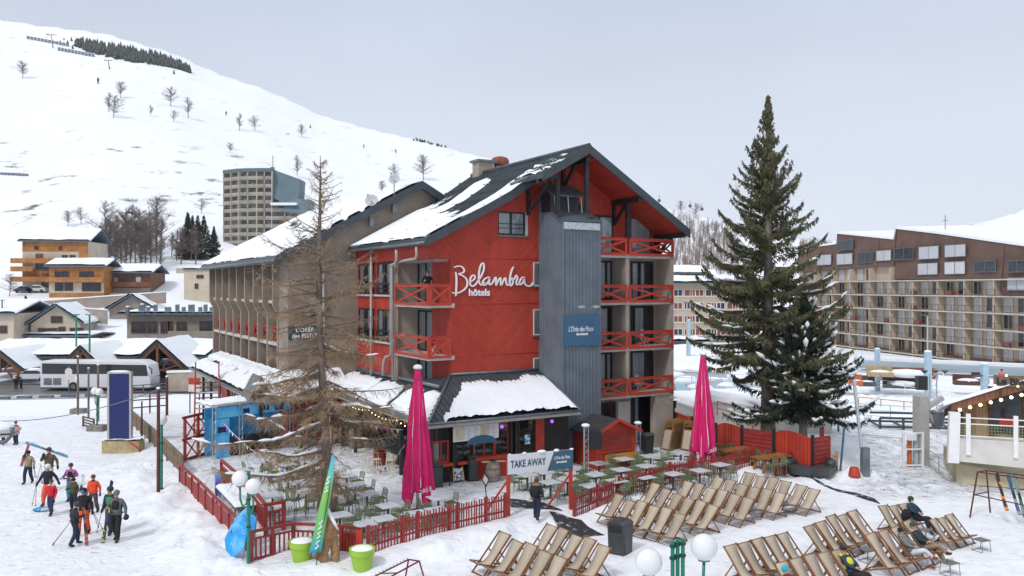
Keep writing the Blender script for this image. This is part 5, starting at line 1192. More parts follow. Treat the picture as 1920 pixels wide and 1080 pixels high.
def truss_post(px,pyb,pyt,lab,sp):
 p=on(px,pyb,TZ); h=(pyb-pyt)/F*p.y; t=thing('truss_post',lab,'light stand',(p.x,p.y,TZ),.3,'white truss light posts'); m=MB()
 c=[(-.12,-.07),(.12,-.07),(0,.14)]
 for x,y in c:m.tube([(x,y,0),(x,y,h)],.022,5)
 k=int(h/.25)
 for i in range(k):
  for a,b in((0,1),(1,2),(2,0)):
   A=c[a]if i%2 else c[b]; B2=c[b]if i%2 else c[a]; m.tube([(*A,i*h/k),(*B2,(i+1)*h/k)],.01,3)
 m.build('truss',M['galv'],t); m=MB(); m.ball((0,0,h+.06),.22,10,6,sz=.45); m.build('snow_cap',M['snow'],t,smooth=True)
 if sp:m=MB(); m.box(.15,-.25,h-1.1,.75,.2,h-.2); m.build('speaker',M['black'],t,bevel=.02)
truss_post(1098,905,800,'white truss post with a black speaker left of the red hut',True); truss_post(1196,868,795,'white truss post at the right corner of the red hut',False)
def bin2(px,py,lab,h=1.1):
 p=on(px,py,TZ); r=thing('wheeled_bin',lab,'bin',(p.x,p.y,TZ),HANG); m=MB(); m.mesh([(-.27,-.27,0),(.27,-.27,0),(.27,.27,0),(-.27,.27,0),(-.32,-.34,h),(.32,-.34,h),(.32,.34,h),(-.32,.34,h)],[(3,2,1,0),(0,1,5,4),(1,2,6,5),(2,3,7,6),(3,0,4,7),(4,5,6,7)]); m.build('bin_body',M['black'],r,bevel=.02)
 m=MB(); m.prism([(-.34,-.38,h),(-.34,.38,h),(-.34,.34,h+.1),(-.34,-.2,h+.14)],(.68,0,0)); m.build('bin_lid',M['plasticgrey'],r)
bin2(1212,852,'black bin standing between the red hut and the stacked loungers')
p=on(1213,830,TZ); r_=thing('loudspeaker','black loudspeaker hung in a white frame behind the black bin','loudspeaker',(p.x,p.y,TZ),HANG); m=MB(); m.box(-.4,0,.9,.35,.4,1.8); m.build('cabinet_box',M['black'],r_,bevel=.03); m=MB()
for x in(-.5,.45):m.bar((x,.1,0),(x,.1,1.9),.06)
for z in(.2,.6,.85,1.85):m.bar((-.5,.1,z),(.45,.1,z),.05)
m.build('frame',M['white'],r_)
m=MB();
def lounger(i,base,rz,tilt,lab):
 r=thing('folded_lounger',lab,'folded deck chair',base,rz,'folded wooden deck chairs leaning in a stack'); c,s_=math.cos(tilt),math.sin(tilt)
 Q=lambda x,d,z:(x,d*c+z*s_,z*c-d*s_)
 m=MB()
 for x in(-.31,.31):m.bar(Q(x,0,0),Q(x,0,1.75),.06,.04)
 for z in(.05,1.25,1.45,1.6,1.72):m.bar(Q(-.31,0,z),Q(.31,0,z),.04,.05)
 m.build('frame',M['deckwood2'],r); m=MB(); m.prism([Q(-.25,.0,.12),Q(.25,.0,.12),Q(.25,.0,1.2),Q(-.25,.0,1.2)],Vector(Q(0,.02,0))); m.build('canvas',M['canvas'],r)
M['deckwood2']=mat('golden_brown_wood',(.27,.135,.045),.6,.25,5)
for i in range(12):
 p=at(1246+i*3.6,0,0); q=on(1246+i*3.0,845-i*1.1,TZ); lounger(i,(q.x+i*.02,q.y,TZ),R(-50),R(17),ORD[i]+' folded wooden deck chair in the left leaning stack')
for i in range(5):
 q=on(1284+i*3.2,846-i*1.3,TZ); lounger(i,(q.x,q.y,TZ),R(-48),R(15),ORD[i]+' folded wooden deck chair in the right leaning stack')
p=at(1263,790,50); r_=thing('patio_heater','black patio heater with a white round top behind the stacked loungers','patio heater',(p.x,p.y,TZ)); m=MB(); m.tube([(0,0,0),(0,0,2.75)],.08,8); m.lathe([(.28,0),(.25,.5),(.1,.6)],10); m.lathe([(.16,2.2),(.2,2.7)],10); m.build('heater_body',M['black'],r_); m=MB(); m.lathe([(.55,2.72),(.5,2.8),(.05,2.9)],18); m.build('reflector',M['snow'],r_)
M['cyan']=mat('cyan_canvas',(.015,.30,.72),.6,scale=1.6,c2=(.16,.52,.85),thr=(.42,.6),bump=.1,bscale=8)
for i,(px,py,hgt,rz,lab)in enumerate(((436,1062,1.55,-.55,'bright blue board with lettering leaning nearest the green lamp post'),(453,1040,1.6,-.25,'bright blue board behind the lettered one against the red fence'))):
 p=on(px,py,.1); r=thing('blue_board',lab,'folded lounger',(p.x,p.y,float(gz(p.x,p.y))-.1),rz); T=lambda x,z,d=0:(x-z*.12,z*.32+d,z*.93)
 m=MB(); pts=[T(-.42,.25),T(.0,.05),T(.46,.45),T(.52,1.2),T(.10,hgt),T(-.38,1.15),T(-.60,.62)]; m.prism(pts,(0,.03,0)); pn=m.build('panel',M['cyan'],r)
 m=MB(); m.tube([T(.46,0.0,.05),T(.5,1.3,.06),T(.1,hgt+.02,.05),T(-.42,1.15,.05),T(-.45,.0,.3)],.018,5); m.build('frame',M['zinc'],r)
 if i==0:
  text_obj('WATTM','lettering',mat('dark_blue_lettering',(.01,.03,.12),.5),pn,T(-.40,.88,-.012),(1,.0,-.42),(0,-.93,.32),.30,.004,sx=.95)
  m=MB()
  for k in range(9):a=R(18+k*17); c0=(.02,.86); m.face(T(c0[0]+.16*math.cos(a),c0[1]+.16*math.sin(a),-.006),T(c0[0]+.40*math.cos(a-.05),c0[1]+.40*math.sin(a-.05),-.006),T(c0[0]+.40*math.cos(a+.06),c0[1]+.40*math.sin(a+.06),-.006))
  for k in range(5):m.face(T(-.25+k*.12,.55-k*.02,-.006),T(-.2+k*.12,.57-k*.02,-.006),T(-.28+k*.12,.32,-.006))
  m.build('ray_pattern',mat('pale_blue',(.25,.62,.85),.6),pn)
def snow_table():
 P=[on(403,912,1.15),on(470,906,1.15),on(500,944,1.15),on(440,952,1.15)]; c=sum(P,Vector())/4
 t=thing('steel_work_table','large steel table thick with snow inside the red panel fence','table',(c.x,c.y,.3)); b0=Vector((c.x,c.y,.3)); Pl=[q-b0 for q in P]
 m=MB(); m.prism(Pl,(0,0,-.06)); m.build('tabletop',M['zinc'],t)
 for q in Pl:q=q*1.0; m=MB(); m.tube([(q.x*.94,q.y*.94,q.z),(q.x*.94,q.y*.94,0)],.03,6); m.build('leg',M['zinc'],t)
 snow_sheet('snow_cover',t,lambda U,Vv:tuple((Pl[0][k]*(1-U)*(1-Vv)+Pl[1][k]*U*(1-Vv)+Pl[2][k]*U*Vv+Pl[3][k]*(1-U)*Vv)for k in range(3)),40,30,lambda U,Vv:np.minimum(.14,np.minimum(np.minimum(U,1-U),np.minimum(Vv,1-Vv))*3-.03)+vnoise(U*5,Vv*4,3,1,71)*.05)
snow_table()
for i,(px,py,lab)in enumerate(((566,1070,'lime green flower pot full of snow, left of the carved figure'),(679,1078,'lime green flower pot full of snow, right of the carved figure'))):
 p=on(px,py,0.05); r=thing('flower_pot',lab,'flower pot',(p.x,p.y,float(gz(p.x,p.y))-.06),0,'lime green flower pots'); m=MB(); m.lathe([(.30,0),(.40,.52),(.44,.54),(.46,.74),(.41,.74),(.40,.6)],26); m.build('pot',M['lime'],r,smooth=True,auto=40); m=MB(); m.ball((0,0,.68),.41,18,10,sz=.32); m.build('snow_fill',M['snow'],r,smooth=True)
def carved():
 p=on(612,1072,.05); r=thing('carved_figure','brown carved tree trunk figure standing in front of the balustrade','carving',(p.x,p.y,float(gz(p.x,p.y))-.1)); bm=bmesh.new()
 def blob(pts):
  m=MB(); m.tube([q[:3]for q in pts],[q[3]for q in pts],12); return m
 m=MB()
 for pts in([(-.28,.05,0,.16),(-.28,.05,.35,.15),(-.22,.03,.7,.17),(-.1,.0,1.05,.2)],[(-.05,-.22,-.02,.17),(-.05,-.2,.4,.16),(-.03,-.12,.8,.2),(0,0,1.1,.22)],[(.33,.0,.05,.15),(.32,.0,.4,.14),(.24,.0,.8,.18),(.1,0,1.15,.2)],[(.0,0,.75,.22),(0,0,1.0,.40),(.02,0,1.3,.36),(-.06,0,1.6,.27),(-.08,0,1.85,.2),(-.08,0,2.0,.13)]):m.tube([q[:3]for q in pts],[q[3]for q in pts],14)
 o_=m.build('carved_body',M['carved'],r,smooth=True); md=o_.modifiers.new('r','REMESH'); md.mode='VOXEL'; md.voxel_size=.03; sm_=o_.modifiers.new('s','SMOOTH'); sm_.iterations=3
 tx=bpy.data.textures.new('carve','CLOUDS'); tx.noise_scale=.16; dm=o_.modifiers.new('d','DISPLACE'); dm.texture=tx; dm.strength=.10
 m=MB(); m.tube([(.05,-.1,1.95),(.16,-.16,1.7),(.32,-.2,1.45),(.42,-.12,1.2)],[.05,.07,.06,.03],8); m.ball((-.08,0,2.0),.15,10,6,sz=.5); m.build('snow_patch',M['snow'],r,smooth=True)
carved()
def feather_flag():
 a=at(588,1078,28.2); r=thing('feather_flag','tall green and blue feather flag leaning beside the larch trunk','flag',(a.x,a.y,0)); t=at(627,853,28.6)-Vector((a.x,a.y,0)); b=at(597,1036,28.3)-Vector((a.x,a.y,0))
 m=MB(); m.tube([(0,0,0),tuple(b),tuple(b.lerp(t,.5)+Vector((.03,0,0))),tuple(t)],[.018,.015,.012,.008],6); m.build('pole',M['black'],r)
 n=24; V_=[]
 for i in range(n+1):
  f=i/n; c=b.lerp(t,f)+Vector((.0,.0,0)); w0=.28 if f<.8 else .28-(f-.8)*.7; wv=.05*math.sin(f*9)
  V_+=[(c.x-.24*(1-f)-.1,c.y+wv,c.z-.04),(c.x+w0*.8-.12,c.y-wv,c.z+.02)]
 ii=np.arange((n+1)*2).reshape(n+1,2); q=np.stack([ii[:-1,0],ii[:-1,1],ii[1:,1],ii[1:,0]],-1)
 fm=mat('flag_cloth',(.2,.5,.1),.8); tt_=fm.node_tree; bs=tt_.nodes['Principled BSDF']; tc_=tt_.nodes.new('ShaderNodeTexCoord'); sp_=tt_.nodes.new('ShaderNodeSeparateXYZ'); tt_.links.new(tc_.outputs['Generated'],sp_.inputs[0]); rr_=tt_.nodes.new('ShaderNodeValToRGB'); tt_.links.new(sp_.outputs[2],rr_.inputs[0]); el=rr_.color_ramp.elements; el[0].color=(.03,.32,.48,1); el[1].color=(.06,.42,.62,1); e1=el.new(.22); e1.color=(.14,.45,.16,1); e2=el.new(.6); e2.color=(.24,.52,.12,1); e3=el.new(.85); e3.color=(.10,.5,.45,1); tt_.links.new(rr_.outputs[0],bs.inputs['Base Color'])
 fl=np_mesh('flag_cloth',V_,q,fm,r); s=fl.modifiers.new('t','SOLIDIFY'); s.thickness=.006
 m=MB()
 for f0,f1 in((.04,.13),(.15,.22),(.24,.33),(.62,.68),(.7,.78)):
  c0=b.lerp(t,f0); c1=b.lerp(t,f1); m.tube([(c0.x-.12,c0.y-.06,c0.z),(c0.x+.0,c0.y-.07,(c0.z+c1.z)/2-.04),(c0.x-.08,c0.y-.07,(c0.z+c1.z)/2+.05),(c1.x-.02,c1.y-.06,c1.z)],.02,4)
 m.build('white_script',M['white_letter'],fl)
feather_flag()
M['rackpaint']=mat('maroon_rack_paint',(.16,.012,.03),.5,.1,3); M['rust']=mat('rusty_brown_steel',(.10,.035,.03),.7,.3,5)
def rack1():
 a=at(766,1049,28.0); b=at(700,1082,27.3); a2=at(786,1052,27.6); b2=at(735,1080,26.6); b0=Vector((a.x,a.y,0)); a,b,a2,b2=[q-b0 for q in(a,b,a2,b2)]
 r=thing('ski_rack','dark red empty ski rack with pegs at the bottom edge','ski rack',b0); m=MB(); b=a+(b-a)*1.6; b2=a2+(b2-a2)*1.6
 m.bar(a,b,.04); m.bar(a2,b2,.04); m.bar(a,a2,.04); m.bar(a.lerp(b,.5),a2.lerp(b2,.5),.035)
 for q,dx in((a,-.12),(a2,.2),(b,-.12),(b2,.2)):m.bar(q,Vector((q.x+dx,q.y+dx,.0)),.04)
 m.build('frame',M['rackpaint'],r); m=MB()
 for k in range(16):
  q=a.lerp(b,k/16); m.bar(q,q+Vector((-.06,.02,.05)),.012); q=a2.lerp(b2,k/16); m.bar(q,q+Vector((.07,-.02,.02)),.012)
 m.build('pegs',M['rackpaint'],r)
rack1()
def stage():
 a=on(400,862,TZ); b=on(545,838,TZ); d=b-a; rz=math.atan2(d.y,d.x); L=d.length; st=thing('music_stage','truss stage with bright blue banners and black table behind the larch','stage',(a.x,a.y,TZ),rz)
 for x in(0,L*.33,L):
  m=MB()
  for dx,dy in((-.1,-.1),(.1,-.1),(0,.12)):m.tube([(x+dx,dy,0),(x+dx,dy,2.95)],.02,5)
  for i in range(11):m.tube([(x-.1 if i%2 else x+.1,-.1,i*.27),(x+.1 if i%2 else x-.1,-.1,(i+1)*.27)],.01,3)
  m.build('truss_upright',M['galv'],st)
 M['stageblue']=mat('stage_banner_blue',(.03,.36,.80),.6,scale=1.1,c2=(.15,.58,.9),thr=(.4,.6))
 m=MB(); m.box(.12,1.2,.0,L-.1,1.24,2.7); bk=m.build('back_banner',M['stageblue'],st); m=MB(); m.box(.12,-.02,2.25,L-.12,.02,2.85); m.build('top_banner',M['stageblue'],st); m=MB(); m.box(.12,-.02,0,.95,.02,2.2); m.build('side_banner',M['stageblue'],st)
 m=MB()
 for cx,cz,r0 in((.5,1.6,.25),(2.0,2.5,.2),(3.2,2.55,.24),(L-.8,2.5,.3)):m.prism([(cx+r0*(1+.5*(k%2))*math.cos(k*.785),-.03 if cz>2.2 or cx<1 else 1.17,cz+r0*(.6+.4*(k%2))*math.sin(k*.785))for k in range(8)],(0,.006,0))
 m.build('banner_motif',mat('dark_navy_print',(.01,.02,.08),.6),st)
 m=MB(); m.box(1.2,.2,0,L-.4,.9,.95); m.build('mixing_table',M['black'],st); m=MB(); m.box(-.2,-.2,2.95,L+.2,1.5,3.05); m.build('canopy',M['offwhite'],st)
 snow_sheet('snow_cover',st,lambda U,Vv:(-.25+U*(L+.5),-.25+Vv*1.8,3.06+0*U),50,24,lambda U,Vv:.12+vnoise(U*9,Vv*3,3,1,81)*.08-.1*(np.minimum(np.minimum(U,1-U)*4,np.minimum(Vv,1-Vv))<.03))
stage()
a=on(413,935,TZ); r_=thing('purple_banner','purple and blue banner hung on the red ramp railing','banner',(a.x,a.y,TZ+.05),R(-55)); m=MB(); m.box(-.45,-.12,.1,.45,-.09,1.05); m.build('banner_cloth',mat('purple_print',(.10,.06,.42),.6,scale=2,c2=(.10,.35,.75),thr=(.45,.6)),r_); m=MB(); m.bar((-.47,-.06,1.08),(.47,-.06,1.08),.04); m.build('top_rod',M['zinc'],r_)
def stairs():
 a=ground(372,822); r=thing('timber_stairs','open timber stairs with red cross railings at the left of the terrace','stairs',(a.x,a.y,0),R(20)); n=12; rise=3.6/n; L=4.6
 for i in range(n):m=MB(); m.box(-.2-.0,0,0,1.2,.32,.05); o_=m.build('tread',M['snow']if i%3==0 else M['wood'],r); o_.location=(-.0,i*L/n,.2+i*rise)
 for x in(-.25,1.25):
  m=MB(); m.bar((x,-.2,0),(x,L,3.9),.07,.3); m.build('stringer',M['red_fence'],r)
  m=MB(); m.bar((x,-.2,1.1),(x,L,4.9),.08,.1)
  for k in range(6):f=k/5; m.bar((x,-.2+(L+.2)*f,3.9*f),(x,-.2+(L+.2)*f,1.1+3.8*f),.09)
  for k in range(5):
   f0,f1=k/5,(k+1)/5; m.bar((x,-.2+(L+.2)*f0,3.9*f0+.1),(x,-.2+(L+.2)*f1,1.1+3.8*f1-.1),.05); m.bar((x,-.2+(L+.2)*f1,3.9*f1+.1),(x,-.2+(L+.2)*f0,1.1+3.8*f0-.1),.05)
  m.build('railing',M['red_fence'],r)
 s=on(395,850,TZ); p_=thing('stair_deck','red cross braced railing of the raised deck beside the blue stage','railing',(s.x,s.y,TZ),R(75)); m=MB()
 for z in(0.0,1.1,2.3):m.bar((-2.5,0,z+.1),(.2,0,z+.1),.08,.14)
 for k in range(3):m.bar((-2.3+k*1.15,0,0),(-2.3+k*1.15,0,2.4),.12)
 for k in range(2):
  for z in(0.1,1.2):m.bar((-2.3+k*1.15,0,z),(-1.15+k*1.15,0,z+1.1),.07,.05); m.bar((-2.3+k*1.15,.0,z+1.1),(-1.15+k*1.15,.0,z),.07,.05)
 m.build('cross_frame',M['red_fence'],p_)
stairs()
def bunting(lab,pts,sag):
 b0=Vector(pts[0]); r=thing('bunting',lab,'bunting',b0); cols=[(.6,.02,.1),(.25,.15,.6),(.8,.6,.2),(.8,.8,.8),(.05,.1,.4)]; ms=[mat(f'flag_colour',c,.7)for c in cols]; line=[]; fl=MB(); k_=0
 for a,b in zip(pts,pts[1:]):
  a=Vector(a); b=Vector(b); L=(b-a).length; n=int(L/.3)
  for i in range(n+1):
   f=i/n; p=a.lerp(b,f)-UP*sag*4*f*(1-f)-b0; line.append(p); d=(b-a).normalized()
   if i<n:
    fl.cur=k_%5; k_+=1; fl.prism([p-d*.09,p+d*.09,p-UP*.2],(.004,-.006,0))
 fl.build('pennants',ms,r); m=MB(); m.tube(line,.01,3,cap=False); m.build('line',M['white'],r)
bunting('bunting of small pennants from the larch to the brasserie eave',[at(622,770,36.0),at(755,806,38.5)],.15)
bunting('bunting of small pennants from the umbrella down to the barrel table',[at(758,835,36.5),at(705,885,37.2)],.2)
bunting('bunting of small pennants strung left of the larch trunk',[at(420,795,40),at(530,880,36),at(596,882,34.5)],.2)
# ================================================================== TREES
M['bark']=mat('larch_bark',(.11,.085,.07),.9,scale=3,c2=(.21,.17,.14),bump=.6,bscale=9,stretch=(1,1,.3)); M['twig']=mat('brown_twig',(.36,.25,.15),.9,.3,1.2)
M['greytwig']=mat('grey_brown_twig',(.17,.135,.12),.9,.2,.5); M['needle']=mat('spruce_needles',(.08,.098,.05),.8,scale=1.3,c2=(.19,.17,.085),thr=(.38,.66)); M['needle2']=mat('dark_spruce_needles',(.022,.042,.026),.8,scale=1.5,c2=(.055,.065,.03))
M['bark2']=mat('grey_spruce_bark',(.19,.16,.14),.9,.3,3,.5,10,stretch=(1,1,.4)); M['farneedle']=mat('far_conifer',(.045,.055,.045),.9,scale=.3,c2=(.11,.12,.11))
def sticks(name,S,mt,parent,n=3):
 """S: rows x0,y0,z0,r0,x1,y1,z1,r1 -> tapering twigs in one mesh"""
 S=np.asarray(S,float); A,B_=S[:,:3],S[:,4:7]; d=B_-A; d/=np.maximum(np.linalg.norm(d,axis=1,keepdims=True),1e-6)
 h=np.where(np.abs(d[:,2:3])<.9,[[0,0,1.]],[[1.,0,0]]); a=np.cross(d,h); a/=np.linalg.norm(a,axis=1,keepdims=True); b=np.cross(d,a); V_=[]
 for P,r in((A,S[:,3:4]),(B_,S[:,7:8])):
  for k in range(n):t=2*math.pi*k/n; V_.append(P+(a*math.cos(t)+b*math.sin(t))*r)
 V_=np.stack(V_,1).reshape(-1,3); base=np.arange(len(S))[:,None]*2*n
 q=np.concatenate([np.stack([base[:,0]+k,base[:,0]+(k+1)%n,base[:,0]+n+(k+1)%n,base[:,0]+n+k],-1)for k in range(n)])
 return np_mesh(name,V_,q,mt,parent,smooth=False)
def snow_blobs(name,pts,parent):
 m=MB(); r2=random.Random(len(pts))
 for P,Q,r in pts:d=(Q-P)*.12; mid=P.lerp(Q,r2.uniform(.35,.65))+UP*r*.35; m.tube([P-d,P.lerp(Q,.2)+UP*r*.2,mid,P.lerp(Q,.8)+UP*r*.15,Q+d],[r*.25,r*.8,r*r2.uniform(.9,1.25),r*.8,r*.2],7)
 return m.build(name,M['snow'],parent,smooth=True)
def larch():
 p=on(611,985,.45); top=at(597,292,p.y); t=thing('larch_tree','tall bare larch with drooping brown twigs in front of the hotel wing','tree',(p.x,p.y,.3)); H_=top.z-.3; r_=random.Random(4)
 lean=top.x-p.x; cx=lambda z:lean*(z/H_)+.10*math.sin(z*.5); cy=lambda z:.08*math.cos(z*.6)
 m=MB(); zs=[H_*k/22 for k in range(23)]; m.tube([(cx(z),cy(z),z)for z in zs],[.25*(1-z/H_)**.85+.012+(.08 if z<.6 else 0)for z in zs],12); m.build('trunk',M['bark'],t,smooth=True)
 S=[]; TW=[]; SN=[]
 def Lz(z):
  f=z/H_
  return np.interp(f,[0,.12,.2,.32,.45,.6,.72,.82,.92,1],[1.0,2.0,2.6,3.1,3.3,3.0,2.4,1.5,.8,.2])
 z=1.3
 while z<H_-.15:
  f=z/H_; k=3 if f>.3 else r_.choice((1,2))
  for _ in range(k):
   a=r_.uniform(0,2*math.pi); L=Lz(z)*r_.uniform(.45,1.08)*(.82+.25*abs(math.cos(a))); P=Vector((cx(z),cy(z),z)); el=r_.uniform(-.35,.35)+.9*max(0,f-.5); n=max(4,int(L/.32)); r0=.009+.008*L; a2=a
   for i in range(n):
    g=(i+1)/n; a2+=r_.uniform(-.12,.12); e_=el-.55*math.sin(g*math.pi*.75)*(1-f)+.45*g*g
    Q=P+Vector((math.cos(a2)*math.cos(e_),math.sin(a2)*math.cos(e_),math.sin(e_)))*(L/n); ra,rb=r0*(1-i/n)+.006,r0*(1-(i+1)/n)+.005; S.append((*P,ra,*Q,rb))
    if L>3.0 and f<.42 and r_.random()<.12 and i>1:SN.append((P+UP*ra,Q+UP*ra,.035))
    nt_=(4 if .28<f<.72 else 3)if f<.75 else 2
    for _k in range(nt_ if i else 1):
     s_=a2+r_.choice((-1,1))*r_.uniform(.5,1.3); l2=r_.uniform(.25,.75)*(1.1-.55*g)*(1 if f<.8 else .55)*(.45+.25*L**.5); m0=P.lerp(Q,r_.random()); e2=r_.uniform(-1.0,.15)if f<.6 else r_.uniform(-.3,.5)
     m1=m0+Vector((math.cos(s_)*math.cos(e2),math.sin(s_)*math.cos(e2),math.sin(e2)))*l2*.5; m2=m1+Vector((math.cos(s_)*.55,math.sin(s_)*.55,r_.uniform(-1.0,.1)))*l2*.55
     TW.append((*m0,.009,*m1,.007)); TW.append((*m1,.007,*m2,.004))
     for _j in range(3 if f<.62 else 1):
      b0=m0.lerp(m1,r_.random())if r_.random()<.5 else m1.lerp(m2,r_.random()); s2=r_.uniform(0,6.28); l3=r_.uniform(.12,.42); TW.append((*b0,.008,*(b0+Vector((math.cos(s2)*.55,math.sin(s2)*.55,r_.uniform(-1,.2)))*l3),.005))
    P=Q
  z+=r_.uniform(.13,.22)if f>.2 else r_.uniform(.24,.4)
 for z0,a,L in((2.7,3.0,5.0),(4.3,3.3,4.9),(5.7,2.9,3.6),(3.5,2.5,4.0),(6.3,3.6,2.6),(4.6,.3,2.6),(5.1,-.25,3.0),(7.4,.1,2.2),(3.2,3.7,2.8),(5.0,2.7,4.2)):
  P=Vector((cx(z0),cy(z0),z0)); n=12; w_=r_.uniform(0,6)
  for i in range(n):
   g=i/n; Q=P+Vector((math.cos(a+.2*math.sin(w_+i)),math.sin(a+.2*math.sin(w_+i)),-.22*(1-g)*(1.0+math.sin(w_))+(.25+.3*math.cos(w_))*g+.16*math.sin(w_+i*1.1)))*(L/n); S.append((*P,.075*(1-g)+.015,*Q,.075*(1-g-1/n)+.015))
   if r_.random()<(.75 if i<8 else .4):SN.append((P+UP*(.07*(1-g)+.01),Q+(Q-P)*.5+UP*(.06*(1-g)),r_.uniform(.03,.075)))
   for _k in range(9):
    s_=r_.uniform(0,6.28); l2=r_.uniform(.3,1.1); m0=P.lerp(Q,r_.random()); m1=m0+Vector((math.cos(s_)*.6,math.sin(s_)*.6,r_.uniform(-.9,.1)))*l2; TW.append((*m0,.011,*m1,.005))
    for _j in range(3):b0=m0.lerp(m1,r_.random()); s2=r_.uniform(0,6.28); TW.append((*b0,.006,*(b0+Vector((math.cos(s2)*.5,math.sin(s2)*.5,-.6))*.35),.004))
   P=Q
 for _ in range(420):
  z0=abs(r_.gauss(0,.5))+1.5; s_=r_.uniform(0,6.28); l2=r_.uniform(.3,1.0); m0=Vector((cx(z0),cy(z0),z0)); m1=m0+Vector((math.cos(s_),math.sin(s_),r_.uniform(-.6,.25)))*l2; TW.append((*m0,.008,*m1,.004)); TW.append((*m1,.006,*(m1+Vector((r_.uniform(-.2,.2),r_.uniform(-.2,.2),-.25))),.004))
 sticks('limbs',S,M['bark'],t,5); sticks('crown',TW,M['twig'],t,3); snow_blobs('snow_cover',SN,t)
 m=MB()
 for k in range(22):z0=2.2+k*.2+r_.uniform(-.1,.1); m.ball((cx(z0)+.25*(1-z0/H_),cy(z0)-.05,z0),r_.uniform(.02,.05),6,4,sz=3.5)
 m.build('snow_streak',M['snow'],t,smooth=True)
 m=MB(); m.bar((-.28,.3,.1),(-.28,.3,1.25),.16,.06); m.bar((.34,.25,.1),(.34,.25,1.25),.16,.06); m.split('tree_guard_plank',M['deckwood2'],t)
larch()
def spruce(name,lab,loc,H_,Rf,dens,mt,seed,bare=.0,snow=0.0,trunk=.26,droop=.35,gaps=.0,spray=1.0,grp=None,lowest=.1,flat=False,zst=1.0):
 t=thing(name,lab,'tree',loc,0,grp); r_=random.Random(seed); rg=np.random.RandomState(seed)
 m=MB(); m.tube([(0,0,-.3),(0,0,H_*.4),(.03,0,H_*.75),(0,0,H_)],[trunk,trunk*.66,trunk*.3,.012],10); m.build('trunk',M['bark2'],t,smooth=True)
 S=[]; Q_=[]; SN=[]; z=H_*lowest
 while z<H_-.06:
  f=z/H_; L0=Rf(f); nb=max(3,int(5+2*(1-f)))
  for k in range(nb):
   if r_.random()<gaps:continue
   a=r_.uniform(0,6.283); L=L0*(r_.uniform(.85,1.12)if r_.random()<.62 else r_.uniform(.45,.85)); P=Vector((0,0,z)); e0=.12+.75*f-droop*(1-f)+r_.uniform(-.22,.22); n=max(3,int(L/.26))
   for i in range(n):
    g=(i+.5)/n; e_=e0-droop*.9*math.sin(g*2.6)*(1-.5*f)+.75*g*g; a+=r_.uniform(-.07,.07)
    D=Vector((math.cos(a)*math.cos(e_),math.sin(a)*math.cos(e_),math.sin(e_))); N_=P+D*(L/n); S.append((*P,.008*L*(1-g)+.008,*N_,.008*L*(1-g)+.005))
    side=Vector((-math.sin(a),math.cos(a),0)); wd=(1-g)**.6*min(.22+.16*L,.05+.32*L)*spray
    for _k in range(int(dens*(1 if g>.12 else .4))):
     o0=P.lerp(N_,r_.random()); sg=r_.choice((-1,1)); ln=wd*r_.uniform(.5,1.1)+.05; dd=(side*sg*r_.uniform(.5,1)+D*r_.uniform(.3,.9)+Vector((0,0,-r_.uniform(.15,.9)))).normalized()
     Q_.append((*o0,*(o0+dd*ln),r_.uniform(.020,.044)*(.6+.22*L)*spray,r_.uniform(0,3.14)))
     o1=o0+dd*ln*r_.uniform(.2,.9)
     for _j in range(1 if flat else 2):d2=Vector((r_.uniform(-.5,.5),r_.uniform(-.5,.5),-r_.uniform(.5,1.1))); Q_.append((*o1,*(o1+d2*r_.uniform(.10,.30)*(.6+.4*spray)),r_.uniform(.016,.034)*spray,r_.uniform(0,3.14)))
    if r_.random()<snow*(1.1-f)and g>.3:SN.append((P+UP*.03,N_+(N_-P)*r_.uniform(.4,1.6)+UP*.02,r_.uniform(.04,.10)*(1.3 if snow>.3 else 1)))
    P=N_
  z+=r_.uniform(.20,.36)*(1.15-.45*f)*(H_/20)**.5*zst
 Q_=np.array(Q_); A,B_=Q_[:,:3],Q_[:,3:6]; d=B_-A; d/=np.linalg.norm(d,axis=1,keepdims=True); h=rg.randn(len(d),3); a=np.cross(d,h); a/=np.linalg.norm(a,axis=1,keepdims=True); b=np.cross(d,a); w_=Q_[:,6:7]; mid=A*.45+B_*.55
 V_=np.stack([A,mid+a*w_,B_,mid-a*w_,A,mid+b*w_,B_,mid-b*w_],1).reshape(-1,3); base=np.arange(len(Q_))[:,None]*8
 q=np.concatenate([base+np.array([[0,1,2,3]]),base+np.array([[4,5,6,7]])])
 np_mesh('crown',V_,q,mt,t,smooth=False); sticks('limbs',S,M['bark2'],t,3)
 if SN:snow_blobs('snow_cover',SN,t)
 return t
Y_=48.0; b=at(1440,800,Y_); top=at(1441,178,Y_)
spruce('spruce_tree','very tall olive green spruce standing behind the red screen',(b.x,Y_,0),top.z,lambda f:float(np.interp(f,[.1,.22,.4,.55,.66,.8,.9,1],[3.6,4.7,4.3,3.5,2.75,1.65,.62,.06])),8,M['needle'],12,snow=.13,trunk=.46,droop=.42,gaps=.28,lowest=.25,zst=1.0)
Y_=47.2; b=at(1506,800,Y_); spruce('spruce_tree','shorter dark spruce loaded with snow, right of the tallest one',(b.x,Y_,0),at(0,555,Y_).z,lambda f:float(np.interp(f,[.1,.3,.5,.8,1],[4.9,4.6,3.3,1.5,.15])),7,M['needle2'],5,snow=.5,trunk=.28,droop=.5,gaps=.2,lowest=.30)
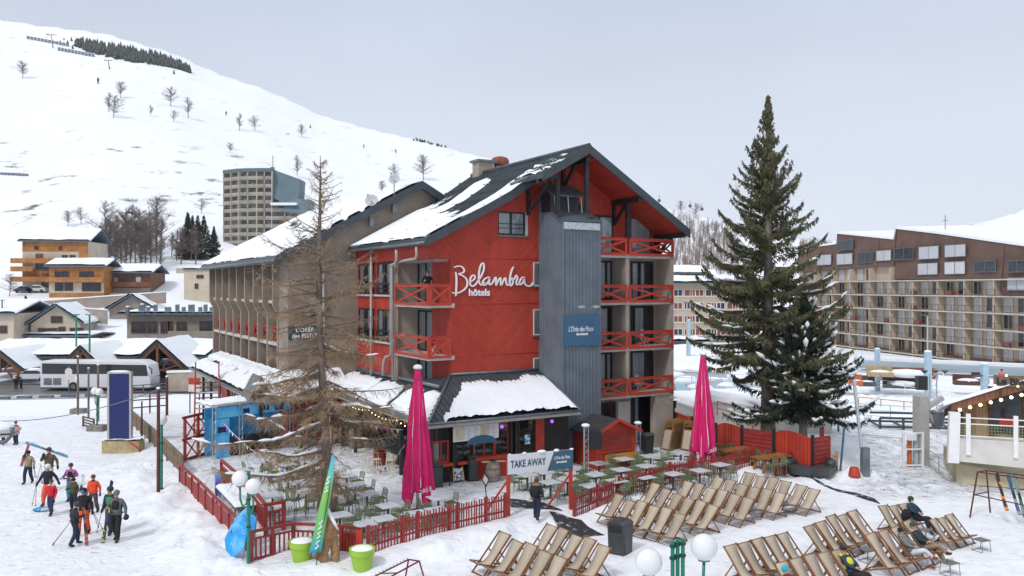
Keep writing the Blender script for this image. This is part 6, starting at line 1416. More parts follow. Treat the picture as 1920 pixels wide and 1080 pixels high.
def bare_tree(seed,H_=8.0,spread=.42,n1=26,lab='x',up=.9):
 t=thing('bare_tree',lab,'tree'); r_=random.Random(seed); S=[]; TW=[]
 m=MB(); z1=H_*.8; kx=r_.uniform(-.4,.4); m.tube([(0,0,-.5),(kx*.3,0,H_*.3),(kx,0,z1),(kx,0,H_)],[.16,.12,.06,.02],5); m.build('trunk',M['greytwig'],t)
 for i in range(n1):
  z=H_*(.22+.72*(i/n1)); a=r_.uniform(0,6.28); f=z/H_; L=H_*spread*math.sin(math.pi*min(1,.22+f*.72))*r_.uniform(.6,1.1); P=Vector((kx*min(1,z/z1),0,z)); e_=up*r_.uniform(.6,1.1)
  for j in range(4):
   Q=P+Vector((math.cos(a)*math.cos(e_),math.sin(a)*math.cos(e_),math.sin(e_)))*L/4; a+=r_.uniform(-.3,.3); S.append((*P,.05*(1-j/4)+.012,*Q,.05*(1-(j+1)/4)+.01))
   for _ in range(6):
    o0=P.lerp(Q,r_.random()); s_=r_.uniform(0,6.28); v=Vector((math.cos(s_),math.sin(s_),r_.uniform(-.1,1.2))).normalized()*r_.uniform(.3,.9)*L*.45; TW.append((*o0,.018,*(o0+v),.008)); o1=o0+v*r_.uniform(.3,.9); s2=r_.uniform(0,6.28); TW.append((*o1,.012,*(o1+Vector((math.cos(s2),math.sin(s2),.6))*L*.16),.006))
   P=Q
 sticks('crown',S+TW,M['greytwig'],t,3); return t
BT=[bare_tree(1,8,.48,34,up=.55),bare_tree(2,8,.5,26,up=.45),bare_tree(3,8,.30,32,up=.7)]; bt_first=[True]*3
def bare_at(px,pyb,hpx,k,lab,grp,widen=1.0):
 p=ground(px,pyb); h=hpx/F*p.y; s_=h/8.0; place(BT[k],bt_first[k],p-Vector((0,0,.1)),rnd.uniform(0,6.28),lab,scale=(s_*widen,s_*widen,s_),group=grp); bt_first[k]=False
G1='bare trees scattered on the snow slope'
for px,pb,h,k,lb in((43,147,33,0,'round bare tree alone high on the left slope'),(226,184,32,0,'largest bare tree at the back of the trio on the slope'),(204,210,38,2,'left bare tree of the trio on the slope'),(213,221,44,1,'front bare tree of the trio on the slope, trunk leaning'),(320,199,36,0,'bare tree left of the pair in mid slope'),(353,221,40,2,'slim bare tree right of the pair in mid slope'),(325,229,23,1,'small round bare tree below the pair in mid slope'),(283,218,22,2,'tiny slim bare tree between the trio and the pair'),(449,245,34,2,'bare tree standing alone right of mid slope'),(478,246,30,1,'crooked thin bare tree beside a snow lance'),(566,258,25,0,'bare tree lowest of the skyline slope on the right'),(432,287,20,0,'small bare tree above the concrete tower'),(557,332,42,2,'bare tree rising right behind the concrete tower'),(741,338,32,1,'bare tree behind the satellite dishes'),(794,338,48,0,'tall bare tree beyond the wing ridge'),(378,401,30,1,'bare tree on the slope left of the tower'),(128,424,30,0,'left bare tree above the orange chalet'),(152,421,34,1,'right bare tree above the orange chalet'),(716,362,24,0,'faint bare tree just above the wing roof'),(18,556,44,1,'dark bare bush like tree at the far left edge')):
 bare_at(px,pb,h,k,lb,G1)
for i in range(30):
 px=190+(i*47%113); pb=470+(i*17%46); bare_at(px,pb,50+(i*29%62),(2,0,1)[i%3],'bare birch in the grove right of the orange chalet','birches in the grove',.75)
for i in range(7):bare_at(322+i*9,482+(i%3)*7,50+i%3*12,2,'thin bare tree left of the dark conifers','thin trees by the conifers')
cn_=spruce('conifer','x',(0,0,0),10.0,lambda f:float(np.interp(f,[0,.2,1],[2.9,2.5,.1])),2,M['needle2'],3,snow=.14,trunk=.14,spray=2.6,droop=.3,flat=True,grp='dark conifers below the tower')
for i,(px,pb,h,lb)in enumerate(((352,486,88,'leftmost dark conifer below the concrete tower'),(361,480,76,'second dark conifer in the clump below the tower'),(371,486,82,'third dark conifer in the clump below the tower'),(382,484,80,'fourth dark conifer, close to the tower'),(401,486,62,'rightmost dark snowy conifer against the tower'),(48,616,62,'snowy conifer between the houses at far left'),(36,618,48,'smaller snowy conifer at far left beside another'))):
 p=ground(px,pb); s_=h/F*p.y/10; place(cn_,i==0,p,i*1.3,lb,scale=s_)
def mass(name,lab,pts,hr,mt,cat,seed,wide=.3,bare=False,grp=None):
 r_=random.Random(seed); V_=[]; Fq=[]; S=[]
 for px,py in pts:
  p=ground(px,py); h=r_.uniform(*hr)*p.y/F
  if bare:
   k=22
   for i in range(k):z=h*(.15+.8*i/k); a=r_.uniform(0,6.28); L=h*.22*math.sin(math.pi*(i+3)/(k+3)); o0=p+Vector((0,0,z)); S.append((*o0,.05,*(o0+Vector((math.cos(a)*L,math.sin(a)*L,L*1.2))),.03))
   S.append((*(p-Vector((0,0,1))),.12,*(p+Vector((0,0,h))),.04)); continue
  for j in range(4):
   n0=len(V_); z0=h*(.08+.22*j); z1=min(h,z0+h*.38); rr=h*wide*(1-.22*j)
   for k in range(7):a=k*.8976+r_.uniform(-.2,.2); q=rr*r_.uniform(.6,1.2); V_.append((p.x+q*math.cos(a),p.y+q*math.sin(a),p.z+z0-r_.uniform(0,.06)*h))
   V_.append((p.x,p.y,p.z+z1)); Fq+=[(n0+k,n0+(k+1)%7,n0+7)for k in range(7)]
 if bare:o_=sticks(name,S,mt,None,3)
 else:o_=np_mesh(name,V_,Fq,mt,None,smooth=False)
 return tag(o_,lab,cat,kind='stuff')
pts=[]
r_=random.Random(2)
while len(pts)<620:
 x=r_.uniform(140,356); f=(x-140)/216; top_=np.interp(x,[140,165,200,250,300,340,356],[80,76,82,92,103,120,130]); bot=np.interp(x,[140,165,200,250,300,340,356],[86,98,108,118,124,132,138]); y=r_.uniform(top_+6,bot); pts.append((x,y))
mass('conifer_plantation','dark conifer plantation in a long strip below the skyline',pts,(9,17),M['farneedle'],'forest',3,.26)
mass('conifer_fringe','small scattered conifers left of the long plantation',[(120,76),(134,77),(145,79),(127,83),(136,92),(326,139),(148,86),(113,82),(582,240)],(6,9),M['farneedle'],'forest',4,.3)
pts=[(x,262+(x-775)*.20+r_.uniform(-3,3))for x in[r_.uniform(775,935)for _ in range(130)]]
mass('ridge_scrub','dark line of low trees along the ridge left of the chimney',pts,(3,5),M['farneedle'],'scrub',5,.6)
pts=[]
while len(pts)<560:
 x=r_.uniform(1262,1385); pts.append((x,r_.uniform(np.interp(x,[1262,1300,1380],[412,420,440]),520)))
while len(pts)<640:x=r_.uniform(1500,1560); pts.append((x,r_.uniform(468,480)))
M['fartwig']=mat('far_grey_twig',(.26,.20,.17),.9,.2,.1)
mass('hillside_wood','brown leafless wood on the hillside between hotel and spruce',pts,(14,27),M['fartwig'],'forest',6,bare=True)
for i,(px,pb,h)in enumerate(((1277,400,24),(1305,408,28),(1525,472,30),(1546,474,24),(1340,440,26))):bare_at(px,pb,h,i%3,['bare tree on the right skyline nearest the hotel','bare tree under the cable car pylon','tall skyline tree right of the spruce','second skyline tree right of the spruce','bare tree on the wooded slope left of the spruce'][i],'skyline trees on the right')
def bush(px,py,wpx,lab,i):
 p=ground(px,py); w_=wpx/F*p.y; t=thing('bush',lab,'bush',p,0,'snowed in bushes on the slope'); S=[]; r2=random.Random(i)
 for _ in range(160):a=r2.uniform(0,6.28); x=r2.gauss(0,w_*.3); o0=Vector((x,r2.gauss(0,w_*.15),0)); S.append((*o0,.04,*(o0+Vector((math.cos(a)*.5,math.sin(a)*.5,r2.uniform(.3,1.0)))*w_*.16),.02))
 sticks('twigs',S,M['greytwig'],t,3)
for i,(px,py,w_,lb)in enumerate(((21,314,20,'bush above the fence at the left edge'),(207,281,14,'left bush of the pair in mid slope'),(222,284,14,'right bush of the pair in mid slope'),(255,277,16,'bush right of the mid slope pair'),(303,377,38,'wide dark bush above the conifers'),(240,378,40,'dark bush above the birch grove'),(440,295,30,'trailing scrub under the small tree above the tower'),(538,252,9,'small hut like bush on the right slope'),(240,401,24,'dark oval bush inside the top of the birch grove'),(75,312,0.1,''))):
 if lb:bush(px,py,w_,lb,i)
# ================================================================== LEFT SIDE OF THE VALLEY
M['cream']=mat('cream_render',(.52,.45,.35),.85,.08,.5); M['orange']=stripes(mat('orange_timber',(.40,.17,.05),.7,.2,.6),0,.3,.1,.02,.7); M['brownwood']=stripes(mat('brown_timber',(.17,.075,.04),.7,.2,.6),0,.25,.1,.02,.7); M['taupe']=mat('taupe_render',(.30,.25,.215),.85,.08,.5)
M['bluefascia']=mat('blue_grey_fascia',(.10,.15,.20),.6); M['fglass']=mat('far_window_glass',(.03,.036,.045),.12,.3,.8); M['shutter']=mat('pale_shutter',(.46,.47,.50),.7,.06,.5); M['redcurt']=mat('dull_red_shutter',(.20,.07,.055),.8)
WC={}
def wall_window(parent,x,z,w_,h,y=0,mt='brownwood',kind='glass',name='window'):
 """small far window: frame, pane; placed on a wall facing -y"""
 key=(round(w_,2),round(h,2),mt,kind)
 if key not in WC:
  m=MB(); e=min(.09,w_*.1)
  for a in((0,0,w_,e),(0,h-e,w_,h),(0,e,e,h-e),(w_-e,e,w_,h-e),(w_/2-e/2,e,w_/2+e/2,h-e)):m.box(a[0],-.10,a[1],a[2],-.004,a[3])
  m.cur=1; m.box(e,-.04,e,w_-e,-.006,h-e)if kind!='shut' else m.box(e*.5,-.085,e*.5,w_-e*.5,-.006,h-e*.5)
  WC[key]=m.build(name,[M[mt],M['fglass']if kind=='glass' else M['shutter']if kind=='shut' else M['curtain']if kind=='curt' else M['redcurt']],parent); WC[key].location=(x,y,z); return
 o_=WC[key].copy(); col.objects.link(o_); adopt(o_,parent); o_.location=(x,y,z)
def house(lab,px0,px1,pyb,z_e,z_r,dep,wallm,wins=(),ridge='side',rz=0.0,fasc='bluefascia',over=.8,bands=(),balc=(),name='chalet',cat='house',snow=.35,yoff=0):
 a,b=ground(px0,pyb),ground(px1,pyb); Y=(a.y+b.y)/2+yoff; a=at(px0,pyb,Y); b=at(px1,pyb,Y); W_=(b.x-a.x)/max(.3,math.cos(rz)); zb=a.z; s_=Y/F
 t=thing(name,lab,cat,(a.x,Y,zb-1.0),rz); he=(pyb-z_e)*s_+1; hr=(pyb-z_r)*s_+1 if ridge!='side' else CAMH+(540-z_r)/F*(Y+dep/2)-snow-.22-zb+1
 m=MB();
 if ridge=='side':m.box(0,0,0,W_,dep,he)
 else:m.prism([(0,0,0),(W_,0,0),(W_,0,he),(W_/2,0,hr),(0,0,he)],(0,dep,0))
 m.build('wall',M[wallm],t)
 for(f0,f1,g0,g1,mt,dd)in bands:m=MB(); m.box(W_*f0,-dd,1+(he-1)*g0,W_*f1,-.01,1+(he-1)*g1); m.build('timber_cladding' if mt in('orange','brownwood')else 'wall_panel',M[mt],t)
 for(f0,f1,g,mt)in balc:
  zz=1+(he-1)*g; m=MB(); m.box(W_*f0,-1.3,zz-.15,W_*f1,0,zz); m.box(W_*f0,-1.3,zz,W_*f1,-1.22,zz+.95); m.build('balcony',M[mt],t)
 for(fx,gz_,w_,h,mt,kd)in wins:wall_window(t,W_*fx,1+(he-1)*gz_,w_,h,-.02,mt,kd)
 S_=[((-over,-over,he-.15),(W_+over,-over,he-.15),(W_+over,dep/2,hr),(-over,dep/2,hr)),((-over,dep+over,he-.15),(W_+over,dep+over,he-.15),(W_+over,dep/2,hr),(-over,dep/2,hr))]if ridge=='side' else[((-over,-over,he-.3),(W_/2,-over,hr+.15),(W_/2,dep+over,hr+.15),(-over,dep+over,he-.3)),((W_+over,-over,he-.3),(W_/2,-over,hr+.15),(W_/2,dep+over,hr+.15),(W_+over,dep+over,he-.3))]
 m=MB();
 for q in S_:m.prism(q,(0,0,.22))
 rf_=m.build('roof',M[fasc],t)
 for q in S_:
  q=[Vector(p)for p in q]
  snow_sheet('roof_snow',t,lambda U,Vv:tuple((q[0][k]*(1-U)*(1-Vv)+q[1][k]*U*(1-Vv)+q[2][k]*U*Vv+q[3][k]*(1-U)*Vv+(.22 if k==2 else 0))for k in range(3)),30,16,lambda U,Vv:snow+vnoise(U*6,Vv*3,3,1,int(px0))*snow*.5-.3*(np.minimum(U,1-U)<.001))
 return t,W_,he,hr
Wn=lambda fx,g,w_=1.2,h=1.3,mt='brownwood',k='glass':(fx,g,w_,h,mt,k)
t,W_,he,hr=house('tall orange and cream alpine chalet block with snowy roofs on the far left',42,158,548,452,427,12,'cream',[Wn(.18,.83,1,.9),Wn(.55,.83,.8,.9),Wn(.2,.62,1.6,1.6,'orange','red'),Wn(.6,.62),Wn(.72,.62),Wn(.2,.42,4,1.6),Wn(.12,.24,1.2,1.4),Wn(.3,.24,4.5,1.6),Wn(.85,.24,3,1.4),Wn(.28,.02,4.5,2.6,'cream'),Wn(.62,.04,1.4,2.4),Wn(.8,.02,3,2.4)],bands=[(0,1,.80,.99,'orange',.06),(0,1.0,.20,.45,'orange',.06),(.86,1,.6,.99,'orange',.07)],balc=[(-.14,.8,.58,'orange'),(-.14,.2,.42,'orange'),(-.14,1,.22,'orange')],name='chalet_block',rz=.12)
house('lower snow roofed annex in front of the orange chalet block',92,190,549,499,483,8,'orange',[Wn(.1,.55,3,1.5),Wn(.55,.55,3,1.5),Wn(.1,.05,4,2.2,'cream'),Wn(.6,.05,4,2.2)],bands=[(0,1,0,.38,'cream',.05)],balc=[(-.02,1.02,.42,'orange')],name='chalet_annex',rz=.1,yoff=-6)
house('brown timber and white chalet with a wide snowy roof below the orange block',160,276,551,511,494,11,'brownwood',[Wn(.1,.45,2.2,1.4),Wn(.43,.4,1,1.8,'brownwood','shut'),Wn(.56,.4,2,1.8),Wn(.78,.4,1,1.9,'offwhite','shut'),Wn(.28,.02,2,1.4,'brownwood','red')],bands=[(.02,.36,.3,.95,'offwhite',.05),(0,1,0,.28,'taupe',.06)],balc=[(.38,.98,.36,'brownwood')],rz=.12)
house('pale peach building with small windows on the slope left of the tower',345,412,566,505,501,14,'cream',[Wn(.35,.72,1.6,.8),Wn(.75,.6,.8,1.2),Wn(.82,.3,.8,1.0),Wn(.3,.4,.8,1.2),Wn(.95,.6,.8,1.2)],name='peach_building',over=.3,snow=.2)
house('cream gabled house with snowy roof behind the long low arcade',58,140,642,607,575,12,'cream',[Wn(.14,.35,3,1.3),Wn(.55,.35,1.1,1.5),Wn(.78,.35,2.2,1.3),Wn(.4,1.02,1.8,1.2)],'gable',0.25,balc=[(0,1,.12,'taupe')],name='gabled_house')
house('snow roofed yellow house at the far left edge',-60,26,650,588,560,12,'cream',[Wn(.7,.4)],'side',name='edge_house')
house('long low arcade with snowy roof and small gables at left',18,165,648,629,619,7,'brownwood',[Wn(.1+.16*i,.15,2.6,1.3,'orange')for i in range(5)],name='arcade',snow=.3,yoff=2)
house('long taupe two storey building with many chimneys behind the timber shelter',238,404,662,588,578,14,'taupe',[Wn(.05,.5,2.4,1.9),Wn(.23,.5,1.7,1.9),Wn(.38,.5,1.7,1.9,'redcurt'),Wn(.46,.5,.9,1.9),Wn(.56,.48,1.7,2.0),Wn(.82,.48,2.2,2.1),Wn(.08,.05,2,1.2),Wn(.3,.05,2,1.2),Wn(.5,.05,1.6,1.2),Wn(.85,.02,2,1.8)],bands=[],balc=[(.5,1.02,.42,'taupe')],name='long_building',cat='building',over=1.2,snow=.3)
house('low snowy gable roof rising behind the long taupe building',205,280,600,580,556,10,'taupe',[Wn(.4,.5)],'gable',.2,name='gabled_house')
for i,px in enumerate((222,250,262,276,300,318,330,345,362,372,386)):
 p=at(px,584,128 if px>236 else 126); r=thing('roof_chimney',ORD[i]+' small snow capped chimney from left above the long taupe building','chimney',(p.x,p.y+3,p.z-.8),0,'chimneys on the long taupe building'); m=MB(); m.box(-.25-.2*(i%3==1),-.25,0,.25+.2*(i%3==1),.25,1.4+.4*(i%2)); m.build('stack',M['zinc'],r); m=MB(); m.ball((0,0,1.45+.4*(i%2)),.32,8,5,sz=.5); m.build('snow_cap',M['snow'],r)
def tower_block():
 Y=270.0; a=at(410,480,Y); s_=Y/F; t=thing('tower_block','tall fan shaped concrete apartment tower with rows of balconies on the slope','apartment tower',(a.x,Y,0)); zt=at(0,322,Y).z; fl=2.62
 P2=[(0,2.0),(.8,0.5),(13.2*.62,-2.5),(19,-2.5),(26.5,1.0)]; xs=lambda px:(px-410)*s_
 pts=[(xs(412),3.0),(xs(448),-1.0),(xs(484),-2.0),(xs(512),-2.0),(xs(560),-1.6)]; zt2=at(0,385,Y).z
 m=MB(); m.prism([(x,y+1.6,5)for x,y in pts[:4]]+[(xs(512),14,5),(xs(412),14,5)],(0,0,zt-5)); m.prism([(x,y+1.6,5)for x,y in pts[3:]]+[(xs(578),14,5),(xs(512),13.9,5)],(0,0,zt2-5)); m.build('wall',M['darkroom2']if 'darkroom2' in M else M.setdefault('darkroom2',mat('shadowed_glazing',(.20,.20,.20),.5,scale=.5,c2=(.45,.46,.47),thr=(.45,.6),coord='Object')),t)  # wall tone is a blotchy mix of mid and light grey
 n=int((zt-8)/fl)
 for k in range(n+1):
  z=zt-k*fl
  for(x0,y0),(x1,y1)in zip(pts,pts[1:]):
   if x0>=xs(512)-.1 and z>zt2:continue
   A,B_=Vector((x0,y0,z)),Vector((x1,y1,z)); d=(B_-A).normalized(); nr=Vector((d.y,-d.x,0))
   m=MB(); m.prism([A,B_,B_-nr*1.6,A-nr*1.6],(0,0,-.25));
   if k:m.prism([A,B_,B_+UP*1.05,A+UP*1.05],-nr*.12)if False else m.prism([A+UP*.1,B_+UP*.1,B_+UP*.95,A+UP*.95],-nr*.1)
   m.build('balcony_front',M['balcony_tan']if 'balcony_tan' in M else M.setdefault('balcony_tan',mat('tan_concrete',(.32,.30,.26),.9,.15,.3)),t)
   if k==n:continue
   L=(B_-A).length; c_=max(2,round(L/3.6)); m=MB()
   for j in range(c_+1):q=A.lerp(B_,j/c_); m.prism([q,q-nr*1.55,q-nr*1.55-UP*fl,q-UP*fl],d*.22)
   m.build('balcony_divider',M['cream'],t)
 m=MB(); m.prism([(x,y-.3,zt)for x,y in pts[:4]]+[(xs(512),14,zt),(xs(412),14,zt)],(0,0,.9)); m.build('roof_parapet',M['bluefascia'],t)
 bl=M['bluepanel']=mat('slate_blue_cladding',(.10,.16,.20),.6,.1,.2)
 for(x0,x1,yt0,yt1,yb0,yb1,py0)in((513,560,318,335,372,390,-1.2),(535,580,372,374,398,404,-2.6)):
  z=lambda py:at(0,py,Y).z
  m=MB(); m.prism([(xs(x0),py0,z(yb0)),(xs(x1),py0,z(yb1)),(xs(x1),py0+2,z(yt1)),(xs(x0),py0+2,z(yt0))],(0,8,0)); m.build('blue_mansard',bl,t)
 m=MB(); m.mesh([(xs(505),3,zt+.9),(xs(560),3,at(0,337,Y).z),(xs(520),6,zt+4.2),(xs(560),12,at(0,337,Y).z),(xs(505),12,zt+.9)],[(0,1,2),(1,3,2),(3,4,2),(4,0,2)]); m.box(xs(512),-3,zt2-.2,xs(560),2,zt2+.6); m.build('roof_snow',M['snow'],t)
 m=MB(); m.tube([(xs(505),4,zt),(xs(505),4,zt+6)],.12,4); m.box(xs(502),3,zt,xs(508),5,zt+2); m.build('antenna',M['zinc'],t)
tower_block()
def shelter():
 z_at=lambda py,Y:at(0,py,Y).z
 Y=108.0; a=at(-60,720,Y); b=at(385,720,Y); t=thing('timber_shelter','long snow covered coach shelter with three open timber gables','shelter',(a.x,Y,-3)); W_=b.x-a.x; s_=Y/F; X=lambda px:(px+60)*s_; Z=lambda py:z_at(py,Y)+3
 ZR=z_at(634,117)+3-.65; q=[Vector((0,0,Z(672))),Vector((W_,0,Z(672))),Vector((W_,9,ZR)),Vector((0,9,ZR))]; m=MB(); m.prism(q,(0,0,.25)); m.prism([(0,18,Z(672)),(W_,18,Z(672)),(W_,9,ZR),(0,9,ZR)],(0,0,.25)); m.build('roof',M['fascia'],t)
 snow_sheet('roof_snow',t,lambda U,Vv:tuple((q[0][k]*(1-U)*(1-Vv)+q[1][k]*U*(1-Vv)+q[2][k]*U*Vv+q[3][k]*(1-U)*Vv+(.25 if k==2 else 0))for k in range(3)),90,30,lambda U,Vv:.38+vnoise(U*30,Vv*3,3,1,91)*.16-.1*(Vv<.03))
 for c_,hw_,top in((43,47,648),(188,47,640),(325,58,630)):
  x0,x1,xc=X(c_-hw_),X(c_+hw_),X(c_); ze,zt=Z(692 if c_<300 else 690),Z(top+8)
  m=MB()
  for sx,xe in((-1,x0),(1,x1)):m.prism([(xe,-5,ze),(xc,-5,zt),(xc,4,zt),(xe,4,ze)],(0,0,.2))
  g=m.build('gable_roof',M['fascia'],t)
  for sx,xe in((-1,x0),(1,x1)):
   Q=[Vector((xe,-5.1,ze+.2)),Vector((xc,-5.1,zt+.2)),Vector((xc,5,zt+.2)),Vector((xe,5,ze+.2))]
   snow_sheet('roof_snow',t,lambda U,Vv:tuple((Q[0][k]*(1-U)*(1-Vv)+Q[1][k]*U*(1-Vv)+Q[2][k]*U*Vv+Q[3][k]*(1-U)*Vv)for k in range(3)),20,20,lambda U,Vv:.28+vnoise(U*4,Vv*4,3,1,92)*.12)
  m=MB()
  for f in(0,1):yy=-4.8+f*.0;
  m.bar((x0+.5,-4.8,ze),(xc,-4.8,zt-.2),.3,.35); m.bar((x1-.5,-4.8,ze),(xc,-4.8,zt-.2),.3,.35); m.bar((x0+.7,-4.8,ze+.2),(x1-.7,-4.8,ze+.2),.28,.3); m.bar((xc,-4.8,ze),(xc,-4.8,zt-.4),.3)
  for f in(.3,.6):m.bar((x0+(xc-x0)*f,-4.8,ze+(zt-ze)*f-.2),(xc-(xc-x0)*.15,-4.8,ze+.3),.18); m.bar((x1+(xc-x1)*f,-4.8,ze+(zt-ze)*f-.2),(xc+(x1-xc)*.15,-4.8,ze+.3),.18)
  m.split('truss_beam',M['brownwood'],t)
  for x in(x0+.9,x1-.9):m=MB(); m.bar((x,-4.8,.2),(x,-4.8,ze+.2),.42); m.bar((x,-4.8,ze-1.6),(x+(1.4 if x<xc else-1.4),-4.8,ze+.1),.2); m.build('post',M['brownwood'],t)
 m=MB(); m.box(X(255),3,.1,W_,3.3,Z(690)); m.build('back_wall',M['darkroom'],t); m=MB(); m.box(0,6,.1,X(255),6.2,Z(692)); m.build('rear_panel',M['snow'],t)
 return t
shelter()
def drape(name,lab,quadpx,mt,kind='structure',dz=.05,n=(60,6),zfun=None):
 P=[ground(*q)for q in quadpx]; V_=[]
 for i in range(n[0]+1):
  for j in range(n[1]+1):u,v=i/n[0],j/n[1]; p=P[0].lerp(P[1],u).lerp(P[3].lerp(P[2],u),v); V_.append((p.x,p.y,float(gz(p.x,p.y))+dz))
 ii=np.arange((n[0]+1)*(n[1]+1)).reshape(n[0]+1,n[1]+1); q=np.stack([ii[:-1,:-1],ii[1:,:-1],ii[1:,1:],ii[:-1,1:]],-1).reshape(-1,4); return tag(np_mesh(name,V_,q,mt),lab,None,kind=kind)
M['asphalt']=mat('wet_asphalt',(.075,.072,.072),.45,scale=.25,c2=(.20,.19,.19),thr=(.4,.7),bump=.2); M['slush']=mat('brown_slush',(.26,.24,.23),.7,scale=.8,c2=(.62,.62,.64),thr=(.4,.65))
drape('road',None,[(-80,742),(420,738),(420,716),(-80,722)],M['asphalt']); drape('road_verge',None,[(-80,752),(300,744),(330,738),(-80,742)],M['slush'],dz=.045)
M['coachwhite']=mat('coach_white',(.68,.69,.72),.3,.05,.5); M['carwhite']=M['coachwhite']; M['tyre']=mat('tyre_black',(.02,.02,.02),.8); M['darkglass']=mat('dark_coach_glass',(.018,.02,.024),.08)
def coach():
 Y=97.0; zb=float(gz(-52,Y)); a=at(75,730,Y); b=at(283,730,Y); L=b.x-a.x; s_=Y/F; t=thing('coach','long white coach with dark windows parked beside the timber shelter','coach',(a.x,Y,zb+.05)); H_=3.55
 prof=[(0,.35),(0,3.2),(.25,H_),(L-1.2,H_),(L-.25,3.1),(L,1.6),(L-.05,.35)]
 m=MB(); m.prism([(x,0,z)for x,z in prof],(0,2.55,0)); m.build('body',M['coachwhite'],t,bevel=.08)
 m=MB(); m.prism([(.25,-.02,2.0),(L*.70,-.02,2.0),(L*.78,-.02,1.75),(L-.35,-.02,1.75),(L-.55,-.02,3.05),(.25,-.02,3.25)],(0,.01,0)); m.build('window_band',M['darkglass'],t)
 m=MB(); m.prism([(L-1.1,-.03,3.15),(L-.05,-.03,1.55),(L+.02,2.58,1.55),(L-1.0,2.58,3.15)],(.03,0,.02)); m.build('windscreen',M['darkglass'],t)
 for x in(L*.30,L*.80):m=MB(); n0=[(x+.55*math.cos(k*.5236),-.06,.5+.55*math.sin(k*.5236))for k in range(12)]; m.prism(n0,(0,.3,0)); w=m.build('wheel',M['tyre'],t); m=MB(); m.prism([(x+.28*math.cos(k*.5236),-.09,.5+.28*math.sin(k*.5236))for k in range(12)],(0,.03,0)); m.build('rim',M['zinc'],w)
 for x0,x1 in((.25,1.2),(1.35,2.3)):m=MB(); m.box(x0+.2,-.02,.7,x1+.2,.0,1.5); m.build('engine_grille',M['zinc'],t)
 m=MB(); m.tube([(L-.2,-.1,2.8),(L+.25,-.35,2.6),(L+.25,-.35,2.0)],.07,6); m.build('mirror',M['black'],t)
 m=MB(); m.box(.05,.02,.25,L-.2,2.5,.36); m.build('skirt',M['plasticgrey'],t)
coach()
def car(px0,px1,pyb,col_,lab,Y=None,h=1.5):
 p=ground((px0+px1)/2,pyb)if Y is None else at((px0+px1)/2,pyb,Y); L=4.5; t=thing('parked_car',lab,'car',(p.x,p.y,p.z+.02)); mt=mat('car_paint',col_,.3,metal=.1)
 m=MB(); m.prism([(x,0,z)for x,z in((-2.2,.3),(-2.25,.75),(-1.6,.95),(-.7,h-.05),(.9,h),(1.9,1.0),(2.2,.9),(2.25,.3))],(0,1.75,0)); m.build('body',mt,t,bevel=.06)
 m=MB(); m.prism([(x,-.015,z)for x,z in((-1.35,.98),(-.62,h-.12),(.85,h-.1),(1.6,1.0))],(0,.01,0)); m.build('side_window',M['darkglass'],t)
 for x in(-1.4,1.4):m=MB(); m.prism([(x+.33*math.cos(k*.6283),-.04,.33+.33*math.sin(k*.6283))for k in range(10)],(0,.2,0)); m.build('wheel',M['tyre'],t)
 m=MB(); m.ball((0,.9,h),1.2,10,5,sz=.12,sy=.6); m.build('roof_snow',M['snow'],t,smooth=True)
car(36,78,716,(.6,.62,.65),'white car half hidden behind the left end of the coach',103); car(318,356,731,(.04,.045,.05),'dark car under the grey wall right of the coach'); car(58,74,548,(.5,.52,.55),'pale car parked below the orange chalet block',184); car(36,50,549,(.05,.06,.08),'dark car at the foot of the orange chalet block',184)
def wall_seg(name,lab,pa,pb,Y0,Y1,h,mt,snow=True,th=.4,cat='wall'):
 a,b=at(*pa,Y0),at(*pb,Y1); d=b-a; rz=math.atan2(d.y,d.x); L=math.hypot(d.x,d.y); t=thing(name,lab,cat,(a.x,a.y,a.z),rz); m=MB(); dz=b.z-a.z; m.prism([(0,0,-h),(L,0,dz-h),(L,0,dz),(0,0,0)],(0,th,0)); m.build('wall_face',M[mt],t)
 if snow:m=MB(); k=24; pr=[]; m.prism([(0,-.1,.0),(L,-.1,dz),(L,th+.1,dz),(0,th+.1,0)],(0,0,.22)); m.build('snow_cover',M['snow'],t)
wall_seg('retaining_wall','grey concrete wall with a snow cap right of the coach',(313,699),(384,697),96,94,2.2,'concrete'); wall_seg('retaining_wall','long stone terrace wall below the brown chalet',(75,565),(310,548),165,165,2.2,'taupe'); wall_seg('retaining_wall','second lower terrace wall above the cream gabled house',(72,572),(200,582),150,150,2.5,'concrete'); wall_seg('retaining_wall','short snow capped wall above the conifers clearing',(330,503),(400,506),200,200,1.2,'cream')
a=ground(223,850); r_=thing('display_panel','tall dark blue display panel in a grey frame on a snowy plinth','display panel',(a.x,a.y,a.z)); s_=a.y/F; hh=(838-707)*s_
m=MB(); m.box(-.95,-.2,-.2,1.3,.6,.75); m.build('plinth',M['paletan'],r_)
m=MB(); m.box(-.72,0,.7,-.6,.25,.7+hh); m.box(.62,0,.7,.74,.25,.7+hh); m.box(-.6,0,.7+hh-.12,.62,.25,.7+hh); m.box(-.6,0,.7,.62,.25,.82); m.split('frame',M['pipe'],r_)
m=MB(); m.box(-.6,.05,.82,.62,.2,.7+hh-.12); m.build('panel',mat('deep_blue_panel',(.008,.018,.12),.35,.1,2),r_)
snow_sheet('snow_cover',r_,lambda U,Vv:(-1.0+U*2.35,-.25+Vv*.9,.75+0*U),30,14,lambda U,Vv:.14+vnoise(U*5,Vv*3,3,1,95)*.08); m=MB(); m.ball((0,.12,.7+hh),.7,10,5,sz=.12,sy=.25); m.build('snow_cap',M['snow'],r_,smooth=True); m=MB(); m.tube([(.75,-.3,.75),(1.2,-.35,.5),(1.5,-.4,.1)],.05,6); m.build('red_hose',M['red'],r_)
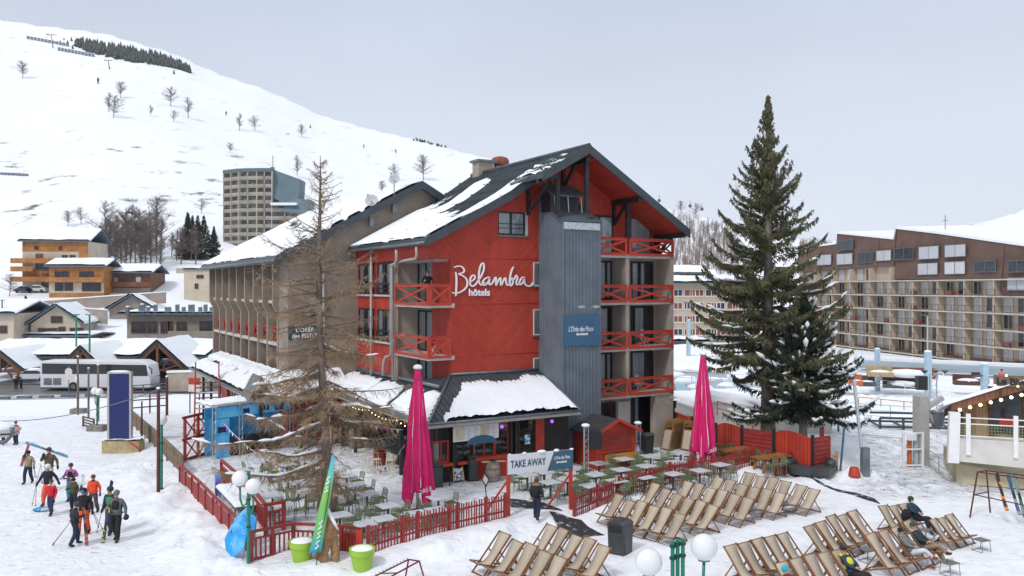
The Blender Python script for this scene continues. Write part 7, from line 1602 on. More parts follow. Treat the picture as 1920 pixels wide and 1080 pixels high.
def post(px,pyt,pyb,w_,mt,lab,name='timber_post',Y=None):
 b=ground(px,pyb); t=thing(name,lab,'post',b); h=(pyb-pyt)*b.y/F; m=MB(); m.tube([(0,0,-.2),(0,0,h)],[w_,w_*.85],8); m.build('shaft',M[mt],t); m=MB(); m.ball((0,0,h),w_*1.1,8,5,sz=.7); m.build('snow_cap',M['snow'],t,smooth=True)
post(146,668,778,.10,'bark','rough timber post left of the first globe lamp'); post(166,690,784,.09,'bark','thin timber post between the first two lamps'); post(184,684,790,.10,'bark','timber post right beside the twin globe lamp'); post(297,728,922,.09,'rust','tall rust brown post beside the green globe lamp'); post(266,752,832,.06,'rust','short rust brown post right of the display panel'); post(313,706,779,.12,'rust','brown post at the corner of the timber rails'); post(129,688,742,.05,'zinc','thin sign pole in front of the coach','sign_pole')
p=ground(129,742); r_=thing('road_sign','small round grey road sign in front of the coach','sign',(p.x,p.y-.06,at(129,697,p.y).z)); m=MB(); m.prism([(.42*math.cos(k*.3927),0,.42*math.sin(k*.3927))for k in range(16)],(0,.03,0)); m.build('disc',M['offwhite'],r_); m=MB(); m.box(-.3,0,-.9,.3,.03,-.5); m.build('plate',M['offwhite'],r_)
def rope(lab,A,B_,sag,mt='bluefascia',name='rope'):
 m=MB(); pts=[A.lerp(B_,k/20)-UP*sag*4*(k/20)*(1-k/20)for k in range(21)]; m.tube(pts,.022,4,cap=False); tag(m.build(name,M[mt],None),lab,'rope')
g1_,g2_=ground(297,922),ground(-60,800); rope('slack dark rope stretched across the plaza from the rust post',Vector((g1_.x,g1_.y,at(0,731,g1_.y).z)),Vector((-38,55,at(0,776,55).z)),.9)
def rail_fence(lab,pts,h,bars,mt,name='rail_fence',pw=.1,solid=False):
 P=[ground(*q)for q in pts]; t=thing(name,lab,'fence',P[0]); b0=P[0]
 for i,(a,b)in enumerate(zip(P,P[1:])):
  L=(b-a).length; n=max(1,round(L/2.2))
  for j in range(n+(i==len(P)-2)):q=a.lerp(b,j/n)-b0; m=MB(); m.bar(q-UP*.2,q+UP*h,pw); m.build('post',M[mt],t)
  for k in range(bars):
   z=h*(k+1)/bars-.06; m=MB(); m.bar(a-b0+UP*z,b-b0+UP*z,.05,.1 if not solid else h/bars*.92); m.build('rail',M[mt],t)
M['weathered']=mat('weathered_brown_board',(.17,.12,.08),.85,.3,2)
rail_fence('long weathered brown board handrail running down beside the snowy path',[(250,800),(290,838),(342,893)],1.0,3,'weathered','board_fence',solid=True); rail_fence('open brown rails behind the display panel',[(248,778),(312,772)],1.9,3,'rust'); rail_fence('snow topped grey rails between the coach and the wall',[(236,742),(300,736),(312,736)],1.1,3,'zinc'); rail_fence('short dark red rails at the foot of the display panel',[(156,800),(176,806)],.8,4,'rust','short_rail')
for i in range(6):
 p=ground(5+i*41+(4 if i>3 else 0),749-i*1.2); r_=tag(MB().box(-.75,-.2,0,.75,.2,.3).build('kerb_block',M['bluefascia'],None),ORD[i]+' low blue kerb block from left along the road edge','kerb block','blue kerb blocks'); r_.location=p
p=ground(364,776); r_=thing('notice_board','small red and white notice board on posts by the hotel corner','sign',p,R(-20)); zz=at(0,735,p.y).z-p.z; m=MB(); m.box(-.6,0,zz,.6,.05,zz+.62); m.build('white_panel',M['offwhite'],r_); m=MB(); m.box(-.6,0,zz+.63,.6,.05,zz+1.2); m.build('red_panel',M['red'],r_)
for x in(-.5,.5):m=MB(); m.bar((x,.06,0),(x,.06,zz+1.2),.07); m.build('post',M['rust'],r_)
for i,(px,pyt,pyb)in enumerate(((4,563,648),(143,590,705),(168,590,722))):
 b=ground(px,pyb); r_=thing('lamp_pole',['thin green lamp pole at the far left edge','thin green lamp pole behind the coach','taller green lamp pole behind the middle of the coach'][i],'lamp post',b); h=(pyb-pyt)*b.y/F; m=MB(); m.tube([(0,0,0),(0,0,h)],.11,6); m.build('shaft',M['green_pole'],r_); m=MB(); m.tube([(-.5,0,h),(.5,0,h)],.07,5); m.build('arm',M['green_pole'],r_)
def pylon(px,pyt,pyb,lab,arm=.35,name='lift_pylon',lattice=False):
 b=ground(px,pyb); h=(pyb-pyt)*b.y/F; t=thing(name,lab,'pylon',b); m=MB()
 if lattice:
  for sx in(-1,1):m.tube([(sx*h*.10,0,-1),(sx*h*.07,0,h*.9)],.22,4)
  for k in range(6):m.tube([(-h*.09,0,h*k/6.5),(h*.09,0,h*(k+1)/6.5)],.14,3)
  m.lathe([(h*.13,h*.85),(h*.14,h*.98),(h*.05,h)],8)
 else:m.tube([(h*.15,0,-1),(0,0,h)],[.55,.3],5)
 m.build('mast',M['zinc'],t)
 if arm:m=MB(); m.bar((-h*arm,0,h),(h*arm,0,h*.97),.5,.5); m.bar((-h*arm,0,h*1.06),(-h*arm*.2,0,h),.3); m.build('cross_arm',M['zinc'],t)
pylon(54,14,40,'lattice radio mast on the skyline at top left',0,'radio_mast',True); pylon(111,45,51,'tiny lift pylon on the skyline',.6); pylon(96,65,90,'chairlift pylon high on the slope left of the plantation',.4); pylon(203,113,130,'chairlift pylon below the plantation',.45)
p=at(1305,400,520); pylon(1303,382,402,'cable car pylon on the right skyline',.5)
for i,(px,py)in enumerate(((1236,376),(1294,386),(1316,392))):
 q=at(px,py,500); r_=thing('gondola',ORD[i]+' small dark gondola cabin from left on the right hand cable','gondola',q,0,'gondolas on the cable'); m=MB(); m.ball((0,0,0),1.1,8,6); m.build('cabin',M['steel'],r_); m=MB(); m.tube([(0,0,1),(0,0,3.6)],.12,4); m.build('hanger',M['steel'],r_)
rope('thin lift cable above the right skyline',at(1180,352,520),at(1303,382,510),1.0,'zinc','lift_cable'); rope('continuing lift cable right of the cable car pylon',at(1303,382,510),at(1480,425,560),1.0,'zinc','lift_cable')
def snow_fence(lab,a,b,n,h=3.2):
 P=[ground(a[0]+(b[0]-a[0])*k/n,a[1]+(b[1]-a[1])*k/n)for k in range(n+1)]; t=thing('snow_fence',lab,'fence',P[0])
 for k in range(n):m=MB(); A,B_=P[k]-P[0],P[k].lerp(P[k+1],.85)-P[0]; m.prism([A,B_,B_+UP*h,A+UP*h],(0,.3,0)); m.build('panel',M['farfence']if 'farfence' in M else M.setdefault('farfence',mat('far_grey_board',(.16,.18,.22),.9)),t)
snow_fence('upper broken line of grey snow fence on the high slope',(50,73),(130,88),12); snow_fence('lower broken line of grey snow fence on the high slope',(108,95),(178,108),11); snow_fence('thin net fence low on the slope at the left edge',(0,328),(54,331),8,1.2)
# ================================================================== RIGHT SIDE OF THE VALLEY
M['brownclad']=mat('brown_mansard_cladding',(.125,.073,.056),.8,.15,.4,.2,6); M['beigewall']=mat('warm_beige_render',(.47,.39,.295),.85,.08,.3); M['steelblue']=mat('pale_blue_steel',(.38,.52,.62),.5,.08,1); M['tanwall']=mat('stained_tan_concrete',(.42,.35,.21),.9,scale=.7,c2=(.55,.48,.33),bump=.2,bscale=8)
M['cabinwood']=stripes(mat('cabin_boards',(.24,.14,.075),.75,scale=1.5,c2=(.42,.27,.14),bump=.3,bscale=20,stretch=(1,1,.2)),0,.16,.08,.015,.6); M['cabindark']=mat('dark_cabin_timber',(.07,.035,.022),.7,.2,2)
def apartments():
 E=Vector((.1932,-.981)); O=Vector((.3539*184.6,184.6)); ang=math.atan2(E.y,E.x)
 lp=lambda px:184.6-101.7/((px-960)/F+.197)
 X=lambda px:lp(px)/.981
 Z=lambda px,py:CAMH+(540-py)/F*(184.6-lp(px))+5
 t=thing('apartment_block','long beige apartment block with a brown mansard and stepped snowy roof on the right','apartment block',(O.x,O.y,-5),ang); x1=X(1975); D=14
 m=MB(); m.box(0,0,0,x1,D,16.4); m.box(0,.02,16.4,X(1684),D,19.2); m.build('wall',M['beigewall'],t)
 m=MB(); m.box(0,-.5,2.2,x1,0,3.7); m.build('base_band',M['brownclad'],t)
 rl=[(1500,476),(1540,462),(1571,458),(1572,438),(1679,449),(1683,429),(1760,438),(1920,461),(1975,469)]; bt=[(1500,512),(1652,500),(1653,500),(1684,499),(1685,524),(1887,524),(1888,554),(1975,556)]
 m=MB(); zt=lambda px:float(np.interp(px,[a for a,_ in rl],[b for _,b in rl])); zb=lambda px:float(np.interp(px,[a for a,_ in bt],[b for _,b in bt]))
 xs_=sorted({a for a,_ in rl}|{a for a,_ in bt}); snow_=MB()
 for a,b in zip(xs_,xs_[1:]):
  if b-a<1.5:continue
  e=.01; za,zbb=Z(a+e,zt(a+e)),Z(b-e,zt(b-e)); m.prism([(X(a),-.9,Z(a+e,zb(a+e))),(X(b),-.9,Z(b-e,zb(b-e))),(X(b),-.3,zbb),(X(a),-.3,za)],(0,D,0)); snow_.prism([(X(a),-.5,za),(X(b),-.5,zbb),(X(b),D,zbb+.5),(X(a),D,za+.5)],(0,0,.4))
 m.build('mansard',M['brownclad'],t); snow_.build('roof_snow',M['snow'],t)
 for px0,px1,py0,py1,k in((1580,1608,453,470,'glass'),(1540,1567,480,498,'shut'),(1577,1607,478,497,'shut'),(1617,1645,476,494,'glass'),(1652,1680,472,490,'shut'),(1686,1722,468,488,'glass'),(1732,1770,465,487,'shut'),(1781,1821,462,483,'shut'),(1730,1768,496,516,'shut'),(1780,1820,493,515,'curt'),(1837,1878,492,511,'glass'),(1901,1935,491,511,'glass'),(1899,1935,523,545,'shut')):
  z0=Z(px0,py1); wall_window(t,X(px0),z0,X(px1)-X(px0),Z(px0,py0)-z0+.2,-.95,'zinc',k,'mansard_window')
  k=0; x=1.2; rr2=random.Random(3)
 while x<x1-5:
  for f in range(-1,6):
   zf=5+11.4-2.63*(f+1)+0.0
   if f<0 and x>X(1680)-6 or(f==0 and x>X(1888)):continue
   for dx,w_ in((.5,1.9),(3.3,2.4)):
    kd=rr2.choice(('glass','shut','shut','glass','curt')); wall_window(t,x+dx,zf+.1,w_,2.25,-.02,'cream',kd,'balcony_window')
  m=MB(); m.box(x-.12,-1.5,2.8,x+.12,0,16.2 if x>X(1684)else 18.8); m.build('balcony_fin',M['beigewall'],t); x+=6.25
 for f in range(6):
  zf=5+11.4-2.63*f; m=MB(); m.box(0,-1.6,zf-.2,x1,-.02,zf); m.build('balcony_slab',M['concrete_lt'],t)
  if f:
   m=MB(); m.box(0,-1.58,zf+1.0,x1,-1.53,zf+1.06); m.box(0,-1.58,zf+.12,x1,-1.53,zf+.16); xx=0
   while xx<x1:m.box(xx,-1.57,zf,xx+.06,-1.53,zf+1.0); xx+=1.56
   m.build('balcony_railing',M['rust'],t)
 m=MB()
 for q in range(14):xx=rr2.uniform(2,x1-4); zf=5+11.4-2.63*rr2.randint(1,5); m.box(xx,-1.4,zf,xx+1.2,-.8,zf+.8)
 m.split('balcony_furniture',M['redcurt'],t)
 m=MB(); m.tube([(X(1735),4,24),(X(1735),4,28)],.08,4); m.bar((X(1735)-.8,4,27),(X(1735)+.8,4,27),.08); m.build('aerial',M['zinc'],t)
apartments()
wn_=[Wn(.03+.123*i,g,2.6 if i%2 else 2.0,1.5,'white','red' if(i+k)%3 else 'glass')for k,g in enumerate((.12,.34,.56,.78))for i in range(8)]
house('pale stone hotel with rows of square windows between the red hotel and the spruce',1258,1420,642,531,516,16,'beigewall',wn_,bands=[(0,1,0,.1,'darkroom2',.05)]+[(0,1,g,g+.025,'cream',.12)for g in(.1,.32,.54,.76)]+[(f,f+.012,.1,.98,'cream',.15)for f in(0,.24,.49,.74)],name='stone_hotel',cat='hotel',over=1.5,snow=.5)
house('dark timber chalet with snowy roof peeping over the pale stone hotel',1250,1318,600,512,497,10,'brownwood',[Wn(.05+.16*i,.88,1.6,1.6)for i in range(6)],yoff=30,name='upper_chalet')
house('small cream chimney gable beside the dark timber chalet',1322,1345,600,522,505,8,'cream',[],yoff=28,name='upper_gable',over=.3)
house('small yellow building with a snowy roof at the foot of the pale stone hotel',1250,1322,676,640,632,8,'beigewall',[Wn(.1,.05,3,2.2,'offwhite','shut'),Wn(.62,.05,2,2.2,'redcurt','red')],name='yellow_building',snow=.4,yoff=0)
def flat_block(lab,pa,pb,Y0,Y1,h,dep,mt='offwhite',sn=.35,name='flat_roof_building',wins=0,cat='building'):
 a,b=at(*pa,Y0),at(*pb,Y1); d=b-a; rz=math.atan2(d.y,d.x); L=math.hypot(d.x,d.y); t=thing(name,lab,cat,(a.x,a.y,a.z-h),rz); dz=b.z-a.z
 m=MB(); m.prism([(0,0,0),(L,0,0),(L,0,h+dz),(0,0,h)],(0,dep,0)); m.build('wall',M[mt],t); m=MB(); m.prism([(-.15,-.15,h),(L+.15,-.15,h+dz),(L+.15,-.15,h+dz+.12),(-.15,-.15,h+.12)],(0,dep,0)); m.build('roof_edge',M['white'],t)
 for i in range(wins):wall_window(t,L*(i+.15)/wins,.3,L/wins*.62,h*.62,-.02,'zinc',('glass','shut')[i%2])
 snow_sheet('roof_snow',t,lambda U,Vv:(-.1+U*(L+.2),Vv*dep,h+.12+dz*U),50,24,lambda U,Vv:sn+vnoise(U*10,Vv*4,3,1,int(pa[0]))*sn*.45-.5*(np.minimum(np.minimum(U,1-U),Vv)<.001)); return t,L,h,dz
flat_block('white flat roofed ski building under a snowy sun deck on the right',(1570,733),(1900,772),86,74,3.2,22,'shutter',.25,wins=7)
flat_block('long low white hall with a snowy roof right behind the hotel corner',(1236,742),(1345,780),66,58,3.0,9,'offwhite',.3,'snowy_hall'); flat_block('white rendered outbuilding behind the spruce trunks',(1330,752),(1560,782),56,54,3.2,3,'offwhite',.3,'outbuilding'); flat_block('wide snow covered platform below the sun deck',(1560,788),(1820,800),66,62,1.2,12,'shutter',.5,'snow_platform',cat='platform'); flat_block('snow covered shed roofs left of the far umbrella',(1256,695),(1420,700),92,92,.8,14,'shutter',.5,'snowy_shed',cat='shed'); flat_block('pale snowy roof strip between the yellow building and the sheds',(1256,668),(1440,668),120,120,.9,16,'offwhite',.5,'snowy_store',cat='shed')
a=at(1590,690,105); b=at(1990,702,92); r_=thing('covered_pool','long pale blue covered pool strip in front of the apartment block','pool cover',(a.x,a.y,a.z),math.atan2(b.y-a.y,b.x-a.x)); L=math.hypot(b.x-a.x,b.y-a.y); m=MB(); m.box(0,0,-.5,L,.4,0); m.prism([(0,.4,0),(L,.4,0),(L,8,.45),(0,8,.45)],(0,0,-.3)); m.build('cover_panel',mat('pool_blue',(.26,.33,.38),.4,.1,.2),r_); m=MB(); m.box(0,8.2,.2,L,9.5,.85); m.build('snow_bank',M['snow'],r_)
def steel_rail(lab,pts,Ys,h=1.0,mt='white',bars=3,name='steel_railing',step=2.0,mesh=False):
 P=[at(px,py,Y)for(px,py),Y in zip(pts,Ys)]; t=thing(name,lab,'railing',P[0]); b0=P[0]
 for a,b in zip(P,P[1:]):
  L=(b-a).length; n=max(1,round(L/step))
  for j in range(n+1):q=a.lerp(b,j/n)-b0; m=MB(); m.tube([q,q+UP*h],.035,5); m.build('post',M[mt],t)
  for k in range(bars):z=h*(k+1)/bars; m=MB(); m.tube([a-b0+UP*z,b-b0+UP*z],.03,5); m.build('rail',M[mt],t)
  if mesh:
   m=MB(); n=int(L/.16)
   for j in range(n):q=a.lerp(b,j/n)-b0; m.bar(q+UP*.1,q+UP*h*.9,.015)
   m.build('mesh_infill',M['chairgreen'],t)
steel_rail('white railing along the front edge of the snowy sun deck',[(1575,722),(1740,742),(1880,757)],[85,80,75]); steel_rail('white railing along the back of the sun deck',[(1600,706),(1880,722)],[98,90]); steel_rail('pale blue railing above the conveyor lift',[(1575,785),(1720,797)],[64,60],1.3,'steelblue',3); steel_rail('pale blue railings across the snowy sheds left of the far umbrella',[(1262,742),(1440,760)],[70,66],1.2,'steelblue',3); steel_rail('second pale blue railing farther back left of the far umbrella',[(1262,718),(1440,728)],[82,80],1.2,'steelblue',2); steel_rail('thin red handrail behind the spruce trunks',[(1345,778),(1392,792),(1412,815)],[54,52,51],.9,'red',2); steel_rail('long thin red rope line above the conveyor',[(1610,762),(1740,776),(1830,790)],[70,66,62],.8,'red',1); steel_rail('mesh infilled fence at the foot of the conveyor lift',[(1618,858),(1690,866)],[53,52],1.5,'pipe',2,'mesh_fence',mesh=True); steel_rail('green and grey barrier rails between the pylon and the cabin',[(1742,884),(1780,915)],[46,42],1.2,'pipe',3); steel_rail('mesh infilled fence left of the leaning pole',[(1545,842),(1612,852)],[55,54],1.2,'pipe',2,'mesh_fence',mesh=True)
for i,(px,py,c_,w_,lb)in enumerate(((1604,716,'orangep',1.3,'orange stacked seats on the sun deck'),(1625,718,'steel',1.6,'grey benches behind the orange seats'),(1650,700,'paletan',2.4,'tan covered furniture at the back of the sun deck'),(1700,703,'redcurt',5.0,'dark red covered sofa on the sun deck'),(1692,722,'steel',3.6,'grey tables at the front of the sun deck'),(1748,703,'paletan',.9,'tan upright board on the sun deck'),(1815,716,'rust',2.6,'brown benches at the right of the sun deck'),(1838,712,'rust',1.4,'small brown tables near the kiosk sign'))):
 if 'orangep' not in M:M['orangep']=mat('orange_plastic',(.55,.14,.04),.5)
 p=at(px,py,82); r_=thing('deck_furniture',lb,'furniture',p,-.3); m=MB(); m.box(-w_/2,-.5,-.3,w_/2,.5,.12); m.build('seat_block',M[c_],r_); m=MB(); m.box(-w_/2,.4,.12,w_/2,.55,.7); m.build('backrest',M[c_],r_); m=MB(); m.ball((0,-.1,.14),w_*.42,8,5,sz=.22,sy=.4); m.build('snow_cover',M['snow'],r_,smooth=True)
def column(px,pyt,pyb,Y,w_,mt,lab,name='steel_column',arm=None):
 b=at(px,pyb,Y); h=(pyb-pyt)*Y/F; t=thing(name,lab,'column',b); m=MB(); m.box(-w_/2,-w_/2,0,w_/2,w_/2,h); m.build('shaft',M[mt],t); m=MB(); m.ball((0,0,h),w_*.7,8,5,sz=.4); m.build('snow_cap',M['snow'],t)
 if arm:m=MB(); m.bar((-arm,0,h*.55),(0,0,h*.62),.25,.12); m.build('arm',M['steel'],t)
column(1645,654,742,84,.42,'steelblue','left pale blue steel column on the sun deck',arm=1.2); column(1740,659,768,78,.5,'steelblue','middle pale blue steel column on the sun deck'); column(1846,682,738,76,.5,'steelblue','right pale blue steel column behind the kiosk sign',arm=1.2); column(1292,600,690,115,.35,'steelblue','slim pale blue column below the pale stone hotel')
for i,(px,pyt,pyb,Y,lb)in enumerate(((1739,592,668,100,'tall thin street lamp in front of the apartment block'),(1560,590,660,110,'thin street lamp beside the spruce on the right'),(1288,568,640,118,'thin street lamp left of the far umbrella top'))):
 b=at(px,pyb,Y); h=(pyb-pyt)*Y/F; r_=thing('thin_street_lamp',lb,'street lamp',b); m=MB(); m.tube([(0,0,-3),(0,0,h)],.1,6); m.build('pole',M['pipe'],r_); m=MB(); m.bar((-.6,0,h+.1),(.5,0,h),.25,.12); m.build('lamp_head',M['zinc'],r_)
def tube_thing(name,lab,cat,a,b,r,mt,cap=True,extra=None):
 t=thing(name,lab,cat,a); m=MB(); m.tube([(0,0,-.2),tuple(b-a)],r,8); m.build('shaft',M[mt],t)
 if extra:extra(t,b-a)
 return t
g_=ground(1622,892); tube_thing('leaning_pole','tall grey pole leaning left above the snow heap','pole',g_,at(1601,712,g_.y+.5),.09,'galv',extra=lambda t,d:MB().box(-.18,-.18,-.1,.18,.18,1.4).build('clamp_sleeve',M['zinc'],t))
g_=ground(1575,882); tube_thing('blue_pole','short dark blue pole left of the leaning grey pole','pole',g_,at(1583,800,g_.y),.06,'blueboard'); p=at(1572,765,55); r_=thing('globe_lamp','single white globe lamp behind the second spruce','street lamp',(p.x,p.y,0)); m=MB(); m.ball((0,0,p.z),.55,18,12); m.build('globe',M['globe'],r_,smooth=True); m=MB(); m.tube([(0,0,-.5),(0,0,p.z-.5)],.07,6); m.build('lamp_post',M['green_pole'],r_)
g_=ground(1602,893); r_=thing('red_tub','red plastic tub upside down on the snow by the leaning pole','tub',g_); m=MB(); m.lathe([(.30,0),(.29,.1),(.22,.42),(.18,.46)],16); m.build('tub_wall',M['red'],r_,smooth=True)
def sofa():
 p=ground(1518,886); t=thing('black_sofa','black curved lounge sofa half buried in snow beside the picket return','sofa',p,.3); n=16
 m=MB(); pts=[(1.25*math.cos(R(200+k*14)),.75*-math.sin(R(200+k*14))-.0,.45)for k in range(n)]; m.tube(pts,.24,8); m.build('backrest',M['plasticgrey'],t,smooth=True); m=MB(); m.lathe([(1.1,0),(1.2,.35),(1.05,.4)],20); m.build('seat',M['plasticgrey'],t)
sofa()
g_=ground(1728,872); r_=thing('lift_station_post','grey steel lift post with a tilted arm beside the white gate','lift post',g_,.2); m=MB(); m.box(-.35,-.3,0,.25,.3,3.9); m.build('shaft',M['pipe'],r_); m=MB(); m.bar((-.1,0,3.0),(1.1,-.3,3.8),.3,.25); m.bar((.2,0,3.2),(.9,0,2.2),.25,.2); m.split('arm',M['pipe'],r_); m=MB(); m.lathe([(.25,0),(.45,.9),(.5,1.0)],12,(1.0,0,2.0)); m.build('hopper',M['zinc'],r_)
r_=thing('lift_drive_frame','dark steel frame of the lift drive with snow on it','lift frame',at(1650,800,56),-.15); m=MB()
for z in(0,.6):m.bar((0,0,z),(6,0,z),.14); m.bar((0,2.5,z),(6,2.5,z),.14)
for x in(0,1.5,3,4.5,6):m.bar((x,0,0),(x,2.5,.0),.12); m.bar((x,0,-2.2),(x,0,.6),.14)
m.split('frame_bar',M['fascia'],r_); m=MB(); m.box(4.2,-1.0,-1.2,6.6,.8,-.7); m.build('snow_cover',M['snow'],r_,bevel=.12); m=MB(); m.box(4.2,-1.0,-1.6,6.6,.8,-1.2); m.build('plywood_base',M['paletan'],r_); m=MB(); m.box(0,.2,-2.2,5,.3,-.5); m.build('control_panel',M['offwhite'],r_)
g_=ground(1694,876); r_=thing('white_gate','white wooden gate frame with a red and blue post by the lift','gate',g_,.05); m=MB()
for x in(0,1.1):m.bar((x,0,0),(x,0,1.95),.12)
for z in(.1,1.0,1.9):m.bar((0,0,z),(1.1,0,z),.08)
m.split('gate_frame',M['white'],r_); m=MB(); m.bar((.45,.2,0),(.45,.2,1.5),.2); m.build('orange_post',M['orangep'],r_); m=MB(); m.bar((.8,.2,0),(.8,.2,1.7),.2); m.build('blue_post',M['steelblue'],r_); m=MB(); m.box(.2,-.1,1.5,.7,-.04,1.85); m.build('gate_sign',M['white'],r_)
for i,(px,pyb,h)in enumerate(((1738,872,2.1),(1541,850,1.5))):g_=ground(px,pyb); r_=thing('red_post',['short red timber post right of the white gate','short red post behind the end of the red screen'][i],'post',g_); m=MB(); m.bar((0,0,-.1),(0,0,h),.2); m.build('shaft',M['red'],r_)
p=at(1750,700,60); r_=thing('spotlight_tripod','truss stand with three round spotlights and a black speaker on the sun deck side','light stand',(p.x,p.y,p.z-4.2)); m=MB()
for x in(-.25,.25):m.tube([(x,0,0),(x,0,4.2)],.05,5)
for k in range(12):m.tube([(-.25,0,k*.35),(.25,0,k*.35+.3)],.03,3)
m.build('truss',M['galv'],r_); m=MB(); m.box(-1.2,-.2,3.0,-.5,.3,4.0); m.build('speaker',M['black'],r_)
for x in(-.7,.1,.8):m=MB(); m.lathe([(.05,0),(.26,.22),(.24,.24)],10,(x,-.1,4.2)); m.build('spotlight',M['steel'],r_)
def kiosk():
 a=on(1785,905,.1); Y=42.5; a=at(1790,905,Y); s_=Y/F; rz=R(-21); t=thing('timber_kiosk','warm timber kiosk with snowy roof and festoon bulbs at the right edge','kiosk',(a.x,Y,0),rz); c,sn=math.cos(rz),math.sin(rz)
 def fx(px,d=0):k=(px-960)/F; bx,by=a.x-sn*d,Y+c*d; return(k*by-bx)/(c-k*sn)
 def fz(px,py,d=0):x=fx(px,d); yy=Y+sn*x+c*d; return CAMH+(540-py)/F*yy
 m=MB(); m.prism([(0,-.6,0),(fx(1960),-.6,0),(fx(1960),-.6,fz(1900,893)),(0,-.6,fz(1790,868,-.6))],(0,5,0)); m.build('plinth',M['tanwall'],t)
 zb=fz(1790,862,-1.2); m=MB(); m.prism([(-.3,-1.5,zb),(fx(1975),-1.5,zb-.2),(fx(1975),-1.5,zb+1.15),(-.3,-1.5,zb+1.15)],(0,.25,0)); m.box(-.3,-1.25,zb+.9,fx(1975),.1,zb+1.0); m.build('balcony_parapet',M['offwhite'],t)
 m=MB(); m.prism([(-.50,-1.6,zb-.1),(.0,-1.6,zb-.1),(.06,-1.6,zb+2.4),(-.42,-1.6,zb+2.4)],(0,.6,0)); m.build('white_pier',M['white'],t)
 zf=zb+1.0; zl,zr=fz(1790,762),fz(1920,727); x1=fx(1975); zr2=zl+(zr-zl)*x1/fx(1920)
 m=MB(); m.prism([(.35,.1,zf),(x1,.1,zf),(x1,.1,zr2+.3),(.35,.1,zl)],(0,.15,0)); m.build('front_boarding',M['cabinwood'],t)
 m=MB(); m.box(0,0,zf-.1,.4,2.2,zl-.35); m.build('corner_post',M['cabindark'],t); m=MB(); m.box(fx(1858)-.12,0,zf,fx(1858)+.15,.12,zr); m.box(fx(1917),0,zf,fx(1917)+.3,.12,zr+.5); m.split('corner_post',M['cabindark'],t)
 m=MB(); m.prism([(-.2,-.55,zl-.15),(x1,-.55,zr2+.1),(x1,-.55,zr2+.5),(-.2,-.55,zl+.25)],(0,3.0,-.75)); rf_=m.build('roof',M['cabindark'],t)
 m=MB(); m.prism([(-.25,-.62,zl-.2),(x1,-.62,zr2+.05),(x1,-.62,zr2+.5),(-.25,-.62,zl+.22)],(0,.06,0)); m.build('fascia_board',M['brownwood'],rf_)
 m=MB(); xs_=[-.6+(x1+.6)*k/14 for k in range(15)]; zz_=[zl+.26+(zr2-zl+.28)*(x+.2)/(x1+.2)for x in xs_]; hh_=[.17+.07*math.sin(k*1.9)+.04*math.sin(k*4.3)for k in range(15)]; m.prism([(x,-.72,z)for x,z in zip(xs_,zz_)]+[(x,-.66,z+h)for x,z,h in list(zip(xs_,zz_,hh_))[::-1]],(0,3.2,-.8)); m.build('roof_snow',M['snow'],t)
 a0,a1=fx(1861),fx(1915); m=MB(); z0,z1=fz(1880,812),fz(1880,752); m.prism([(a0,-.01,z0),(a1,-.01,z0),(a1,-.01,z1+.5),(a0,-.01,z1)],(0,.1,0)); wn=m.build('window',M['fglass'],t); m=MB(); m.box(a0+.3,-.02,z0+.4,a1-.3,0,z0+.75); m.build('red_cushion',M['red'],wn)
 for k in range(7):
  px=1796+k*19; z=fz(px,765-k*4.6); b_=MB(); b_.ball((0,0,0),.08,8,6); r2=b_.build('festoon_bulb',M['bulb'],t,smooth=True); r2.location=(fx(px),-.68,z)
 zt=zb+1.15
 for x in(.0,2.05,4.2):m=MB(); m.box(x+.3,-1.62,zt-.8,x+.5,-1.5,zt+1.25); m.build('railing_post',M['white'],t)
 for z in(.15,.75,1.05):m=MB(); m.bar((0,-1.56,zt+z),(x1,-1.56,zt+z),.05); m.build('railing_bar',M['white'],t)
 m=MB(); x=0
 while x<x1:m.bar((x,-1.56,zt+.17),(x,-1.56,zt+.75),.025); x+=.13
 for z in(.3,.45,.6):m.bar((0,-1.56,zt+z),(x1,-1.56,zt+z),.02)
 m.build('railing_mesh',M['chairgreen'],t)
 s0=fx(1863,-.7); zz=fz(1875,723,-.7); b=thing('kiosk_sign','weathered board reading Le Biv in black letters above the kiosk roof','sign',Matrix.Translation((a.x,Y,0))@Matrix.Rotation(rz,4,'Z')@Vector((s0,-.7,zz)),rz); m=MB(); m.prism([(0,0,0),(2.6,0,-.1),(2.6,0,.52),(0,0,.52)],(0,.05,0)); m.build('board',M['weathered'],b); text_obj('Le Bivouac','lettering',M['black'],b,(.12,-.01,.08),(1,0,-.02),(0,-1,0),.46,.02,bold=.022)
 for k in range(6):m=MB(); m.ball((.05+k*.5,-.05,.52 if k%2 else .0),.05,6,5); m.build('bulb',M['bulb'],b)
 for x in(.3,2.3):m=MB(); m.bar((x,.06,-.9),(x,.06,.1),.08); m.build('sign_post',M['cabindark'],b)
kiosk()
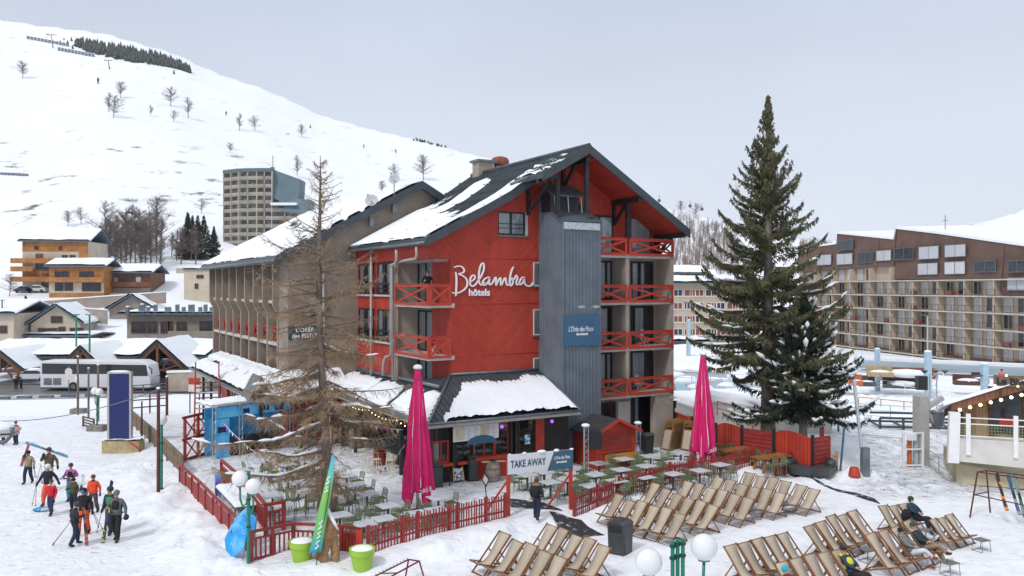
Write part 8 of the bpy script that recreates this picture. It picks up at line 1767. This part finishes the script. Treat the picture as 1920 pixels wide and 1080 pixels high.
def ski(name,lab,a,b,c_,w_=.10,c2=None,grp=None,parent=None):
 d=(b-a); t=thing(name,lab,'skis',a,0,grp); dn=d.normalized(); r=dn.cross(Vector((0,1,0))).normalized()*w_/2; n=dn.cross(r).normalized()*.012; L=d.length
 m=MB(); vs=[];
 for f,wf,off in((0,.9,.04),(.06,1,0),(.5,.75,0),(.9,1.05,0),(.97,.8,.05),(1,.25,.10)):p=dn*L*f+n.normalized()*off; q=r*wf; vs+=[p-q-n,p+q-n,p+q+n,p-q+n]
 fs=[]
 for i in range(5):k=4*i; fs+=[(k,k+1,k+5,k+4),(k+1,k+2,k+6,k+5),(k+2,k+3,k+7,k+6),(k+3,k,k+4,k+7)]
 fs+=[(3,2,1,0),(20,21,22,23)]; m.mesh(vs,fs); m.build('ski',mat('ski_top',c_,.35,scale=2.5,c2=c2 or c_,thr=(.45,.5)),t); p=dn*L*.48
 m=MB(); m.bar(p-dn*.16+n*2.5,p+dn*.12+n*2.5,.07,.05); m.build('binding',M['black'],t)
def rack2():
 a,b=at(1833,885,36),at(1921,897,34); b0=Vector((a.x,a.y,0)); t=thing('ski_rack','rusty steel A frame ski rack at the right edge of the snow','ski rack',b0); A,B_=a-b0,b-b0; B_=A+(B_-A)*1.7; m=MB(); o_=Vector((.55,.3,0)); gz0=float(gz(a.x,a.y))
 m.bar(A,B_,.05); m.bar(A+o_,B_+o_,.05); m.bar(A,A+o_,.05)
 for q in(A,B_):m.bar(q,Vector((q.x-.45,q.y-.2,gz0)),.05); m.bar(q+o_,Vector((q.x+.85,q.y+.5,gz0)),.05); m.bar(Vector((q.x-.22,q.y-.1,(q.z+gz0)/2)),Vector((q.x+.7,q.y+.4,(q.z+gz0)/2)),.04)
 m.bar(Vector((A.x-.2,A.y-.1,A.z*.5)),Vector((B_.x-.2,B_.y-.1,B_.z*.5)),.04); m.build('frame',M['rust'],t)
 for i,(x0,y0,x1_,y1,c_,c2)in enumerate(((1888,958,1868,886,(.75,.28,.02),(.03,.03,.04)),(1912,966,1889,887,(.3,.33,.34),(.04,.1,.2)),(1922,971,1900,886,(.05,.12,.09),(.2,.25,.24)))):ski('ski_pair',['orange and black skis leaning on the right rack','grey skis leaning on the right rack','dark green skis leaning on the right rack'][i],at(x0,y0,34.6),at(x1_,y1,35.2),c_,.16,c2)
rack2()
for i in range(14):
 px,py,Y=1262+(i*61%170),705+(i*37%70),88-(i*37%70)*.35; p=at(px,py,Y); r_=thing('covered_equipment',ORD[i%12]+(' low' if i<12 else ' extra')+' snow covered machine part among the railings left of the far umbrella','equipment',p,i*.7); w_=rnd.uniform(.8,2.2); m=MB(); m.box(-w_,-.5,-.6,w_,.5,.1); m.build('base',M[('shutter','fascia','steelblue','pipe')[i%4]],r_); m=MB(); m.ball((0,0,.1),w_*.95,10,5,sz=.28,sy=.6); m.build('snow_cover',M['snow'],r_,smooth=True)
# ================================================================== PEOPLE
M['skin']=mat('skin',(.48,.27,.19),.55,.08,12); M['eye']=mat('eye_dark',(.03,.02,.02),.3); M['hair']=mat('brown_hair',(.08,.045,.025),.8,.3,20)
CL={}
def cloth(c):
 if c not in CL:CL[c]=mat('cloth',c,.85,.12,6,.35,14)
 return CL[c]
BK,NV,GY,OR,RD,OL,TN,WH,TE,PK,GR=(.012,.012,.014),(.015,.025,.055),(.10,.125,.14),(.75,.11,.02),(.55,.02,.03),(.075,.075,.045),(.33,.26,.16),(.7,.7,.72),(.08,.36,.40),(.55,.06,.24),(.03,.30,.09)
ST0=dict(pel=(0,0,.96),wst=(0,0,1.12),che=(0,.01,1.33),nec=(0,0,1.47),hb=(0,-.015,1.56),hc=(0,-.025,1.645),ht=(0,-.01,1.715),sL=(.175,0,1.42),eL=(.25,.05,1.16),wL=(.25,-.09,.95),sR=(-.175,0,1.42),eR=(-.25,.05,1.16),wR=(-.25,-.09,.95),hL=(.095,0,.92),kL=(.11,-.05,.50),aL=(.11,.03,.10),tL=(.12,-.13,.045),hR=(-.095,0,.92),kR=(-.11,-.05,.50),aR=(-.11,.03,.10),tR=(-.12,-.13,.045))
RB=dict(pel=.13,wst=.115,che=.135,nec=.055,hb=.062,hc=.095,ht=.055,sL=.06,eL=.042,wL=.028,sR=.06,eR=.042,wR=.028,hL=.085,kL=.058,aL=.042,tL=.035,hR=.085,kR=.058,aR=.042,tR=.035)
EDG=[('pel','wst'),('wst','che'),('che','nec'),('nec','hb'),('hb','hc'),('hc','ht'),('che','sL'),('sL','eL'),('eL','wL'),('che','sR'),('sR','eR'),('eR','wR'),('pel','hL'),('hL','kL'),('kL','aL'),('aL','tL'),('pel','hR'),('hR','kR'),('kR','aR'),('aR','tR')]
def skin_mesh(name,J,names,grow,mt,parent,root,extra=None,lv=1):
 ed=[(a,b)for a,b in EDG if a in names and b in names]; me=bpy.data.meshes.new(name); idx={n:i for i,n in enumerate(names)}
 me.from_pydata([J[n]for n in names],[(idx[a],idx[b])for a,b in ed],[]); o_=bpy.data.objects.new(name,me)
 o_.modifiers.new('s','SKIN'); sv=me.skin_vertices[0].data
 for n in names:
  r=RB[n]*grow.get(n,grow.get('*',1)); fx=1.28 if n in('pel','wst','che')else 1.0
  sv[idx[n]].radius=(r*fx,r); sv[idx[n]].use_root=n==root
 o_.modifiers[0].use_smooth_shade=True; sb=o_.modifiers.new('b','SUBSURF'); sb.levels=lv; sb.render_levels=lv
 m2=baked(o_)
 if extra:
  bm=bmesh.new(); bm.from_mesh(m2); t2=bpy.data.meshes.new('t'); t2.from_pydata(extra.v,[],extra.f); bm.from_mesh(t2); bm.to_mesh(m2); bm.free(); bpy.data.meshes.remove(t2)
 m2.materials.clear(); m2.materials.append(mt)
 for p in m2.polygons:p.use_smooth=True; p.material_index=0
 m2.name=name; o_=bpy.data.objects.new(name,m2); col.objects.link(o_); adopt(o_,parent); return o_
def person(lab,base,rz,H_=1.72,top=BK,bot=NV,hat=None,hatc=GY,pose=None,gloves=BK,boots=(.03,.03,.035),goggles=None,hood=None,hair=True,bulk=1.0,pack=None,sx=1.0,vest=None,grp=None):
 J=dict(ST0); J.update(pose or{}); J={k:Vector(v)for k,v in J.items()}; t=thing('person',lab,'person',base,rz,grp); t.scale=(H_/1.74*sx,H_/1.74,H_/1.74)
 ex=MB(); hc=J['hc']; up=(J['ht']-J['hb']).normalized(); fw=Vector((0,-1,0)); fw=(fw-up*fw.dot(up)).normalized(); sd=up.cross(fw)
 if 'look' in J:fw=J.pop('look').normalized(); fw=(fw-up*fw.dot(up)).normalized(); sd=up.cross(fw)
 ex.tube([hc+fw*.085+up*.02,hc+fw*.118-up*.012,hc+fw*.09-up*.025],[.010,.017,.012],6)
 for s in(-1,1):ex.ball(hc+sd*s*.088-up*.005,.024,6,5,sx=.5)
 ex.tube([hc+fw*.088-up*.052-sd*.02,hc+fw*.092-up*.052,hc+fw*.088-up*.052+sd*.02],.007,4)
 for s,w,e in(('L','wL','eL'),('R','wR','eR')):
  d=(J[w]-J[e]).normalized(); q=d.cross(Vector((0,-1,.2))).normalized(); n=d.cross(q); P=J[w]; ex.tube([P-d*.02,P+d*.04,P+d*.085],[.026,.036,.030],8)
  for k,L in enumerate((.060,.072,.068,.052)):o0=P+d*.08+q*(k-1.5)*.017; o1=o0+d*L*.55+n*.008; ex.tube([o0,o1,o1+d*L*.3+n*.028],[.0092,.0085,.007],5)
  o0=P+d*.03-q*.03; ex.tube([o0,o0-q*.025+d*.03,o0-q*.02+d*.06+n*.012],[.011,.010,.008],5)
 b=skin_mesh('body',J,list(ST0),{'*':1.0,'sL':.8,'sR':.8},M['skin'],t,'pel',ex)
 tr=['pel','wst','hL','kL','aL','hR','kR','aR']; skin_mesh('trousers',J,tr,{'*':1.38*bulk,'pel':1.08,'wst':1.0,'aL':1.9,'aR':1.9,'kL':1.65,'kR':1.65},cloth(bot),t,'pel')
 jk=['pel','wst','che','nec','sL','eL','wL','sR','eR','wR']; J2=dict(J); J2['pel']=J['pel'].lerp(J['wst'],.15)
 skin_mesh('jacket',J2,jk,{'*':1.62*bulk,'pel':1.2*bulk,'wst':1.28*bulk,'che':1.15*bulk,'nec':1.3,'sL':1.4,'sR':1.4,'wL':1.6,'wR':1.6},cloth(top),t,'wst')
 if vest:m=MB(); c=J['che']; m.ball(c.lerp(J['wst'],.45),.165*bulk,12,8,sz=1.35,sx=1.12,sy=.94); m.build('vest',cloth(vest),t,smooth=True)
 for s in 'LR':
  a,e=J['a'+s],J['t'+s]; d=(e-a); m=MB(); m.tube([a+UP*.06,a-UP*.01,a.lerp(e,.5)-UP*.012,e+d*.15],[.062,.068,.056,.036],8); m.build('boot',cloth(boots),t,smooth=True)
  if gloves:w=J['w'+s]; d=(w-J['e'+s]).normalized(); m=MB(); m.tube([w-d*.03,w+d*.03,w+d*.10,w+d*.15],[.042,.05,.044,.022],8); m.tube([w+d*.03,w+d*.08+Vector((0,-.045,0))],[.02,.016],6); m.build('glove',cloth(gloves),t,smooth=True)
 m=MB()
 if hat=='helmet':m.ball(hc+up*.045-fw*.012,.125,14,9,sz=.92); o_=m.build('helmet',cloth(hatc),t,smooth=True)
 elif hat=='beanie':m.ball(hc+up*.055-fw*.015,.108,12,8,sz=.95); m.lathe([(.104,-.01),(.110,.02),(.104,.045)],12,tuple(hc+up*.03),cap=False); m.build('beanie',cloth(hatc),t,smooth=True)
 elif hair:m.ball(hc+up*.035-fw*.02,.105,12,8); m.build('hair',M['hair'],t,smooth=True)
 if hood:m=MB(); m.tube([J['nec']+sd*.11+fw*.05,J['nec']+sd*.10-fw*.08+up*.02,J['nec']-fw*.13+up*.03,J['nec']-sd*.10-fw*.08+up*.02,J['nec']-sd*.11+fw*.05],.055,8); m.build('hood',cloth(hood),t,smooth=True)
 m=MB()
 if goggles:m.tube([hc+fw*.075+sd*.075+up*.025,hc+fw*.112+up*.028,hc+fw*.075-sd*.075+up*.025],[.026,.036,.026],8); m.build('goggles',cloth(goggles),t,smooth=True)
 else:
  for s in(-1,1):m.ball(hc+fw*.093+sd*s*.034+up*.012,.011,6,4)
  m.build('eyes',M['eye'],t)
 if pack:m=MB(); c=J['che']-fw*.2-up*.08; m.ball(c,.17,12,8,sz=1.35,sy=.7); m.build('backpack',cloth(pack),t,smooth=True); m=MB(); m.tube([J['che']+sd*.12+fw*.13,J['sL']*.5+J['nec']*.5+UP*.03,c+up*.1],.018,5); m.tube([J['che']-sd*.12+fw*.13,J['sR']*.5+J['nec']*.5+UP*.03,c+up*.1],.018,5); m.build('strap',cloth(pack),t)
 return t
W1=dict(kL=(.11,-.16,.53),aL=(.11,-.16,.11),tL=(.12,-.32,.06),kR=(-.11,.02,.49),aR=(-.11,.22,.12),tR=(-.12,.08,.045))
W2=dict(kR=(-.11,-.16,.53),aR=(-.11,-.16,.11),tR=(-.12,-.32,.06),kL=(.11,.02,.49),aL=(.11,.22,.12),tL=(.12,.08,.045))
CR=dict(eR=(-.30,.02,1.18),wR=(-.22,-.26,1.22)); CLh=dict(eL=(.30,.02,1.18),wL=(.22,-.26,1.22)); DN=dict(eL=(.29,.04,1.17),wL=(.34,-.06,.93)); SH=dict(eR=(-.30,-.08,1.22),wR=(-.18,-.16,1.46))
def at_ground(px,py):return ground(px,py)
def walker(px,pyf,pyt,lab,rz,pose,**k):
 p=ground(px,pyf); h=(pyf-pyt)*p.y/F*1.01; return person(lab,p,R(rz),h,pose=pose,**k),p,h
def L2W(p,rz,h,v):s=h/1.74; c,sn=math.cos(R(rz)),math.sin(R(rz)); return Vector((p.x+(v[0]*c-v[1]*sn)*s,p.y+(v[0]*sn+v[1]*c)*s,p.z+v[2]*s))
def poles(lab,p,rz,h,hand,tips):
 a=L2W(p,rz,h,hand); t=thing('ski_poles',lab,'ski poles',a); m=MB()
 for q in tips:b=L2W(p,rz,h,q)-a; m.tube([(0,0,.06),tuple(b)],.011,5); m.lathe([(.04,-.01),(.04,.01)],8,tuple(b*.93))
 m.build('shafts',M['steel'],t)
t,p,h=walker(140,1024,944,'person in black jacket and dark jeans seen from behind, grey helmet, front left of group',140,{**W1,**CR,'wst':(0,-.03,1.12),'hc':(0,-.08,1.63),'ht':(0,-.09,1.70)},top=(.02,.024,.03),bot=NV,hat='helmet',hatc=(.05,.055,.06),bulk=1.12)
poles('pair of ski poles trailing left of the front person in black',p,140,h,(.22,.0,.98),[(.75,.55,.03),(.55,.65,.03)]); ski('ski_pair','purple brown skis held upright by the person in orange trousers',L2W(p,0,h,(.50,.0,.0)),L2W(p,0,h,(.34,.05,1.58)),(.06,.03,.09),.13,(.45,.12,.04))
t,p,h=walker(157,1003,918,'person in black jacket, bright orange trousers and blue goggles',5,{**W2,**DN},top=BK,bot=OR,hat='helmet',hatc=BK,goggles=(.05,.3,.6)); poles('ski poles held low by the person in orange trousers',p,5,h,(.34,-.08,.9),[(.55,.0,.25),(.72,-.05,.2)])
t,p,h=walker(207,1001,915,'person in navy with a green backpack strap behind the grey jacketed man',-5,{**W1},top=NV,bot=NV,hat='helmet',hatc=(.02,.05,.04),pack=GR,vest=GR); ski('ski_pair','dark skis standing up over the shoulder of the person in green',L2W(p,0,h,(-.28,.15,.9)),L2W(p,0,h,(-.02,.2,1.98)),(.09,.09,.10),.13,NV); poles('ski poles left of the person in green',p,-5,h,(-.25,-.1,.95),[(-.48,-.1,.03)])
t,p,h=walker(219,1014,922,'man in grey open jacket and black trousers carrying skis and a helmet, front right',0,{**W1,**CR,**DN},top=GY,bot=BK,hat='beanie',hatc=(.16,.16,.17),vest=BK,gloves=None,bulk=1.1); ski('ski_pair','grey skis with yellow and black tails carried by the man in grey',L2W(p,0,h,(-.36,-.25,.0)),L2W(p,0,h,(-.16,-.25,1.28)),(.62,.55,.05),.15,(.03,.04,.07)); q=L2W(p,0,h,(.37,-.1,.86)); r_=thing('ski_helmet','dark helmet with white trim hanging from the hand of the man in grey','helmet',q); m=MB(); m.ball((0,0,0),.12,10,7); m.build('shell',cloth(NV),r_,smooth=True); m=MB(); m.ball((-.08,-.05,.04),.07,8,6); m.build('trim',cloth(WH),r_,smooth=True)
walker(175,962,892,'man in a bright orange red jacket and grey trousers',0,{**W2,**DN},top=(.72,.07,.02),bot=(.06,.06,.065),gloves=(.06,.04,.35),bulk=1.08)
t,p,h=walker(138,958,898,'person in an olive green hooded jacket in the middle of the group',-8,{**CR},top=OL,bot=NV,hat='beanie',hatc=BK,hood=OL,bulk=1.15); ski('ski_pair','white topped skis held up beside the olive jacketed person',L2W(p,0,h,(.34,-.1,.55)),L2W(p,0,h,(.60,-.1,2.02)),(.30,.32,.34),.14,(.62,.66,.7))
t,p,h=walker(133,940,871,'person in a pink and white jacket with teal trousers',5,{**CR,**CLh},top=(.40,.10,.30),bot=TE,hat='beanie',hatc=(.05,.05,.06),vest=BK); ski('ski_pair','white snowboard like skis held level in front of the pink jacket',L2W(p,5,h,(-.35,-.32,1.14)),L2W(p,5,h,(.38,-.32,1.12)),(.6,.6,.62),.09)
walker(96,966,901,'woman in a red jacket and blue jeans with white scarf',-4,{**W1},top=RD,bot=(.02,.035,.08),hood=WH,gloves=RD); p=ground(80,958); r_=thing('plastic_sledge','blue and white plastic sledge dragged by the woman in red','sledge',p,.3); m=MB(); m.ball((0,0,.08),.42,14,6,sz=.22,sy=.6); m.build('sledge_shell',mat('sledge_blue',(.01,.25,.5),.3,c2=(.5,.6,.65),scale=3,thr=(.5,.55)),r_,smooth=True)
t,p,h=walker(90,948,873,'person in black jacket, orange trousers and white helmet with poles, left of group',0,{**W2,'eR':(-.32,.02,1.18),'wR':(-.40,-.08,.98),'eL':(.32,.08,1.2),'wL':(.38,.12,1.0)},top=(.012,.014,.03),bot=(.75,.12,.04),hat='helmet',hatc=WH); poles('ski poles left of the white helmeted person',p,0,h,(-.42,-.12,.95),[(-.62,-.1,.04),(-.42,-.2,.0)])
t,p,h=walker(92,918,842,'person in an olive brown jacket and cream trousers carrying skis across the shoulders',8,{**W1,**SH,'eL':(.32,.02,1.2),'wL':(.36,-.05,1.0)},top=(.10,.075,.045),bot=(.55,.50,.40),hat='beanie',hatc=(.05,.05,.06)); ski('ski_pair','white and pale blue skis lying across the shoulders of the olive brown jacket',L2W(p,0,h,(-1.0,.05,1.98)),L2W(p,0,h,(.85,.0,1.38)),(.62,.66,.62),.15,(.10,.25,.35)); poles('ski poles left of the cream trousers',p,8,h,(-.28,-.1,1.05),[(-.48,-.1,.25),(-.2,-.2,.3)])
t,p,h=walker(53,907,847,'person in a tan jacket and navy trousers with red skis over one shoulder',0,{**W2,**SH,**DN},top=TN,bot=NV,hat='helmet',hatc=BK,gloves=(.12,.01,.07),bulk=1.12); ski('ski_pair','red and purple skis sticking up over the tan jacketed shoulder',L2W(p,0,h,(-.30,-.15,.95)),L2W(p,0,h,(.02,.1,2.22)),(.08,.05,.12),.14,(.55,.03,.12)); poles('ski poles right of the tan jacketed person',p,0,h,(.34,-.08,.9),[(.42,-.1,.35),(.52,-.12,.33)])
walker(30,834,791,'lone person in a red jacket and blue beanie at far left',-15,{'eR':(-.30,-.02,1.2),'wR':(-.15,-.2,1.12)},top=RD,bot=NV,hat='beanie',hatc=(.02,.06,.14),bulk=1.12)
walker(7,834,793,'person in dark trousers half hidden by the snowy chair at the left edge',0,W1,top=GY,bot=BK,hat='beanie',hatc=NV)
walker(30,731,706,'left one of two dark figures waiting by the shelter bench',40,{},top=BK,bot=BK,hat='beanie',hatc=BK); walker(40,730,708,'right one of two dark figures waiting by the shelter bench',-30,{},top=(.02,.022,.03),bot=BK,hat='beanie',hatc=(.04,.05,.06))
t,p,h=walker(1006,976,899,'woman in a black coat with fur hood and backpack walking through the take away gate',160,{**W1},top=(.02,.018,.025),bot=(.015,.022,.05),hood=(.26,.18,.10),pack=(.012,.012,.016),gloves=None)
def hill_skier(px,pyf,hp,c,lab):p=ground(px,pyf); person(lab,p,R(40),hp*p.y/F,top=c,bot=BK,hat='helmet',hatc=BK,pose=W1)
hill_skier(184,158,13,(.25,.02,.08),'tiny skier in dark clothes high on the left slope'); hill_skier(424,217,9,BK,'tiny dark skier right of mid slope'); hill_skier(682,278,8,RD,'tiny red skier above the wing roof'); hill_skier(205,130,6,BK,'tiniest skier below the chairlift pylon'); hill_skier(742,288,8,BK,'tiny dark skier above the satellite dishes')
q=hw(-.62,1.0,9.03+.15+.22-.2); person('man in a black jacket standing on the corner balcony beside the name sign',hw(-.75,1.3,9.18),R(15),1.72,top=BK,bot=(.12,.09,.06),pose={**CR,**CLh},gloves=None)
def sit(dx,**k):
 d=dict(pel=(.31,-.66,.48),wst=(.31,-.54,.60),che=(.31,-.40,.84),nec=(.31,-.30,1.0),hb=(.31,-.28,1.08),hc=(.31,-.27,1.17),ht=(.31,-.245,1.245),sL=(.485,-.36,.94),eL=(.54,-.58,.76),wL=(.40,-.80,.72),sR=(.135,-.36,.94),eR=(.08,-.58,.76),wR=(.22,-.80,.72),hL=(.41,-.72,.46),kL=(.43,-1.14,.58),aL=(.44,-1.36,.14),tL=(.45,-1.50,.06),hR=(.21,-.72,.46),kR=(.19,-1.14,.58),aR=(.18,-1.36,.14),tR=(.17,-1.50,.06)); d.update(k); return d
def seated(key,i,lab,H_=1.74,**k):
 loc,rz,s=DSEATS[key][i]; return person(lab,loc+UP*.02,rz,H_,**k)
XL=dict(kR=(.33,-1.14,.66),aR=(.46,-1.40,.40),tR=(.50,-1.54,.42),kL=(.40,-1.12,.56),aL=(.38,-1.34,.12),tL=(.40,-1.48,.06))
seated('J',4,'man in a yellow and navy jacket with navy beanie lying back in a deck chair',pose=sit(0,look=(-.3,-1,-.1)),top=(.02,.045,.075),bot=(.02,.02,.024),hat='beanie',hatc=NV,vest=(.62,.60,.03),hood=(.68,.66,.03),goggles=BK,gloves=None,bulk=1.12)
seated('K',2,'woman in a grey quilted jacket and white trousers with legs crossed in a deck chair',1.66,pose=sit(0,look=(.8,-1,0),**XL),top=(.17,.185,.18),bot=(.62,.63,.72),hat='beanie',hatc=BK,hood=(.20,.21,.21),boots=(.20,.07,.03),gloves=None,bulk=1.08)
seated('K',3,'man in tan trousers and green beanie with crossed legs in a deck chair',pose=sit(0,look=(-.2,-1,.1),**XL),top=(.018,.035,.045),bot=(.27,.19,.13),hat='beanie',hatc=(.03,.08,.05),boots=(.09,.02,.02),gloves=None,hood=(.5,.42,.3))
seated('L',2,'skier in dark blue jacket and green black helmet in a deck chair',pose=sit(0,hc=(.31,-.33,1.16),ht=(.31,-.35,1.235),look=(0,-1,-.6)),top=(.015,.04,.065),bot=BK,hat='helmet',hatc=(.03,.06,.05),boots=(.02,.025,.06),goggles=(.4,.5,.02),gloves=None)
loc,rz,s_=DSEATS['L'][1]; r_=thing('backpack','black backpack lying against the seated helmeted skier','backpack',loc+Vector((math.cos(rz)*.45,math.sin(rz)*.45,.62)),rz); m=MB(); m.ball((0,-.5,0),.24,12,8,sz=1.1,sy=.75); m.build('bag',cloth(BK),r_,smooth=True); m=MB(); m.tube([(-.12,-.72,.1),(0,-.78,0),(-.1,-.72,-.15)],.02,5); m.build('strap',cloth(NV),r_)
seated('J',0,'child in a bright blue helmet and dark red jacket in the left deck chair',1.45,pose=sit(0),top=(.16,.02,.03),bot=NV,hat='helmet',hatc=(.01,.42,.62))
loc,rz,s_=DSEATS['K'][0]; q=ground(1578,1078); r_=thing('orange_bag','orange and black bag on the lap side of the man in yellow','bag',Vector((q.x,q.y,.35))); m=MB(); m.ball((0,0,0),.2,10,7,sz=.8); m.build('bag',mat('orange_bag_cloth',(.65,.10,.03),.6,scale=9,c2=(.03,.03,.03),thr=(.5,.55)),r_,smooth=True)
p=at(1878,702,76); person('tiny person in an orange jacket on the snowy sun deck',Vector((p.x,p.y,p.z-1.25)),0,1.7,top=(.7,.12,.05),bot=BK,hat='beanie',hatc=BK)
q=at(-10,825,13.0); r_=thing('chairlift_chair','snow covered grey chairlift seat cut off by the left picture edge','chairlift chair',q); m=MB(); m.tube([(-1.2,0,-.30),(.18,0,-.02),(.27,0,.08),(.28,0,.2)],.035,8); m.tube([(-1.2,0,-.02),(.28,0,.10)],.02,6); m.build('frame',M['zinc'],r_,smooth=True); m=MB(); m.bar((-1.2,.1,.08),(.27,.1,.14),.3,.05); m.bar((-1.2,.1,.00),(.25,.1,.07),.3,.03); m.split('seat_slat',M['pipe'],r_); m=MB(); m.ball((-.2,.1,.16),.46,14,8,sz=.30,sy=.45); m.build('snow_cover',M['snow'],r_,smooth=True)
for(s,t_,z,lab)in((-.35,1.2,6.45,'folded red and white chair on the lower corner balcony'),(12.6,-.7,6.57,'white chair on the second right balcony'),(11.3,-.7,6.57,'second white chair on the second right balcony'),(12.2,-.7,3.86,'white table on the lowest right balcony'),(9.7,-.7,11.99,'wooden chair on the top right balcony'),(12.0,-.7,11.99,'beige chair on the top balcony behind the right railing')):
 r_=thing('balcony_chair',lab,'chair',hw(s,t_,z),HANG+.4); m=MB(); m.box(-.2,-.2,.42,.2,.2,.45); m.build('seat',M['red']if 'red' in lab else M['white'],r_); m=MB(); m.box(-.2,.18,.45,.2,.21,.95); m.build('backrest',M['red']if 'red' in lab else M['offwhite'],r_)
 for a_ in(-1,1):m=MB(); m.tube([(a_*.2,-.2,0),(a_*.2,.2,.45)],.014,4); m.tube([(a_*.2,.2,0),(a_*.2,-.2,.45)],.014,4); m.build('leg',M['white'],r_)
# ================================================================== AIR
hm=bpy.data.materials.new('haze'); hm.use_nodes=True; ht_=hm.node_tree; ht_.nodes.clear(); ho_=ht_.nodes.new('ShaderNodeOutputMaterial'); hv=ht_.nodes.new('ShaderNodeVolumePrincipled'); hv.inputs['Color'].default_value=(.86,.90,.96,1); hv.inputs['Density'].default_value=.00006; ht_.links.new(hv.outputs[0],ho_.inputs['Volume'])
m=MB(); m.box(-4200,-60,-420,4200,4700,900); tag(m.build('haze',hm,None),'thin cold winter haze over the valley','haze',kind='stuff')
